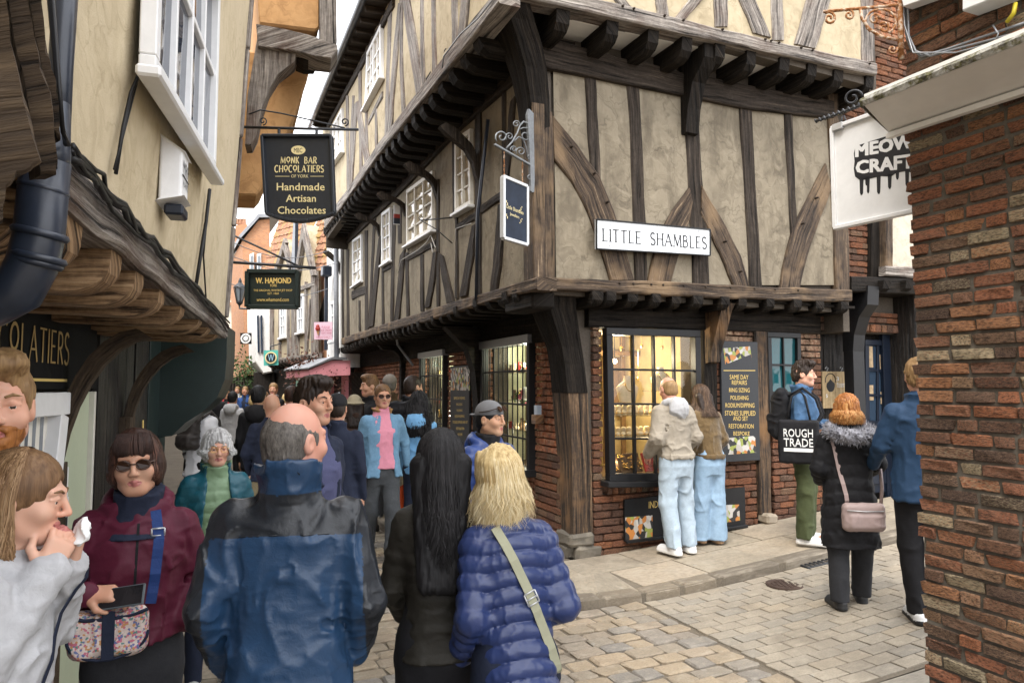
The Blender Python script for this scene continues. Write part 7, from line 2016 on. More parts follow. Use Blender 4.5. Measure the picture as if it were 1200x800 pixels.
def person(label, u, y, vtop, heading, group=None, skinm=SK_M, res=.012, hres=None, lean=0, hyaw=0, hpitch=0, hroll=0, tall=None, width=1.0, armR=None, armL=None, handR=None, handL=None,
     legR=None, legL=None, jacket=None, trousers=None, shoes=None, hair=None, face=True, extras=None, xoff=0.0, hs=1.0, lift=0.0, shirt=None, hidden_legs=False, eyes=True, lipm=None, nose=1.0, jaw=1.0):
 x = (u - 600) / F * y + xoff; g = gz(x, y) + lift
 top = at_depth(u, vtop, y).z; h = tall or (top - g); k = h / 1.75
 t = thing('person', label, 'person', (x, y, g), group, math.radians(heading))
 Ln = Lean(lean); A = np.array
 hd = math.radians
 Rh = (M.Rotation(hd(hyaw), 3, 'Z') @ M.Rotation(hd(lean * .6 + hpitch), 3, 'X') @ M.Rotation(hd(hroll), 3, 'Y'))
 Rn = [[Rh[i][j] for j in range(3)] for i in range(3)]
 nb = A(Ln((0, .015, 1.475))); hc = nb + A(Rh @ V((0, -.018, .16)))
 HP = lambda p: hc + A(Rh @ V([c * hs for c in p]))
 w_ = width
 sh = {s: A(Ln((s * .153 * w_, .012, 1.392))) for s in (-1, 1)}
 arm = {-1: armR or ((-.205 * w_, .035, 1.12), (-.212 * w_, -.04, .875)), 1: armL or ((.205 * w_, .035, 1.12), (.212 * w_, -.04, .875))}
 arm = {s: tuple(A(p, float) * A((.92, 1, 1)) for p in arm[s][:2]) for s in arm}
 leg = {-1: legR or ((-.10, -.01, .50), (-.105, .015, .085)), 1: legL or ((.10, -.01, .50), (.105, .015, .085))}
 leg = {s: tuple(A(p, float) for p in leg[s][:2]) for s in leg}
 hip = {s: A((s * .085, 0, .92)) for s in (-1, 1)}
 f = dict(t=t, k=k, HP=HP, Rn=Rn, hc=hc, Ln=Ln, arm=arm, leg=leg, sh=sh, label=label, world=M.Translation((x, y, g)) @ M.Rotation(math.radians(heading), 4, 'Z') @ M.Scale(k, 4))
 hres = hres or res * .6
 pts = [hc + A(d) * .16 for d in ((1, 1, 1), (-1, -1, -1))] + [a[i] for a in arm.values() for i in (0, 1)] + [A((0, .16, .0)), A((0, -.2, .0))]
 hands = {-1: handR, 1: handL}
 for s in (-1, 1): pts += [arm[s][1] + .14, arm[s][1] - .14, leg[s][0], leg[s][1]]
 lo, hi = np.min(pts, 0) - .05, np.max(pts, 0) + .05; lo[2] = .02
 lo[0], hi[0] = min(lo[0], -.25), max(hi[0], .25); lo[1] = min(lo[1], -.2); hi[1] = max(hi[1], .2)
 fx, fy, fz = [(hc[0] - .12, hc[0] + .12, hres)], [(hc[1] - .15, hc[1] + .15, hres)], [(hc[2] - .17, hc[2] + .16, hres)]
 for s in (-1, 1):
  if hands[s] is not False:
   fh = A((hands[s] or {}).get('f', (0, 0, -1)), float); e = arm[s][1]; e2 = e + fh / np.linalg.norm(fh) * .17; hr = max(hres, .005)
   l_, h_ = np.minimum(e, e2) - .06, np.maximum(e, e2) + .06
   fx.append((l_[0], h_[0], hr)); fy.append((l_[1], h_[1], hr)); fz.append((l_[2], h_[2], hr))
 S = Sdf(axis_of(lo[0], hi[0], res, fx), axis_of(lo[1], hi[1], res, fy), axis_of(lo[2], hi[2], res * 1.4, fz)); S.mg = min(S.mg, .035)
 e = S.ell; c_ = S.cone
 e(HP((0, .012, .022)), A((.076, .096, .098)) * hs, .0, R=Rn); e(HP((0, -.022, -.045)), A((.058 * jaw, .066, .07)) * hs, .04, R=Rn)
 e(HP((0, -.064, -.092)), A((.026 * jaw, .022, .022)) * hs, .03, R=Rn)
 c_(HP((-.05 * jaw, .005, -.062)), HP((-.02, -.06, -.095)), .018, .016, .03); c_(HP((.05 * jaw, .005, -.062)), HP((.02, -.06, -.095)), .018, .016, .03)
 if face:
  for s in (-1, 1):
   e(HP((s * .043, -.062, -.028)), A((.022, .02, .02)) * hs, .03, R=Rn)
   c_(HP((s * .012, -.088, .026)), HP((s * .045, -.074, .026)), .008, .007, .02)
   e(HP((s * .031, -.102, .003)), A((.0175, .020, .012)) * hs, .014, 's', R=Rn)
   e(HP((s * .031, -.075, .002)), A((.0145, .0125, .0125)) * hs, .004, R=Rn)
   c_(HP((s * .017, -.0845, .0085)), HP((s * .031, -.0875, .0105)), .0046, .005, .005); c_(HP((s * .031, -.0875, .0105)), HP((s * .047, -.076, .007)), .005, .0042, .005)
   c_(HP((s * .018, -.0825, -.0065)), HP((s * .032, -.085, -.0085)), .0036, .004, .005); c_(HP((s * .032, -.085, -.0085)), HP((s * .046, -.076, -.004)), .004, .0036, .005)
   e(HP((s * .0105, -.099, -.034)), A((.0075, .010, .0075)) * hs, .008, R=Rn)
   e(HP((s * .006, -.107, -.041)), A((.003, .005, .0025)) * hs, .004, 's', R=Rn)
  c_(HP((0, -.088, .02)), HP((0, -.103 - .007 * nose, -.029)), .0078, .0100, .010)
  c_(HP((-.022, -.080, -.064)), HP((0, -.0915, -.0605)), .0055, .007, .008); c_(HP((.022, -.080, -.064)), HP((0, -.0915, -.0605)), .0055, .007, .008)
  c_(HP((-.018, -.080, -.070)), HP((.018, -.080, -.070)), .0075, .0075, .008); c_(HP((0, -.088, -.072)), HP((0, -.086, -.072)), .007, .007, .008)
  c_(HP((-.025, -.089, -.0655)), HP((.025, -.089, -.0655)), .0022, .0022, .004, 's')
 for s in (-1, 1):
  e(HP((s * .078, .012, -.008)), A((.011, .02, .032)) * hs, .008, R=Rn); e(HP((s * .088, .006, -.004)), A((.007, .010, .016)) * hs, .006, 's', R=Rn)
 c_(HP((0, .022, -.06)), nb + A((0, .015, -.06)), .052 * hs, .058, .03)
 bd = -.022 if jacket else 0
 S.loft([(.80, .15 + bd, .10 + bd, .01), (.95, .165 + bd, .115 + bd, .01), (1.08, .14 + bd, .10 + bd, 0), (1.28, .165 + bd, .115 + bd, 0), (1.40, .15 + bd, .095 + bd, .01), (1.47, .09 + bd, .07 + bd, .015), (1.50, .05, .05, .015)], .03, lean=Ln)
 for s in (-1, 1):
  el, wr = arm[s]
  c_(sh[s], el, .042, .038, .04); c_(el, wr, .038, .026, .02)
  kn, an = leg[s]
  c_(hip[s], kn, .07, .05, .03); c_(kn, an, .048, .036, .02); c_(an - A((0, 0, .04)), an + A((0, -.12, -.045)), .03, .024, .02)
  if hands[s] is not False:
   hh = hands[s] or {}; hand_prims(S, wr, hh.get('f', (0, -.15, -1)), hh.get('n', (-s, 0, 0)), hh.get('side', s), hh.get('curl', .45), hh.get('spread', 0), thumb=hh.get('thumb', .5))
 Vv, Q = S.mesh()
 Ri = np.array(Rn)
 def lips(c):
  q = (c - hc) @ Ri / hs
  m = (((q[:, 0]) / .0235) ** 2 + ((q[:, 2] + .0665) / .0125) ** 2 < 1) & (q[:, 1] < -.074)
  return m.astype(int)
 np_obj('body', Vv, Q, [skinm, lipm or LIPM], t, k, lips)
 mk_local = lambda name, mb, mt, sm=False: mk(name, mb, mt, t, sm, True)
 def loc(mb):
  mb.v = [(p[0] * k, p[1] * k, p[2] * k) for p in mb.v]; return mb
 f['loc'] = loc
 if face and eyes:
  for s in (-1, 1):
   c = HP((s * .031, -.0765, .001)); fw = V(Rh @ V((s * .12, -1, 0))).normalized(); m = MB(); a = fw.orthogonal().normalized(); b = fw.cross(a)
   rings = [(.0126, .0), (.0105, .0070), (.0064, .0110), (.0062, .0112), (.0, .0127)]; vs, n = [], 10
   for r, q in rings:
    for i in range(n): th = 2 * math.pi * i / n; vs.append(V(c) + (a * math.cos(th) + b * math.sin(th)) * r * hs + fw * q * hs)
   for i in range(4):
    m.add([], []); 
    b0 = 0
   m.v = [tuple(p) for p in vs]
   for i in range(4):
    for j in range(n): m.f.append((i * n + j, i * n + (j + 1) % n, (i + 1) * n + (j + 1) % n, (i + 1) * n + j)); m.uv.append(None); m.mi.append(0 if i < 2 else 1)
   mk_local('eye', loc(m), [EYEW, EYEB], True)
   if hair and hair.get('brow', True):
    m = MB(); m.tube([V(HP(p)) for p in ((s * .014, -.0955, .024), (s * .03, -.0925, .031), (s * .05, -.077, .027))], [.0032, .0042, .002], 5)
    mk_local('eyebrow', loc(m), hair['m'], True)
 hl0 = hidden_legs; shoes = shoes or dict(m=SHB)
 if trousers:
  tr = trousers; ra = tr.get('r', (.095, .07, .055)); hem = tr.get('hem', .06)
  pts = [leg[s][i] for s in (-1, 1) for i in (0, 1)]; lo, hi = np.min(pts, 0) - .17, np.max(pts, 0) + .17
  lo[0], hi[0] = min(lo[0], -.24), max(hi[0], .24); lo[1] = min(lo[1], -.18); hi[1] = max(hi[1], .18)
  r_ = tr.get('res', .018 if hidden_legs else res); hidden_legs = False; S = Sdf(axis_of(lo[0], hi[0], r_), axis_of(lo[1], hi[1], r_), axis_of(.02 if not hidden_legs else .6, 1.10, r_))
  S.loft([(.76, .13, .10, .015), (.86, .170 * tr.get('w', 1), .12, .015), (.98, .158 * tr.get('w', 1), .112, .01), (1.07, .14, .10, .0)], .03)
  for s in (-1, 1):
   kn, an = leg[s]; c_ = S.cone
   c_(hip[s] + A((0, .01, 0)), kn, ra[0], ra[1], .03); c_(kn, an + A((0, 0, -.02)), ra[1], ra[2], .025)
   if tr.get('stack'):
    for q in range(3): c_(an + A((-.02, -.02 + .01 * q, .03 + .034 * q)), an + A((.02, .02 - .015 * q, .036 + .032 * q)), ra[2] - .004, ra[2] - .003, .012)
  if not hidden_legs:
   zz = S.ax[2][None, None, :]; S.D[:] = np.maximum(S.D, hem - zz)
  S.wrinkle(tr.get('wr', .006), (9, 9, 5), 3 + int(u) % 50, mask=lambda P: .35 + .65 * np.exp(-((P[:, 2] - .5) / .16) ** 2) + .8 * np.exp(-((P[:, 2] - .13) / .1) ** 2))
  S.wrinkle(.0035, (22, 22, 16), 7, ridge=False)
  Vv, Q = S.mesh(); np_obj('trousers', Vv, Q, tr['m'], t, k, tr.get('paint')); f['tS'] = S
 if shoes and not hidden_legs:
  for s in (-1, 1):
   kn, an = leg[s]; z0 = an[2] - .085; fwd = A((s * .15, -1, 0)); fwd = fwd / np.linalg.norm(fwd); pit = shoes.get('pitch', {}).get(s, 0)
   if pit: fwd = fwd * math.cos(pit) + A((0, 0, math.sin(pit)))
   hl = A((an[0], an[1], z0)) + fwd * -.04; to = A((an[0], an[1], z0)) + fwd * .17
   r_ = max(.006, res * .6) if not hl0 else .014; pts = A([hl, to]); lo, hi = pts.min(0) - .08, pts.max(0) + .08; hi[2] += .08; lo[2] -= .0
   S = Sdf(axis_of(lo[0], hi[0], r_), axis_of(lo[1], hi[1], r_), axis_of(lo[2], hi[2], r_)); b = shoes.get('b', 1.0)
   upv = A((0, 0, 1.0))
   S.cone(hl + upv * .045, to + upv * .03, .040 * b, .036 * b, .02); S.cone(hl + upv * .05 + fwd * .03, an + A((0, 0, .01)), .04 * b, .04, .03); S.cone(hl + fwd * .05 + upv * .06, to + upv * .03 - fwd * .04, .035 * b, .03 * b, .02)
   S.cone(hl + upv * .016, to + upv * .014 + fwd * .008, .044 * b, .042 * b, .004)
   zz = S.ax[2][None, None, :] + 0 * S.D; yy = ((S.ax[0][:, None, None] - hl[0]) * fwd[0] + (S.ax[1][None, :, None] - hl[1]) * fwd[1]); fl = hl[2] + yy * math.tan(pit) + .001
   S.D[:] = np.maximum(S.D, fl - zz)
   Vv, Q = S.mesh()
   pf = lambda c, hl=hl, fwd=fwd: ((c[:, 2] - hl[2] - ((c[:, 0] - hl[0]) * fwd[0] + (c[:, 1] - hl[1]) * fwd[1]) * math.tan(pit)) < .028 * b).astype(int)
   np_obj('shoe', Vv, Q, [shoes['m'], shoes.get('sole', shoes['m'])], t, k, pf)
 if jacket:
  f['jS'] = build_jacket(f, jacket, res, w_, t, k)
 if shirt: build_jacket(f, shirt, res, w_, t, k)
 if hair: build_hair(f, hair, res, t, k, hs)
 FIG[label] = f
 return f
def build_jacket(f, J, res, w_, t, k):
 A = np.array; Ln, arm, sh = f['Ln'], f['arm'], f['sh']; r_ = J.get('res', res)
 hem = J.get('hem', .80); pf = J.get('puff', 0.0); aw = J.get('sleeve', (.060, .050, .041)); wd = J.get('w', 1.0) * w_
 pts = [arm[s][i] for s in (-1, 1) for i in (0, 1)] + [A(Ln((0, 0, 1.62))), A((0, .2, hem)), A((0, -.22, hem))]
 lo, hi = np.min(pts, 0) - .1, np.max(pts, 0) + .1; lo[0], hi[0] = min(lo[0], -.32), max(hi[0], .32); lo[1] -= .06; hi[1] += .06; lo[2] = min(hem - .03, min(arm[s][1][2] for s in (-1, 1)) - .06)
 S = Sdf(axis_of(lo[0], hi[0], r_), axis_of(lo[1], hi[1], r_), axis_of(lo[2], hi[2], r_)); S.mg = min(S.mg, .05)
 qh = J.get('quilt'); qa = J.get('qamp', .012)
 q3 = q1 = None
 if qh:
  q3 = lambda z, x, y: qa * (np.abs(np.sin(math.pi * (z - .03 * np.cos(x * 9)) / qh)) ** .55 - .62)
  q1 = lambda s_: qa * .8 * (np.abs(np.sin(math.pi * s_ / qh)) ** .55 - .62)
 b = J.get('belly', 0); hw = J.get('hemw', .195) * .93
 tab = [(hem, hw * wd, .142 + pf + b * .6, .01), (.95, .170 * wd + pf, .130 + pf + b, .0 - b * .4), (1.08, .155 * wd + pf, .120 + pf + b, -.0 - b * .4), (1.26, .166 * wd + pf, .128 + pf, .0), (1.34, .166 * wd + pf, .120 + pf, .01), (1.40, .142 * wd + pf, .10 + pf, .014), (1.445, .104 + pf, .082 + pf * .7, .018), (1.48, .078 + pf * .6, .07 + pf * .6, .02), (1.51, .060 + pf * .5, .06 + pf * .5, .02)]
 tab = [r for r in tab if r[0] >= hem]
 if tab[0][0] > hem + .001: tab = [(hem, hw * wd + pf * .5, .135 + pf * .5, .01)] + tab
 S.loft(tab, .03, lean=Ln, q=q3, e=J.get('e', 2.4))
 if not J.get('sleeveless'):
  for s in (-1, 1):
   el, wr = arm[s]; L1_ = np.linalg.norm(el - sh[s]); d = (wr - el) / np.linalg.norm(wr - el)
   S.cone(sh[s], el, aw[0] + pf, aw[1] + pf, .045, q=q1); S.cone(el, wr - d * J.get('cuff', .0), aw[1] + pf, aw[2] + pf * .6, .02, q=q1, off=L1_)
   if J.get('rib'): S.cone(wr - d * .05, wr - d * .005, aw[2] * .82, aw[2] * .8, .004)
   else: S.cone(wr - d * .012, wr + d * .004, aw[2] * .8, aw[2] * .75, .004)
 C = J.get('collar', 'stand'); nb = A(Ln((0, .02, 1.49)))
 up = A(Ln((0, .02, 1.6))) - nb; up = up / np.linalg.norm(up)
 if C in ('stand', 'tall', 'shirt'):
  S.cone(nb - up * .07, nb + up * .005, .088, .070, .03)
  hgt, rad = {'stand': (.065, .078), 'tall': (.088, .080), 'shirt': (.045, .074)}[C]
  P_ = nb - up * .02; lo2 = P_ - .17; hi2 = P_ + .24
  sl, x, y, z = S.reg(lo2, hi2, .0)
  X, Y, Z = x - P_[0], y - P_[1], z - P_[2]; h = X * up[0] + Y * up[1] + Z * up[2]; h = h + 0 * X
  Y2 = Y - h * (up[1] / max(up[2], .3)) + 0 * X + 0 * Z
  hh = hgt * (1 + .25 * np.clip(Y2 / .08, -1, 1)); fl = 1 + J.get('flare', .35) * np.clip(h / .12, -.3, 1)
  rr = np.sqrt((X / fl) ** 2 + ((Y2) / (1.08 * fl)) ** 2)
  d = np.maximum(np.abs(rr - rad) - .009, np.maximum(-h - .02, h - hh))
  if J.get('vneck'): d = np.maximum(d, -(np.maximum(np.abs(X) - J['vneck'] * (.4 + h * 6), Y2 + 0.0) * -1) * -1) if False else d
  S.put(sl, d.astype(np.float32), .014, 'u')
 if C in ('hood', 'furhood'):
  big = 1.15 if C == 'furhood' else 1.0
  for a in np.linspace(0, 2 * math.pi, 14, endpoint=False):
   a2 = a + 2 * math.pi / 14
   g = lambda q: nb + A((math.sin(q) * .098 * big, math.cos(q) * .088 * big + .018, -.012 + .028 * math.cos(q)))
   S.cone(g(a), g(a2), .026 * big * (1.15 + .35 * math.cos(a)), .026 * big * (1.15 + .35 * math.cos(a2)), .02)
  S.ell(nb + A((0, .125 * big, -.055)), (.115 * big, .058 * big, .095 * big), .035)
  S.ell(nb + A((0, .06, .045)), (.06, .05, .05), .03, 's')
 V0 = J.get('open')          # an open front: wedge cut away between two lines
 if V0:
  x0t, x1t, x0b, x1b, zt, zb = V0
  sl, x, y, z = S.reg((-.3, -.5, zb), (.3, .02, zt), 0)
  tt = np.clip((z - zb) / (zt - zb), 0, 1); a = x0b + (x0t - x0b) * tt; b_ = x1b + (x1t - x1b) * tt
  d = np.maximum(np.maximum(a - x, x - b_), y + .03 + 0 * z) + 0 * x
  S.put(sl, (d).astype(np.float32), .006, 's')
 if J.get('zip'):
  for z in np.arange(hem + .01, 1.48, .012):
   p, q = A(Ln((J.get('zx', 0), 0, z))), A(Ln((J.get('zx', 0), 0, z + .012)))
   yy = S.cast(p[0], p[2], -1)
   if yy is not None: S.cone((p[0], yy, p[2]), (p[0], yy, q[2]), .004, .004, .003, 's')
 if J.get('hemband'):
  S.loft([(hem, (hw + .004) * wd + pf * .5, .14 + pf * .5, .01), (hem + J['hemband'], (hw + .004) * wd + pf * .5, .14 + pf * .5, .01)], .006, lean=Ln if hem > .95 else None)
 wr = J.get('wr', .008); sd = J.get('seed', 1)
 if wr:
  S.wrinkle(wr, J.get('wsc', (10, 10, 7)), sd)
  S.wrinkle(wr * .5, tuple(c * 2.1 for c in J.get('wsc', (10, 10, 7))), sd + 3)
  for s in (-1, 1):
   el = arm[s][0]
   S.wrinkle(wr * .9, (9, 9, 24), sd + 9 + s, mask=lambda P, el=el: np.exp(-(((P - el) / .11) ** 2).sum(1)))
 if qh: S.wrinkle(.0022, (34, 34, 12), sd + 2)
 Vv, Q = S.mesh(); np_obj(J.get('name', 'jacket'), Vv, Q, J['m'], t, k, J.get('paint'))
 return S
def strands(f, mat, n, rad, az, length, name='hair_strands', w=.0022, wave=.006, flare=1.0, top=.0, seed=1, curl=0.0, taper=.25, drop=0.0, cut=.02, off=(0, .01, .02), tuck=0.0, gather=None):
 """hair drawn strand by strand: over the skull, then hanging down"""
 rg = np.random.default_rng(seed); k = f['k']; T = 12
 a = np.radians(rg.uniform(az[0], az[1], n)); rr = np.array(rad) * rg.uniform(.93, 1.06, (n, 1))
 th0 = rg.uniform(.05, .8, n) ; th1 = 1.75
 L = length if not callable(length) else length(np.degrees(a)); L = L * rg.uniform(1 - cut * 4, 1.0, n)
 Rn = np.array(f['Rn']); hc = f['hc']; P = np.zeros((n, T, 3))
 ph = rg.uniform(0, 6.28, (n, 1)); fr = rg.uniform(.8, 1.3, (n, 1))
 m = 5
 for i in range(m):
  th = th0 + (th1 - th0) * i / (m - 1)
  loc = np.stack([rr[:, 0] * np.sin(th) * np.sin(a), rr[:, 1] * np.sin(th) * np.cos(a), rr[:, 2] * np.cos(th)], 1) + np.array(off)
  P[:, i] = loc @ Rn.T + hc
 out = P[:, m - 1] - (hc + np.array([0, .01, 0])); out[:, 2] = 0; out /= np.maximum(np.linalg.norm(out, axis=1, keepdims=True), 1e-6)
 for i in range(m, T):
  s_ = (i - m + 1) / (T - m)
  q = P[:, m - 1] + np.array([0, 0, -1.0]) * (L * s_)[:, None] + out * ((flare - 1) * .1 * np.sin(s_ * 2.2) - tuck * s_ ** 2)[:, None] if np.ndim(flare) else P[:, m - 1] + np.array([0, 0, -1.0]) * (L * s_)[:, None] + out * ((flare - 1) * .1 * math.sin(s_ * 2.2) - tuck * s_ ** 2)
  if gather is not None: q = q + (np.array(gather) - q) * np.array([1, 1, 0]) * (.55 * s_)
  q[:, 0] += (wave * s_ * np.sin(ph + s_ * 9 * fr))[:, 0] + curl * (np.sin(ph * 3 + s_ * 26 * fr))[:, 0]; q[:, 1] += (wave * s_ * np.cos(ph * 1.7 + s_ * 8 * fr))[:, 0] + curl * np.cos(ph * 3 + s_ * 26 * fr)[:, 0]
  P[:, i] = q
 tan = np.gradient(P, axis=1); tan /= np.maximum(np.linalg.norm(tan, axis=2, keepdims=True), 1e-9)
 ref = P - (hc + np.array([0, .01, 0])); ref = ref + rg.normal(0, .03, (n, 1, 3)); s1 = np.cross(tan, ref); s1 /= np.maximum(np.linalg.norm(s1, axis=2, keepdims=True), 1e-9)
 wd = w * np.concatenate([np.ones(T - 3), [.8, .55, taper]])[None, :, None]
 V3 = np.stack([P + s1 * wd, P - s1 * wd], 2).reshape(-1, 3)
 ii = np.arange(n)[:, None] * T * 2; jj = np.arange(T - 1)[None, :] * 2
 Q = np.stack([ii + jj, ii + jj + 1, ii + jj + 3, ii + jj + 2], -1).reshape(-1, 4)
 o = np_obj(name, V3, Q, mat, f['t'], k)
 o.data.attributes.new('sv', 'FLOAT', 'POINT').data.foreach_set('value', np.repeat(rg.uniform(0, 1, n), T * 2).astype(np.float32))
 return o
def build_hair(f, Hh, res, t, k, hs):
 A = np.array; HP, Rn, hc = f['HP'], f['Rn'], f['hc']; st = Hh['style']; r_ = Hh.get('res', min(res * .7, .008)); r_ = max(r_, .0045)
 ext = Hh.get('drop', 0)
 lo, hi = hc - A((.19, .22, .22 + ext)), hc + A((.19, .24, .2))
 S = Sdf(axis_of(lo[0], hi[0], r_), axis_of(lo[1], hi[1], r_), axis_of(lo[2], hi[2], r_)); v = Hh.get('vol', 0.0); e = S.ell
 fringe = Hh.get('line', .062)     # height of the hair line over the brow
 if st in ('short', 'long', 'bob', 'curly'):
  e(HP((0, .014, .030)), A((.082 + v, .102 + v, .100 + v)) * hs, 0, R=Rn)
  if Hh.get('quiff'): e(HP((0, -.06, .105)), A((.06, .05, .032)) * hs, .03, R=Rn); e(HP((0, .0, .118)), A((.065, .07, .028)) * hs, .03, R=Rn)
  if st == 'short':
   e(HP((0, .05, -.02)), A((.074, .06, .07)) * hs, .02, R=Rn)
   e(HP((0, -.125, fringe - .115)), A((.105, .10, .115)) * hs, .012, 's', R=Rn)
   e(HP((0, -.01, -.16)), A((.14, .16, .10)) * hs, .01, 's', R=Rn)
   for s in (-1, 1): e(HP((s * .09, .002, -.02)), A((.03, .026, .04)) * hs, .01, 's', R=Rn)
  else:
   if st == 'bob':
    e(HP((0, .03, -.02)), A((.088 + v, .085 + v, .085 + Hh.get('low', 0))) * hs, .04, R=Rn)
    for s in (-1, 1): e(HP((s * .068, -.01, -.015)), A((.022 + v, .05, .07 + Hh.get('low', 0))) * hs, .02, R=Rn)
   e(HP((0, -.12, fringe - .13)), A((.072, .085, .13)) * hs, .012, 's', R=Rn)
   if ext:
    sx = Hh.get('side', .07)
    back = hc + A((0, .06, -.03)); 
    for x in np.linspace(-sx, sx, 5):
     S.cone(back + A((x, .0, .02)), back + A((x * Hh.get('spread', .9), Hh.get('dy', .05), -ext)), .035 + v, .028 + v * .5, .03)
    if Hh.get('front'):
     for s in Hh['front']:
      S.cone(HP((s * .07, -.02, .0)), hc + A((s * .09, -.05, -ext * .8)), .024, .018, .02)
 elif st == 'ring':
  e(HP((0, .020, .008)), A((.0815, .101, .092)) * hs, 0, R=Rn); e(HP((0, .05, -.045)), A((.07, .055, .05)) * hs, .02, R=Rn)
  e(HP((0, -.045, .085)), A((.090, .128, .075)) * hs, .012, 's', R=Rn); e(HP((0, -.125, -.04)), A((.11, .115, .13)) * hs, .01, 's', R=Rn); e(HP((0, -.02, -.175)), A((.14, .16, .10)) * hs, .01, 's', R=Rn)
  for s in (-1, 1): e(HP((s * .088, .0, -.015)), A((.03, .024, .036)) * hs, .008, 's', R=Rn)
 m, P = S.near(.02)
 q = (P - hc); an = np.arctan2(q[:, 0], q[:, 1]) * 9
 if st == 'curly':
  S.D[m] -= (Hh.get('amp', .012) * vnoise(P * 55, 3)).astype(np.float32)
 else:
  n = vnoise(np.stack([an * Hh.get('fq', 2.2), q[:, 2] * (9 if ext else 22), np.linalg.norm(q, axis=1) * 30], 1), 4); S.D[m] -= (Hh.get('amp', .005) * n).astype(np.float32)
  n = vnoise(np.stack([an * 5.5, q[:, 2] * 14, q[:, 1] * 40], 1), 8); S.D[m] -= (Hh.get('amp', .005) * .5 * n).astype(np.float32)
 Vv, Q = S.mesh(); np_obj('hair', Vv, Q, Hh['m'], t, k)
 if Hh.get('beard'):
  B = Sdf(*[axis_of(hc[i] - .15, hc[i] + .13, .0055) for i in range(3)]); e = B.ell
  e(HP((0, -.026, -.052)), A((.064, .073, .072)) * hs, 0, R=Rn); e(HP((0, -.066, -.094)), A((.036, .033, .032)) * hs, .02, R=Rn); e(HP((0, -.08, -.05)), A((.03, .018, .009)) * hs, .01, R=Rn)
  e(HP((0, -.03, .035)), A((.12, .16, .082)) * hs, .012, 's', R=Rn); e(HP((0, -.095, -.066)), A((.021, .025, .0085)) * hs, .005, 's', R=Rn)
  mm, P = B.near(.02); B.D[mm] -= (.004 * vnoise(P * 120, 2)).astype(np.float32)
  Vv, Q = B.mesh(); np_obj('beard', Vv, Q, Hh.get('bm', Hh['m']), t, k)
def ribbon(pts, nrm, w_, th=.004):
 m = MB(); vs = []
 for i, p in enumerate(pts):
  a = V(pts[min(i + 1, len(pts) - 1)]) - V(pts[max(i - 1, 0)]); n = V(nrm[i]).normalized(); s = a.cross(n)
  if s.length < 1e-6: s = V((1, 0, 0))
  s.normalize(); p = V(p)
  vs += [p + s * w_ / 2, p + s * w_ / 2 + n * th, p - s * w_ / 2 + n * th, p - s * w_ / 2]
 fs = [(i * 4 + k, (i + 1) * 4 + k, (i + 1) * 4 + (k + 1) % 4, i * 4 + (k + 1) % 4) for i in range(len(pts) - 1) for k in range(4)] + [(0, 1, 2, 3), tuple(range(len(vs) - 4, len(vs)))[::-1]]
 return m.add(vs, fs)
def strap_on(f, pts2, sign, w_, th=.004, lift=.004, S=None):
 """strap lying on the jacket: (x, z) points in the figure's own frame, back (+1) or front (-1)"""
 S = S or f['jS']; P = []
 for i in range(len(pts2) - 1):
  for q in range(8):
   a = q / 8; x = pts2[i][0] + (pts2[i + 1][0] - pts2[i][0]) * a; z = pts2[i][1] + (pts2[i + 1][1] - pts2[i][1]) * a; y = S.cast(x, z, sign)
   if y is not None: P.append([x, y + sign * lift, z])
 P = np.array(P)
 for _ in range(3):
  P[1:-1, 1] = np.where(sign > 0, np.maximum(P[1:-1, 1], (P[:-2, 1] + P[2:, 1]) / 2), np.minimum(P[1:-1, 1], (P[:-2, 1] + P[2:, 1]) / 2))
 W_ = f['world']
 pts = [W_ @ V(p) for p in P]; R3 = W_.to_3x3()
 return ribbon(pts, [R3 @ V((0, sign, .15)) for _ in pts], w_ * f['k'], th), pts
def spectacles(f, dark, mat, wire=.0016, size=1.0):
 m = MB(); HP = f['HP']; g = MB()
 for s in (-1, 1):
  ring = [V(HP((s * .033 + .024 * size * math.cos(a), -.101 + .006 * abs(math.cos(a)) , .002 + .018 * size * math.sin(a)))) for a in np.linspace(0, 6.283, 17)]
  m.tube(ring, wire if not dark else .003, 5, False); g.add(ring[:-1], [tuple(range(16))])
  m.tube([V(HP((s * .057, -.095, .008))), V(HP((s * .077, -.05, .008))), V(HP((s * .082, .01, .006)))], wire if not dark else .003, 5)
 m.tube([V(HP((-.01, -.103, .006))), V(HP((.01, -.103, .006)))], wire if not dark else .003, 5)
 mk('spectacle_frame' if not dark else 'sunglasses_frame', f['loc'](m), mat, f['t'], True, True)
 if dark: mk('lenses', f['loc'](g), DARKLENS, f['t'], False, True)
def held(f, name, label, cat, group=None):
 t = f['t']; o = thing(name, label, cat, t.location, group, t.rotation_euler.z); return o
def sdf_part(f, par, name, mats, lo, hi, r_, build, paint=None, wr=0.0, wsc=(10, 10, 10)):
 S = Sdf(*[axis_of(lo[i], hi[i], r_) for i in range(3)]); build(S)
 if wr: S.wrinkle(wr, wsc, 4)
 Vv, Q = S.mesh(); return np_obj(name, Vv, Q, mats, par, f['k'], paint)
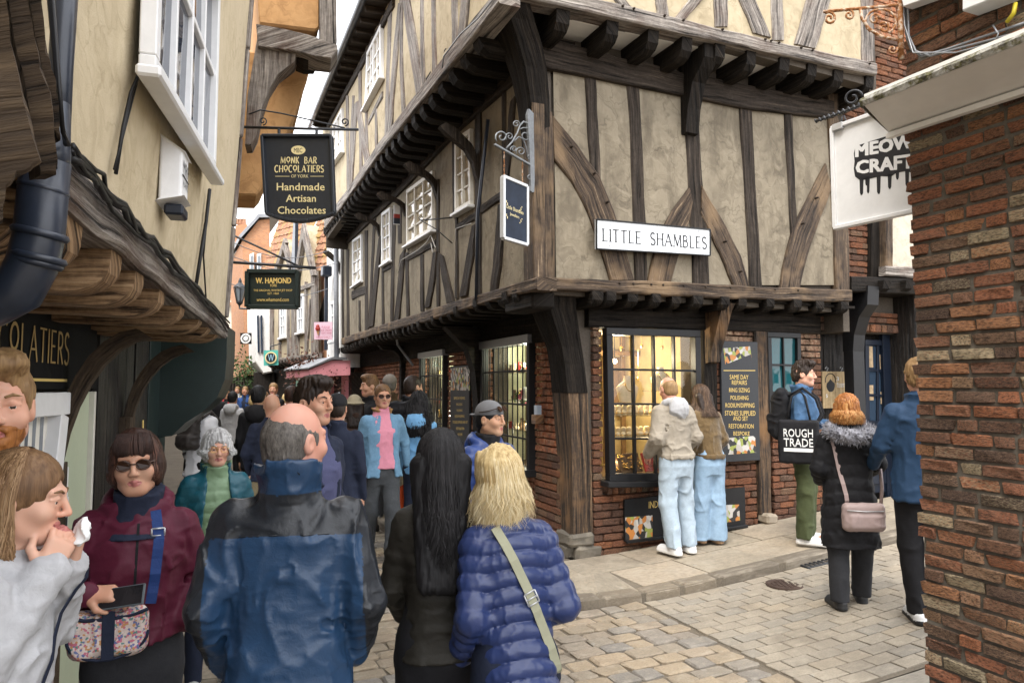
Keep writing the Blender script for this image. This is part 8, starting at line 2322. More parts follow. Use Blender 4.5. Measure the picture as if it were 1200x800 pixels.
def cap(f, mat, kind='cap', name='cap'):
 HP, Rn, hc = f['HP'], f['Rn'], f['hc']; A = np.array
 def b(S):
  S.ell(HP((0, .012, .045)), (.088, .108, .092), 0, R=Rn); S.ell(HP((0, .0, -.045)), (.15, .17, .085), .004, 's', R=Rn)
  if kind == 'cap': S.ell(HP((0, -.12, .035)), (.065, .075, .010), .01, R=Rn)
  if kind == 'flat': S.ell(HP((0, -.06, .065)), (.088, .10, .035), .02, R=Rn)
  if kind == 'bucket': S.ell(HP((0, .0, .030)), (.125, .145, .016), .03, R=Rn)
  if kind == 'back': S.ell(HP((0, .12, .03)), (.06, .05, .010), .01, R=Rn)
 return sdf_part(f, f['t'], name, mat, hc - .24, hc + .24, .008, b)
# ================================================================== the people, nearest first
A_ = np.array
NAVY_N = cloth('navy_quilted_nylon', (.024, .040, .125), .34, 'nylon', .1, .12, spec=.5)
BLUE_N = cloth('blue_shell_nylon', (.018, .048, .105), .33, 'nylon', .15, .3, spec=.4); DARK_N = cloth('charcoal_shell_nylon', (.018, .021, .026), .33, 'nylon', .15, .3, spec=.4)
MAROON = cloth('maroon_softshell', (.085, .010, .026), .55, 'nylon', .12, .2); GREYH = cloth('grey_marl_sweatshirt', (.40, .40, .41), .95, 'weave', .14, .4, sheen=.1)
BLACKC = cloth('black_cloth', (.010, .010, .012), .75, 'weave', .3, .3); CHAR = cloth('charcoal_trousers', (.028, .029, .033), .85, 'weave', .2, .3)
NAVYC = cloth('navy_cloth', (.014, .019, .038), .8, 'weave', .2, .3); TEALN = cloth('teal_quilted_nylon', (.010, .085, .12), .40, 'nylon', .12, .25, spec=.4); SAGE = cloth('sage_quilted_nylon', (.20, .30, .175), .45, 'nylon', .1, .2, spec=.4)
DENIMJ = cloth('washed_blue_denim', (.14, .27, .40), .9, 'denim', .2, .4); DENIMD = cloth('mid_blue_denim', (.045, .10, .19), .9, 'denim', .25, .4); DENIML = cloth('pale_blue_denim', (.36, .44, .51), .9, 'denim', .15, .35); DENIMG = cloth('grey_denim', (.055, .06, .065), .9, 'denim', .25, .4)
DENIMP = cloth('sky_blue_denim', (.27, .39, .52), .9, 'denim', .15, .35)
PINKS = cloth('pink_shirt', (.66, .26, .34), .85, 'weave', .1, .2); BEIGE = cloth('taupe_bomber_cotton', (.28, .245, .195), .75, 'nylon', .1, .3); SUEDE = cloth('brown_suede', (.12, .078, .034), .95, 'weave', .25, .5, sheen=.3)
OLIVET = cloth('olive_trousers', (.060, .072, .032), .9, 'weave', .2, .35); BLUECO = cloth('blue_coat_cloth', (.020, .050, .105), .65, 'weave', .15, .3); SKYH = cloth('sky_blue_sweatshirt', (.16, .36, .60), .9, 'weave', .1, .3)
DKBROWN = cloth('dark_olive_quilted_jacket', (.020, .018, .014), .6, 'nylon', .3, .3); WHITEC = cloth('white_top', (.66, .67, .70), .85, 'weave', .05, .3); MINTC = cloth('pale_green_top', (.42, .50, .36), .9, 'weave', .1, .3)
ROYAL = cloth('royal_blue_quilted_nylon', (.022, .050, .185), .38, 'nylon', .12, .25, spec=.4); REDC = cloth('red_panel', (.38, .03, .03), .8); MAUVE = simple('mauve_leather', (.34, .255, .24), .5, .4, var=.12, bump=.25); KHAKIS = cloth('khaki_webbing', (.33, .33, .235), .8, 'weave', .06, .4)
SHW = simple('white_trainer', (.66, .66, .66), .6, .4, var=.1); SHS = simple('white_sole', (.70, .69, .66), .6, .4, var=.06); SHB = simple('black_shoe', (.014, .014, .015), .5, .45, var=.2); SHG = simple('grey_trainer', (.36, .35, .34), .7, .3, var=.15); SHT = simple('tan_shoe', (.42, .27, .16), .6, .3, var=.1)
BLUEST = cloth('blue_webbing', (.016, .045, .17), .6, 'weave', .08, .4); FURM = hairmat('grey_fur', [(.3, (.10, .10, .12)), (.55, (.30, .30, .33)), (.8, (.58, .58, .60))], 200, 60)
def bald_paint(c):
 x, y, z = c[:, 0], c[:, 1], c[:, 2]
 d = ((z > 1.352 + .012 * np.cos(x * 8)) & (z < 1.478)) | (np.abs(x) > .236 + .04 * (1.1 - z)) | (z < .865)
 return d.astype(int)
bm_ = person('balding man in a two tone navy waterproof jacket with his back to the street camera', 344, 2.2, 474, 190, skinm=SK_R, res=.009, hres=.0045, hyaw=-44, width=1.10, hidden_legs=True,
 armR=((-.262, .055, 1.135), (-.215, -.10, .93)), armL=((.262, .055, 1.135), (.215, -.10, .93)), handR=False, handL=False,
 jacket=dict(m=[BLUE_N, DARK_N], paint=bald_paint, collar='tall', hem=.825, belly=.02, wr=.0085, seed=11, res=.0075, sleeve=(.070, .060, .05), hemband=.03, hemw=.2, flare=.15, wsc=(9, 9, 6)), trousers=dict(m=BLACKC), hair=dict(style='ring', m=H_SALT, amp=.004, brow=True))
m = MB()
P = [(x, 1.352 + .012 * math.cos(x * 8)) for x in np.linspace(-.17, .17, 9)]
rb, _ = strap_on(bm_, P, 1, .005, .002, .001); o_ = mk('seam', MB().add([bm_['t'].matrix_basis.inverted() @ V(v) for v in rb.v], rb.f), DARK_N, bm_['t'], True, True)
mk_ = lambda body, x, z: None
m = MB(); y0 = bm_['jS'].cast(-.02, 1.545, 1)
if y0: m.tube([bm_['k'] * V(p) for p in ((-.040, y0 + .003, 1.541), (-.030, y0 + .003, 1.552), (-.026, y0 + .003, 1.547), (-.018, y0 + .003, 1.556), (-.006, y0 + .003, 1.541))], .0016, 5); mk('jacket_emblem', m, BLACKC, bm_['t'], True, True)
bl = person('blonde woman in a shiny navy quilted jacket seen from behind with a khaki bag strap', 603, 2.5, 527, 200, skinm=SK_P, res=.009, hres=.006, lean=11, hroll=8, width=.86, hidden_legs=True, face=False, eyes=False,
 armL=((.20, .02, 1.12), (.19, -.16, .92)), armR=((-.215, .03, 1.13), (-.17, -.17, 1.02)), handL=False, handR=False,
 jacket=dict(m=NAVY_N, quilt=.066, qamp=.017, puff=.011, collar='none', hem=.74, wr=.0025, seed=5, res=.0062, hemw=.19, wsc=(16, 16, 9)), trousers=dict(m=NAVYC), hair=dict(style='bob', m=H_BLONDE, vol=.004, low=.075, amp=.006))
strands(bl, H_BLONDE, 6000, (.092, .113, .107), (-158, 158), .215, w=.0013, wave=.007, flare=1.12, seed=2, cut=.09)
strands(bl, H_BLONDE, 700, (.097, .118, .109), (-150, 150), .21, w=.0009, wave=.022, flare=1.3, seed=9, cut=.09)
bag2 = held(bl, 'bag_strap', 'khaki webbing bag strap with a silver buckle across the navy quilted jacket', 'bag strap')
rb, pts = strap_on(bl, [(.085, 1.45), (-.02, 1.22), (-.10, 1.02), (-.165, .84)], 1, .036, .004, .006)
inv = lambda f, mb: MB().add([f['t'].matrix_basis.inverted() @ V(v) for v in mb.v], mb.f)
mk('webbing', inv(bl, rb), KHAKIS, bag2, False, True)
c = bl['t'].matrix_basis.inverted() @ pts[9]; d = (bl['t'].matrix_basis.inverted() @ pts[11] - bl['t'].matrix_basis.inverted() @ pts[7]).normalized(); sd_ = d.cross(V((0, 1, .15))).normalized(); m = MB()
for a, b in (((-1, -1), (1, -1)), ((1, -1), (1, 1)), ((1, 1), (-1, 1)), ((-1, 1), (-1, -1)), ((-1, 0), (1, 0))): m.tube([c + V((0, .008, 0)) + sd_ * (a[0] * .021) + d * (a[1] * .02), c + V((0, .008, 0)) + sd_ * (b[0] * .021) + d * (b[1] * .02)], .0028, 6)
mk('buckle', m, SILVER, bag2, True, True)
bk = person('woman with very long black hair and a dark jacket beside the blonde woman', 517, 2.65, 506, 188, skinm=SK_A, res=.011, hres=.008, width=.88, hidden_legs=True, face=False, eyes=False, handL=False, handR=False,
 armL=((.215, -.02, 1.12), (.16, -.16, .98)), armR=((-.215, -.02, 1.12), (-.16, -.16, .98)),
 jacket=dict(m=DKBROWN, quilt=.055, qamp=.006, puff=.0, collar='stand', hem=.87, wr=.006, seed=8, hemw=.2), trousers=dict(m=BLACKC, r=(.09, .075, .07)), hair=dict(style='long', m=H_BLACK, vol=.006, drop=.44, side=.085, spread=.75, dy=.07, amp=.006))
strands(bk, H_BLACK, 4200, (.096, .116, .110), (-150, 150), lambda a: .48 - .08 * np.abs(a) / 150, w=.0016, wave=.026, flare=1.4, seed=3, cut=.07, tuck=-.02, gather=tuple(bk['hc'] + A_((0, .10, 0))))
mr = person('woman in a maroon hooded jacket and brown sunglasses holding a phone by the chocolate shop', 168, 2.5, 507, 26, skinm=SK_M, res=.010, hres=.0038, hyaw=-4, hroll=-4, width=.98, hidden_legs=True,
 armR=((-.262, .03, 1.14), (-.165, -.165, 1.20)), armL=((.245, .06, 1.18), (.185, -.06, 1.045)), handL=False, handR=dict(f=(1, -.25, -.02), n=(.15, .5, -.85), side=-1, curl=.55, thumb=.9),
 jacket=dict(m=MAROON, collar='hood', hem=.99, wr=.009, seed=21, res=.0075, hemw=.2, puff=.004), shirt=dict(m=NAVYC, collar='stand', hem=1.36, sleeveless=True, w=.7, name='scarf', wr=.006, flare=.1), trousers=dict(m=CHAR, r=(.088, .062, .045)),
 hair=dict(style='bob', m=H_AUBURN, line=.048, vol=.006, low=.005, brow=False), lipm=None, jaw=1.12, nose=.3)
strands(mr, H_AUBURN, 1600, (.090, .110, .108), (-135, 135), .07, w=.0016, wave=.003, flare=1.1, seed=6, tuck=.01)
rb, _ = strap_on(mr, [(.005, 1.42), (.0, 1.2), (.0, 1.01)], -1, .009, .003, .001); mk('zip', MB().add([mr['t'].matrix_basis.inverted() @ V(v) for v in rb.v], rb.f), BLACKC, mr['t'], False, True)
rg_ = np.random.default_rng(3)
m = MB()
for i in range(90):
 a = rg_.uniform(-1, 1); p0 = mr['HP']((a * .055, -.045, .118)); p1 = mr['HP']((a * .066, -.100 + .03 * a * a, .085)); p2 = mr['HP']((a * .070, -.100 + .035 * a * a, .040 + rg_.uniform(-.006, .008)))
 m.tube([mr['k'] * V(p) for p in (p0, p1, p2)], [.002, .0022, .0008], 4, False)
mk('fringe', m, H_AUBURN, mr['t'], True, True)
spectacles(mr, True, simple('tortoiseshell', (.045, .018, .008), .2, .5), size=1.0)
ph = held(mr, 'phone', 'dark smartphone in the right hand of the woman in maroon', 'phone')
w0 = mr['arm'][-1][1]; c = V(w0) + V((.115, -.045, -.012)); X = V((1, -.3, .12)).normalized(); Y = V((.1, .5, .75)).normalized(); Y = (Y - X * Y.dot(X)).normalized(); Z = X.cross(Y)
m = MB(); m.box(c * mr['k'], X, Y, Z, .076 * mr['k'], .037 * mr['k'], .0045, .004); mk('case', m, simple('phone_case', (.10, .12, .13), .3, .5), ph, False, True)
m = MB(); m.box((c + Z * .0062) * mr['k'], X, Y, Z, .070 * mr['k'], .033 * mr['k'], .0006, .0003); m.box((c - Z * .0062) * mr['k'], X, Y, Z, .070 * mr['k'], .033 * mr['k'], .0006, .0003); mk('screen', m, simple('phone_glass', (.012, .012, .014), .08, .6), ph, False, True)
fb = held(mr, 'shoulder_bag', 'floral patterned shoulder bag with navy trim on the woman in maroon', 'shoulder bag')
FLOR = NT('floral_print'); _v = FLOR.coord('Object'); _vo = FLOR.n('TexVoronoi', {'Vector': _v, 'Scale': 150.0}); _r = FLOR.n('SeparateColor', {0: _vo.outputs['Color']}).outputs[0]
FLOR = FLOR.done(FLOR.ramp(_r, [(0, (.55, .45, .40)), (.3, (.5, .14, .2)), (.45, (.60, .5, .46)), (.6, (.12, .14, .30)), (.7, (.5, .25, .10)), (.8, (.62, .55, .5)), (.92, (.10, .22, .2))], 'CONSTANT'), .7)
yb = (mr['jS'].cast(-.05, 1.06, -1) or -.15) - .05
bc = A_((-.075, yb, 1.065))
def bg(S): S.rbox(bc + A_((0, 0, -.005)), (.128, .042, .085), .04, .0); S.ell(bc + A_((0, 0, .13)), (.115, .08, .065), .03, 's')
sdf_part(mr, fb, 'bag_body', FLOR, bc - .2, bc + .2, .006, bg, wr=.006, wsc=(16, 16, 16))
m = MB(); k_ = mr['k']
m.box((V(bc) + V((0, -.043, -.005))) * k_, (1, 0, 0), (0, 1, 0), UP, .02 * k_, .003, .082 * k_, .002); mk('trim', m, NAVYC, fb, False, True)
m = MB(); m.tube([k_ * (V(bc) + V((.122 * s_, -.038, z_))) for s_, z_ in ((-1, .07), (-.6, .055), (0, .05), (.6, .055), (1, .07))], .006, 6); m.tube([k_ * (V(bc) + V((.125 * math.cos(a), -.036, -.005 + .084 * math.sin(a)))) for a in np.linspace(math.pi, 2 * math.pi, 13)], .005, 6); mk('piping', m, NAVYC, fb, True, True)
rb, pts = strap_on(mr, [(.06, 1.46), (.075, 1.36), (.065, 1.22), (.052, 1.12)], -1, .036, .004, .006); mk('webbing', inv(mr, rb), BLUEST, fb, False, True)
c = mr['t'].matrix_basis.inverted() @ pts[6]; m = MB()
for a, b in (((-1, -1), (1, -1)), ((1, -1), (1, 1)), ((1, 1), (-1, 1)), ((-1, 1), (-1, -1))): m.tube([c + V((a[0] * .02, -.008, a[1] * .012)), c + V((b[0] * .02, -.008, b[1] * .012))], .003, 6)
mk('buckle', m, SILVER, fb, True, True)
hg = person('young woman in a grey hoodie in profile at the left edge holding a tissue', -4, 1.72, 531, 110, skinm=SK_P, res=.009, hres=.0034, lean=5, hpitch=6, width=1.0, hidden_legs=True,
 armR=((-.23, -.02, 1.22), (-.075, -.145, 1.435)), armL=((.20, -.10, 1.24), (.045, -.175, 1.43)), handR=dict(f=(.35, -.35, .85), n=(.8, .55, -.1), side=1, curl=.85, thumb=.7), handL=dict(f=(-.25, -.2, .95), n=(-.7, .6, .1), side=-1, curl=.95, thumb=.8),
 jacket=dict(m=GREYH, collar='hood', hem=.70, wr=.010, seed=31, res=.0075, rib=True, sleeve=(.072, .062, .05), puff=.006, wsc=(8, 8, 8)), trousers=dict(m=BLACKC), hair=dict(style='long', m=H_BROWN, drop=.22, line=.072, vol=.002, side=.05, amp=.003), nose=1.5, jaw=.95)
strands(hg, H_BROWN, 4500, (.088, .110, .110), (-98, 98), .26, w=.0012, wave=.016, flare=1.2, seed=7, cut=.06, gather=tuple(hg['hc'] + A_((-.03, .02, 0))))
ts_ = held(hg, 'tissue', 'crumpled white tissue in the hands of the girl in the grey hoodie', 'tissue')
c = (A_(hg['arm'][-1][1]) + A_(hg['arm'][1][1])) / 2 + A_((.01, -.05, .085)); sdf_part(hg, ts_, 'tissue_sheet', PAPER, c - .09, c + .09, .005, lambda S: (S.ell(c, (.018, .013, .034), 0), S.ell(c + A_((0, -.012, .022)), (.016, .008, .022), .02)), wr=.012, wsc=(40, 40, 30))
st2 = held(hg, 'bag_strap', 'thin dark strap over the grey hoodie at the left edge', 'bag strap')
rb, pts = strap_on(hg, [(.06, 1.42), (-.02, 1.2), (-.08, 1.0), (-.12, .85)], -1, .016, .004, .004); mk('strap', inv(hg, rb), NAVYC, st2, False, True)
lm = person('sandy bearded man at the left edge partly cut off by the frame', 4, 1.86, 423, 125, skinm=SK_P, res=.012, hres=.004, tall=None, hidden_legs=True, hyaw=-86, hpitch=0, width=1.05, handR=False, handL=False, jacket=dict(m=MAUVE, collar='stand', hem=.8, seed=3), trousers=dict(m=BLACKC),
 hair=dict(style='short', m=H_SANDY, line=.078, beard=True, bm=H_GINGER, amp=.007, quiff=True), nose=1.2)
ol = person('white haired woman in glasses wearing a teal quilted jacket over a sage one', 256, 4.25, 504, 30, skinm=SK_P, res=.012, hres=.005, lean=4, hpitch=2, width=1.0, handR=False, handL=False,
 armR=((-.25, .05, 1.12), (-.22, -.10, .92)), armL=((.25, .05, 1.12), (.22, -.10, .92)), jacket=dict(m=TEALN, quilt=.075, qamp=.010, puff=.012, collar='stand', hem=.80, open=(-.05, .06, -.13, .13, 1.56, .78), seed=12, wr=.005), shirt=dict(m=SAGE, quilt=.07, qamp=.008, puff=-.004, collar='stand', hem=.84, w=.92, name='inner_jacket', seed=14, sleeveless=True, wr=.004, belly=.01),
 trousers=dict(m=NAVYC), shoes=dict(m=SHG, sole=SHS), hair=dict(style='bob', m=H_GREY, vol=.010, low=.005, amp=.012, line=.064), jaw=1.05)
strands(ol, H_GREY, 1500, (.091, .110, .106), (-138, 138), .05, w=.0018, wave=.010, flare=1.3, seed=8, cut=.1)
spectacles(ol, False, GOLDM)
stp = held(ol, 'bag_strap', 'thin dark strap across the sage jacket of the white haired woman', 'bag strap')
rb, pts = strap_on(ol, [(.07, 1.36), (.02, 1.2), (-.05, 1.0)], -1, .014, .003, .003); mk('strap', inv(ol, rb), BLACKC, stp, False, True)
pr = person('dark haired man with stubble in three quarter profile behind the balding man', 368, 3.85, 446, 58, skinm=SK_M, res=.012, hres=.0042, hyaw=8, jacket=dict(m=NAVYC, collar='stand', hem=.8, seed=6, open=(-.02, .05, -.05, .08, 1.56, .9)), shirt=dict(m=cloth('lavender_shirt', (.07, .075, .15), .8), hem=.9, w=.9, sleeveless=True, name='shirt', collar='shirt'), trousers=dict(m=NAVYC), shoes=dict(m=SHB), hair=dict(style='short', m=H_DBROWN, quiff=True, line=.074, amp=.008, beard=False), nose=1.3)
nv = person('man in a navy fleece and dark cap seen from behind in the crowd', 396, 6.0, 463, 182, skinm=SK_M, width=1.12, jacket=dict(m=NAVYC, collar='shirt', hem=.84, seed=9, wr=.006), trousers=dict(m=DENIMD), shoes=dict(m=SHB), hair=dict(style='short', m=H_DBROWN), face=False, eyes=False, res=.014)
cap(nv, BLACKC, 'cap')
CORD = cloth('tan_corduroy', (.34, .19, .08), .9)
dn = person('man in sunglasses and an open washed denim jacket over a pink shirt walking', 449, 7.35, 451, 22, skinm=SK_M, res=.012, hres=.006, width=1.05, armR=((-.235, .05, 1.14), (-.245, -.03, .89)), armL=((.27, .08, 1.17), (.30, .10, .95)),
 legR=((-.10, .04, .50), (-.10, .22, .13)), legL=((.09, -.09, .51), (.085, -.12, .085)), handL=False, jacket=dict(m=[DENIMJ, CORD], paint=lambda c: ((c[:, 2] > 1.468) & (np.abs(c[:, 0]) < .13)).astype(int), collar='shirt', hem=.84, open=(-.03, .055, -.045, .11, 1.56, .8), seed=17, wr=.005, hemw=.215, flare=.7, res=.010), shirt=dict(m=PINKS, hem=.92, w=.9, name='shirt', collar='shirt', sleeveless=True, wr=.006, vneck=.02),
 trousers=dict(m=DENIMG, r=(.095, .078, .068), stack=True), shoes=dict(m=SHW, sole=SHS), hair=dict(style='short', m=H_BROWN, line=.07), eyes=False, nose=1.2)
spectacles(dn, True, BLACK)
cu_ = person('woman with long curly black hair and a sky blue sweatshirt seen from behind', 492, 7.8, 461, 172, skinm=SK_A, res=.014, width=.92, jacket=dict(m=SKYH, collar='hood', hem=.86, seed=19), trousers=dict(m=NAVYC), shoes=dict(m=SHW), hair=dict(style='long', m=H_BLACK, drop=.30, vol=.02, side=.09, spread=1.2, amp=.02), face=False, eyes=False)
strands(cu_, H_BLACK, 1200, (.10, .12, .115), (-150, 150), .36, w=.003, wave=.02, flare=1.6, seed=12, curl=.012)
tb = held(cu_, 'tote_bag', 'cream cotton tote bag hanging at the side of the curly haired woman', 'tote bag')
c = A_((.24, -.02, .86)); sdf_part(cu_, tb, 'bag_body', cloth('cream_canvas', (.55, .50, .38), .9), c - .2, c + .2, .012, lambda S: S.rbox(c, (.03, .13, .15), .025, 0), wr=.008)
m = MB(); m.tube([cu_['k'] * V(p) for p in ((.24, -.10, 1.0), (.21, -.04, 1.3), (.17, .0, 1.46), (.2, .06, 1.3), (.24, .06, 1.0))], .01, 6); mk('handle', m, KHAKIS, tb, True, True)
ob = held(cu_, 'shopping_bag', 'bright orange shopping bag carried low behind the denim jacket man', 'shopping bag')
c = A_((.30, -.2, .56)); sdf_part(cu_, ob, 'bag_body', cloth('orange_bag', (.75, .10, .02), .6), c - .28, c + .28, .014, lambda S: S.rbox(c, (.09, .06, .21), .04, 0), wr=.012, wsc=(8, 8, 5))
bp = person('tall young man with cropped hair and a dark jacket carrying a backpack', 484, 8.3, 441, 160, skinm=SK_M, res=.015, jacket=dict(m=CHAR, collar='stand', seed=4), trousers=dict(m=BLACKC), shoes=dict(m=SHB), hair=dict(style='short', m=H_DBROWN), hyaw=-20)
def backpack(f, label, mt, c=(0, .20, 1.22), h=(.15, .085, .22)):
 t = held(f, 'backpack', label, 'backpack'); c = A_(f['Ln'](A_(c)))
 sdf_part(f, t, 'pack_body', mt, c - .34, c + .34, .012, lambda S: (S.rbox(c, h, .06, 0), S.rbox(c + A_((0, h[1] * .9, -.07)), (h[0] * .8, .05, h[2] * .45), .04, .02), S.cone(c + A_((-h[0] * .8, .0, h[2])), c + A_((h[0] * .8, 0, h[2])), .05, .05, .03)), wr=.008, wsc=(14, 14, 14))
 for s in (-1, 1):
  m = MB(); m.tube([f['k'] * V(f['Ln'](A_(p))) for p in ((s * .10, .13, 1.42), (s * .12, .0, 1.50), (s * .125, -.12, 1.40), (s * .13, -.165, 1.25), (s * .16, -.08, 1.08), (s * .13, .12, 1.03))], .016, 6); mk('strap', m, mt, t, True, True)
 return t
backpack(bp, 'dark backpack on the tall young man near the barred windows', BLACKC)
pm = person('brown haired man in a black jacket lifting a phone in the crowd', 434, 9.0, 441, 300, skinm=SK_M, res=.016, armR=((-.24, -.05, 1.15), (-.12, -.28, 1.36)), handR=dict(f=(0, -.3, 1), n=(.3, 1, 0), curl=.8), jacket=dict(m=BLACKC, collar='stand', seed=5), trousers=dict(m=CHAR), shoes=dict(m=SHB), hair=dict(style='short', m=H_BROWN, quiff=True))
pq = held(pm, 'phone', 'small phone raised by the brown haired man in the crowd', 'phone'); c = V(pm['arm'][-1][1]) + V((0, -.05, .14)); m = MB(); m.box(c * pm['k'], (1, 0, 0), (0, 1, .2), UP, .036, .005, .075, .004); mk('case', m, simple('pale_phone', (.3, .34, .38), .3), pq, False, True)
fc = person('man in a grey flat cap and brown jacket deep in the crowd', 457, 9.6, 440, 190, skinm=SK_M, res=.017, jacket=dict(m=cloth('brown_jacket', (.07, .045, .025), .8), collar='stand', seed=7), trousers=dict(m=CHAR), shoes=dict(m=SHB), hair=dict(style='short', m=H_SALT), face=False, eyes=False); cap(fc, cloth('grey_tweed', (.17, .15, .13), .9), 'flat')
bh = person('woman in a beige bucket hat between the fleece man and denim man', 416, 8.2, 464, 200, skinm=SK_M, res=.016, width=.9, jacket=dict(m=cloth('brown_coat', (.06, .035, .025), .8), collar='stand', seed=8), trousers=dict(m=CHAR), shoes=dict(m=SHB), hair=dict(style='long', m=H_DBROWN, drop=.2, vol=.006), face=False, eyes=False); cap(bh, cloth('beige_hat', (.42, .36, .24), .9), 'bucket', 'bucket_hat')
bn = person('bald man in a dark navy sweater walking away down the street', 320, 7.2, 462, 184, skinm=SK_M, res=.014, width=1.1, armL=((.27, .04, 1.14), (.24, -.08, .92)), jacket=dict(m=NAVYC, collar='none', seed=10, hem=.86), trousers=dict(m=cloth('khaki_trousers', (.24, .20, .12), .9)), shoes=dict(m=SHB), face=False, eyes=False)
bhd = person('dark haired person in a black hooded top walking away down the street', 304, 8.6, 453, 184, skinm=SK_A, res=.016, width=1.05, jacket=dict(m=BLACKC, collar='hood', seed=11), trousers=dict(m=BLACKC), shoes=dict(m=SHB), hair=dict(style='short', m=H_BLACK, vol=.006), face=False, eyes=False)
wt = person('woman in a white top with a dark backpack by the green shopfront', 238, 8.0, 456, 160, skinm=SK_M, res=.016, width=.95, lean=2, jacket=dict(m=WHITEC, collar='none', seed=12, hem=.78), trousers=dict(m=BLACKC, r=(.10, .09, .08)), shoes=dict(m=SHB), hair=dict(style='long', m=H_BROWN, drop=.16), face=False, eyes=False)
backpack(wt, 'dark backpack on the woman in the white top', simple('dark_leather', (.035, .03, .028), .5, .4), (.02, .17, 1.25), (.13, .07, .17))
gm = person('reddish haired person in a pale green top in the distant crowd', 342, 9.4, 453, 182, skinm=SK_R, res=.018, width=1.0, jacket=dict(m=MINTC, collar='none', seed=13), trousers=dict(m=CHAR), shoes=dict(m=SHB), hair=dict(style='short', m=H_AUBURN), face=False, eyes=False)
bw = person('man in a bright blue jacket and pale jeans walking up the far street', 288, 21, 453, 4, skinm=SK_M, res=.022, hres=.012, eyes=False, legR=((-.10, .05, .5), (-.1, .2, .12)), legL=((.09, -.1, .5), (.09, -.15, .085)), jacket=dict(m=cloth('blue_jacket', (.025, .07, .22), .8), collar='shirt', seed=2, open=(-.03, .03, -.05, .05, 1.56, .8)), shirt=dict(m=NAVYC, hem=.9, w=.9, sleeveless=True, name='shirt', collar='none'), trousers=dict(m=DENIML), shoes=dict(m=SHB), hair=dict(style='short', m=H_SANDY))
rdp = lambda c: ((c[:, 2] > 1.32) & (np.abs(c[:, 0]) > .07)).astype(int)
rd = person('person in a black jacket with red shoulders walking up the far street', 267, 20.5, 458, 352, skinm=SK_M, res=.022, hres=.012, eyes=False, width=.95, legR=((-.09, -.08, .5), (-.09, -.14, .085)), legL=((.09, .05, .5), (.09, .18, .12)), jacket=dict(m=[CHAR, REDC], paint=rdp, collar='stand', seed=3), trousers=dict(m=CHAR), shoes=dict(m=SHB), hair=dict(style='short', m=H_BROWN))
ft = person('man in a dark suit with a white shirt at the far end of the crowd', 321, 15, 449, 6, skinm=SK_M, res=.02, hres=.012, eyes=False, jacket=dict(m=BLACKC, collar='shirt', seed=4, open=(-.05, .05, -.01, .01, 1.5, 1.2)), shirt=dict(m=WHITEC, hem=1.1, w=.9, sleeveless=True, name='shirt', collar='shirt'), trousers=dict(m=BLACKC), shoes=dict(m=SHB), hair=dict(style='short', m=H_SANDY))
fb2 = person('fair haired woman half hidden in the distant crowd', 299, 12, 462, 184, skinm=SK_P, res=.02, width=.9, jacket=dict(m=cloth('sand_jacket', (.32, .25, .16), .8), collar='none', seed=5), trousers=dict(m=CHAR), shoes=dict(m=SHB), hair=dict(style='bob', m=H_BLONDE), face=False, eyes=False)
fa = person('brown haired person in dark clothes at the far left of the street', 255, 17, 455, 186, skinm=SK_M, res=.022, jacket=dict(m=BLACKC, collar='none', seed=6), trousers=dict(m=BLACKC), shoes=dict(m=SHB), hair=dict(style='bob', m=H_BROWN), face=False, eyes=False)
def clone(f, label, u, y, head, s, mats, lab_y=0):
 x = (u - 600) / F * y; o = f['t'].copy(); COL.objects.link(o); o.location = (x, y, gz(x, y)); o.rotation_euler = (0, 0, math.radians(head)); o.scale = (s, s, s); o['label'] = label
 for ch in f['t'].children:
  c = ch.copy(); COL.objects.link(c); c.parent = o
  n = ch.name.split('.')[0]
  if n in mats: c.material_slots[0].link = 'OBJECT'; c.material_slots[0].material = mats[n]
for a in ((gm, 'person in a sandy coat at the right of the distant crowd', 352, 13, 184, .97, dict(jacket=BEIGE)), (fa, 'person in a red top in the distant crowd by the teal sign', 312, 17, 182, .95, dict(jacket=REDC)), (bhd, 'person in a grey top walking off by the far left shops', 274, 13, 178, .96, dict(jacket=GREYH)),
    (ft, 'man in a pale jacket at the far end of the street under the green leaves', 279, 26, 8, 1.0, dict(jacket=BEIGE, trousers=DENIMD)), (rd, 'person in a dark blue jacket far up the street beside the lantern', 259, 25, 10, 1.0, dict(jacket=NAVYC)), (fb2, 'fair haired person in white in front of the mint door', 336, 16, 186, 1.0, dict(jacket=WHITEC)), (bw, 'man in a black jacket far up the street by the dark shopfront', 300, 27, 2, 1.0, dict(jacket=BLACKC)), (bp, 'tall person in a brown jacket beyond the pink canopy', 372, 12.5, 186, .93, dict(jacket=SUEDE))): clone(*a)
am = person('man in a royal blue puffer jacket and grey cap beside the barred window', 574, 4.8, 472, 40, skinm=SK_A, res=.011, hres=.0045, hyaw=22, width=1.04, handL=False, handR=False, armR=((-.25, .03, 1.13), (-.2, -.12, .95)), armL=((.25, .03, 1.13), (.2, -.12, .95)), jacket=dict(m=ROYAL, quilt=.07, qamp=.010, puff=.012, collar='hood', hem=.8, zip=True, seed=15, wr=.005), shirt=dict(m=BLACKC, hem=1.2, sleeveless=True, w=.7, collar='stand', name='polo_neck', flare=.0), trousers=dict(m=NAVYC), shoes=dict(m=SHB), hair=dict(style='short', m=H_BLACK, line=.07), jaw=1.1)
cap(am, cloth('grey_wool', (.14, .14, .145), .9), 'back', 'beanie')
sg = held(am, 'sunglasses', 'dark sunglasses pushed up on the grey cap of the man in royal blue', 'sunglasses'); m = MB()
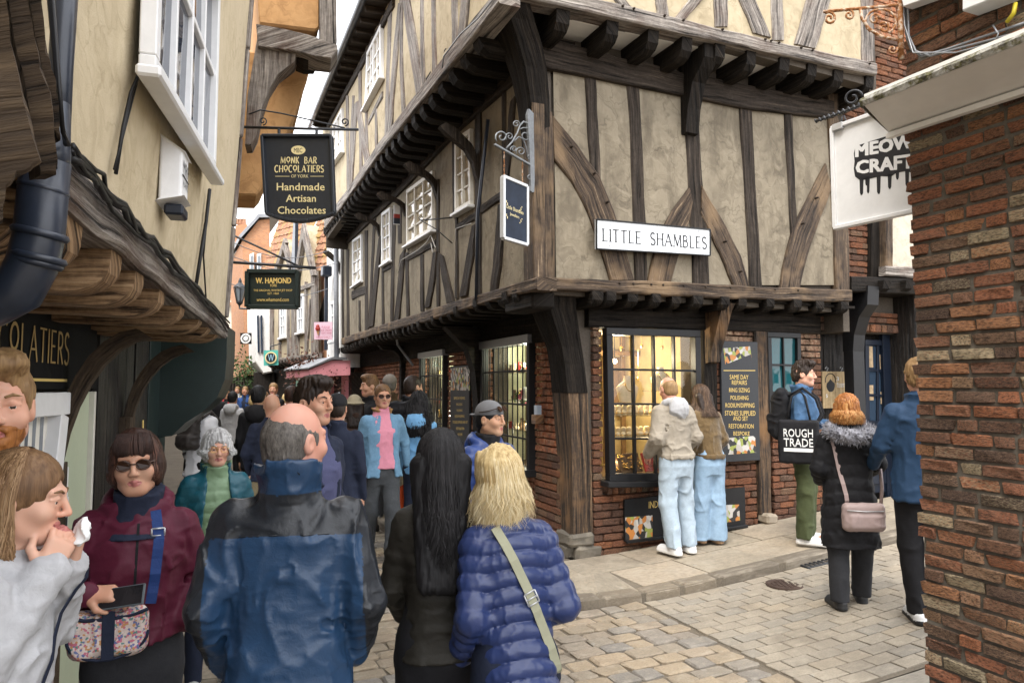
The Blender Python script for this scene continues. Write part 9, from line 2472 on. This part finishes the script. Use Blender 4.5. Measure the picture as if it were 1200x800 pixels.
for s in (-1, 1):
 g = [am['k'] * V(am['HP']((s * .034 + .026 * math.cos(a), -.098 + .012 * math.sin(a), .075 + .020 * math.sin(a)))) for a in np.linspace(0, 6.283, 13)][:-1]
 m.prism(g, (am['k'] * V(am['HP']((0, -.096, .07))) - am['k'] * V(am['HP']((0, -.102, .071)))))
 m.tube([am['k'] * V(am['HP'](p)) for p in ((s * .058, -.085, .078), (s * .088, -.03, .06), (s * .094, .04, .05))], .003, 5)
mk('frame', m, DARKLENS, sg, False, True)
wm = person('man in a taupe bomber jacket and pale baggy jeans peering into the lit window', 790, 7.1, 441, 203, skinm=SK_R, res=.010, hres=.007, lean=7, hpitch=12, width=1.05, lift=.10, face=True, eyes=False, handR=False, handL=dict(f=(0, -.6, -.6), n=(-1, 0, 0)), armL=((.255, .02, 1.13), (.23, -.16, .97)), armR=((-.255, .02, 1.13), (-.22, -.16, .98)),
 legR=((-.115, -.02, .50), (-.13, .03, .085)), legL=((.10, .0, .50), (.075, .06, .085)), jacket=dict(m=BEIGE, collar='none', hem=.93, hemband=.05, wr=.010, seed=41, puff=.008, res=.008, hemw=.178, sleeve=(.07, .062, .05), rib=True), shirt=dict(m=GREYH, collar='hood', hem=1.25, w=.8, sleeveless=True, name='hood', seed=2), trousers=dict(m=DENIML, r=(.102, .086, .078), wr=.012, res=.008, hem=.07), shoes=dict(m=SHW, sole=SHS, b=1.22), hair=dict(style='ring', m=H_SANDY, brow=False, amp=.001))
sgd = person('girl with long brown hair in a suede jacket and wide jeans at the lit window', 829, 7.35, 450, 206, skinm=SK_P, res=.010, hres=.007, lean=9, hpitch=10, width=.92, lift=.10, face=False, eyes=False, handL=dict(f=(.05, -.3, -1), n=(-1, .2, 0), curl=.5), handR=False, armL=((.215, .0, 1.13), (.20, -.13, .89)), armR=((-.215, .02, 1.13), (-.2, -.15, .95)),
 legR=((-.09, .0, .5), (-.10, .0, .085)), legL=((.085, -.04, .5), (.06, -.10, .085)), jacket=dict(m=SUEDE, collar='none', hem=.93, hemband=.05, wr=.007, seed=43, res=.009, puff=.006, hemw=.195, rib=True), trousers=dict(m=DENIMP, r=(.098, .100, .112), wr=.010, res=.008, hem=.035), shoes=dict(m=SHT, sole=SHT), hair=dict(style='long', m=H_DBROWN, drop=.22, vol=.002, side=.075, dy=.09, spread=.9))
strands(sgd, hairmat('chestnut_hair', [(.3, (.02, .011, .007)), (.55, (.055, .03, .018)), (.8, (.16, .10, .06))]), 1500, (.09, .112, .11), (-120, 120), .27, w=.002, wave=.008, flare=1.1, seed=14, tuck=-.09)
rt = person('young man in a denim jacket and olive trousers standing on the kerb by the shop', 941, 7.15, 425, 62, skinm=SK_P, res=.011, hres=.0055, hyaw=4, width=1.08, lift=.10, handR=False, armR=((-.26, .02, 1.13), (-.22, -.15, 1.02)), armL=((.22, -.1, 1.15), (.10, -.3, 1.15)), jacket=dict(m=DENIMD, collar='shirt', hem=.88, wr=.009, seed=51), trousers=dict(m=OLIVET, r=(.10, .085, .075), hem=.05, wr=.009), shoes=dict(m=SHW, sole=SHS), hair=dict(style='short', m=H_DBROWN, amp=.012, quiff=True, line=.072), nose=1.3)
backpack(rt, 'black rolled top backpack on the young man in the denim jacket', BLACKC, (0, .21, 1.22), (.15, .09, .23))
tt = held(rt, 'tote_bag', 'black cotton tote bag with white block lettering hanging from the young man on the kerb', 'tote bag')
c = A_((-.27, .03, .99)); sdf_part(rt, tt, 'bag_body', BLACKC, c - .26, c + .26, .012, lambda S: S.rbox(c, (.035, .185, .21), .03, 0), wr=.004)
m = MB(); m.tube([rt['k'] * V(p) for p in ((-.275, -.08, 1.18), (-.22, -.03, 1.42), (-.16, .02, 1.47), (-.22, .09, 1.42), (-.275, .13, 1.18))], .011, 6); mk('handle', m, BLACKC, tt, True, True)
kx = rt['k']
for txt, z_, h_, w_ in (('ROUGH', 1.075, .075, .26), ('TRADE', .985, .075, .26)):
 for dz in (-.002, .002):
  o_ = mk('lettering', text_mb(txt, V((-.307, .03, z_ + dz)) * kx, V((0, -1, 0)), UP, w_ * kx, h_ * kx, .003 + dz * .1), PAPER, tt, False, True)
m = MB(); m.box(V((-.3095, .03, .915)) * kx, (0, 1, 0), (1, 0, 0), UP, .13 * kx, .001, .017 * kx, .0004); mk('lettering_bar', m, PAPER, tt, False, True)
bc_ = person('ginger haired woman in a long black quilted coat with a grey fur hood', 990, 5.6, 463, 172, skinm=SK_P, res=.011, hres=.008, hyaw=-14, width=1.06, face=False, eyes=False, handL=False, handR=False, armL=((.26, .02, 1.14), (.2, -.17, 1.02)), armR=((-.27, -.02, 1.18), (-.29, -.22, 1.10)), legL=((.10, .02, .5), (.115, .06, .085)), legR=((-.10, -.02, .5), (-.115, -.12, .085)),
 jacket=dict(m=BLACKC, collar='stand', hem=.50, wr=.006, seed=61, quilt=.105, qamp=.008, puff=.018, hemw=.235), trousers=dict(m=CHAR, r=(.10, .085, .075)), shoes=dict(m=SHB), hair=dict(style='bob', m=H_GINGER, vol=.008, low=.02, amp=.012))
strands(bc_, H_GINGER, 2600, (.092, .112, .108), (-155, 155), .13, w=.002, wave=.014, flare=1.35, seed=15, cut=.1)
nb_ = A_(bc_['Ln'](A_((0, .03, 1.47))))
def furb(S):
 for a in np.linspace(0, 6.283, 15)[:-1]:
  g = lambda q: nb_ + A_((math.sin(q) * .155, math.cos(q) * .13 + .05, -.02 - .035 * math.cos(q))); S.cone(g(a), g(a + .45), .05, .05, .02)
FS = sdf_part(bc_, bc_['t'], 'fur_trim', FURM, nb_ - .3, nb_ + .32, .010, furb, wr=.02, wsc=(45, 45, 45))
rg_ = np.random.default_rng(5); m = MB(); k_ = bc_['k']
for i in range(1500):
 a = rg_.uniform(0, 6.283); b = rg_.uniform(0, 6.283); cc = nb_ + A_((math.sin(a) * .155, math.cos(a) * .13 + .05, -.02 - .035 * math.cos(a))); d = A_((math.sin(a) * math.cos(b), math.cos(a) * math.cos(b), math.sin(b))); p = cc + d * .045; q = cc + d * rg_.uniform(.065, .095) + rg_.uniform(-.015, .015, 3)
 s_ = np.cross(d, A_((.3, .5, .8))); s_ = s_ / np.linalg.norm(s_) * .004
 m.add([V(p - s_) * k_, V(p + s_) * k_, V(q) * k_], [(0, 1, 2)])
mk('fur_hair', m, FURM, bc_['t'], False, True)
mb2 = held(bc_, 'shoulder_bag', 'mauve leather shoulder bag on the woman in the long black coat', 'shoulder bag')
yb = (bc_['jS'].cast(-.02, .80, 1) or .18) + .05; c = A_((-.045, yb, .77))
sdf_part(bc_, mb2, 'bag_body', MAUVE, c - .24, c + .24, .008, lambda S: (S.rbox(c, (.165, .05, .115), .045, 0), S.rbox(c + A_((0, .03, -.03)), (.13, .035, .065), .03, .01)), wr=.004, wsc=(12, 12, 12))
m = MB(); m.tube([k_ * V(c + A_(p)) for p in ((-.14, .055, .06), (0, .06, .055), (.14, .055, .06))], .004, 5); mk('zip', m, SILVER, mb2, True, True)
for S_pts in ([(.15, 1.38), (.11, 1.15), (.07, .95), (.06, .86)], ):
 rb, pts = strap_on(bc_, S_pts, 1, .032, .004, .005); mk('strap', inv(bc_, rb), MAUVE, mb2, False, True)
m = MB(); m.tube([k_ * V(p) for p in ((-.19, yb - .03, .84), (-.215, yb - .06, 1.0), (-.22, .1, 1.15))], .013, 6); mk('strap', m, MAUVE, mb2, True, True)
bcm = person('tall man in a blue coat and black trousers half hidden by the right brick wall', 1076, 5.2, 421, 160, skinm=SK_P, res=.012, hres=.008, width=1.06, face=False, eyes=False, handR=False, handL=False, armL=((.26, -.02, 1.16), (.30, -.16, 1.02)), armR=((-.24, .03, 1.13), (-.2, -.15, .95)), legL=((.09, .0, .5), (.06, .03, .085)), legR=((-.09, .0, .5), (-.09, .0, .085)),
 jacket=dict(m=BLUECO, collar='shirt', hem=.80, wr=.007, seed=71, hemw=.2, puff=.006), trousers=dict(m=BLACKC, r=(.095, .075, .062)), shoes=dict(m=SHW, sole=SHB), hair=dict(style='short', m=H_SANDY, vol=.004, amp=.010))
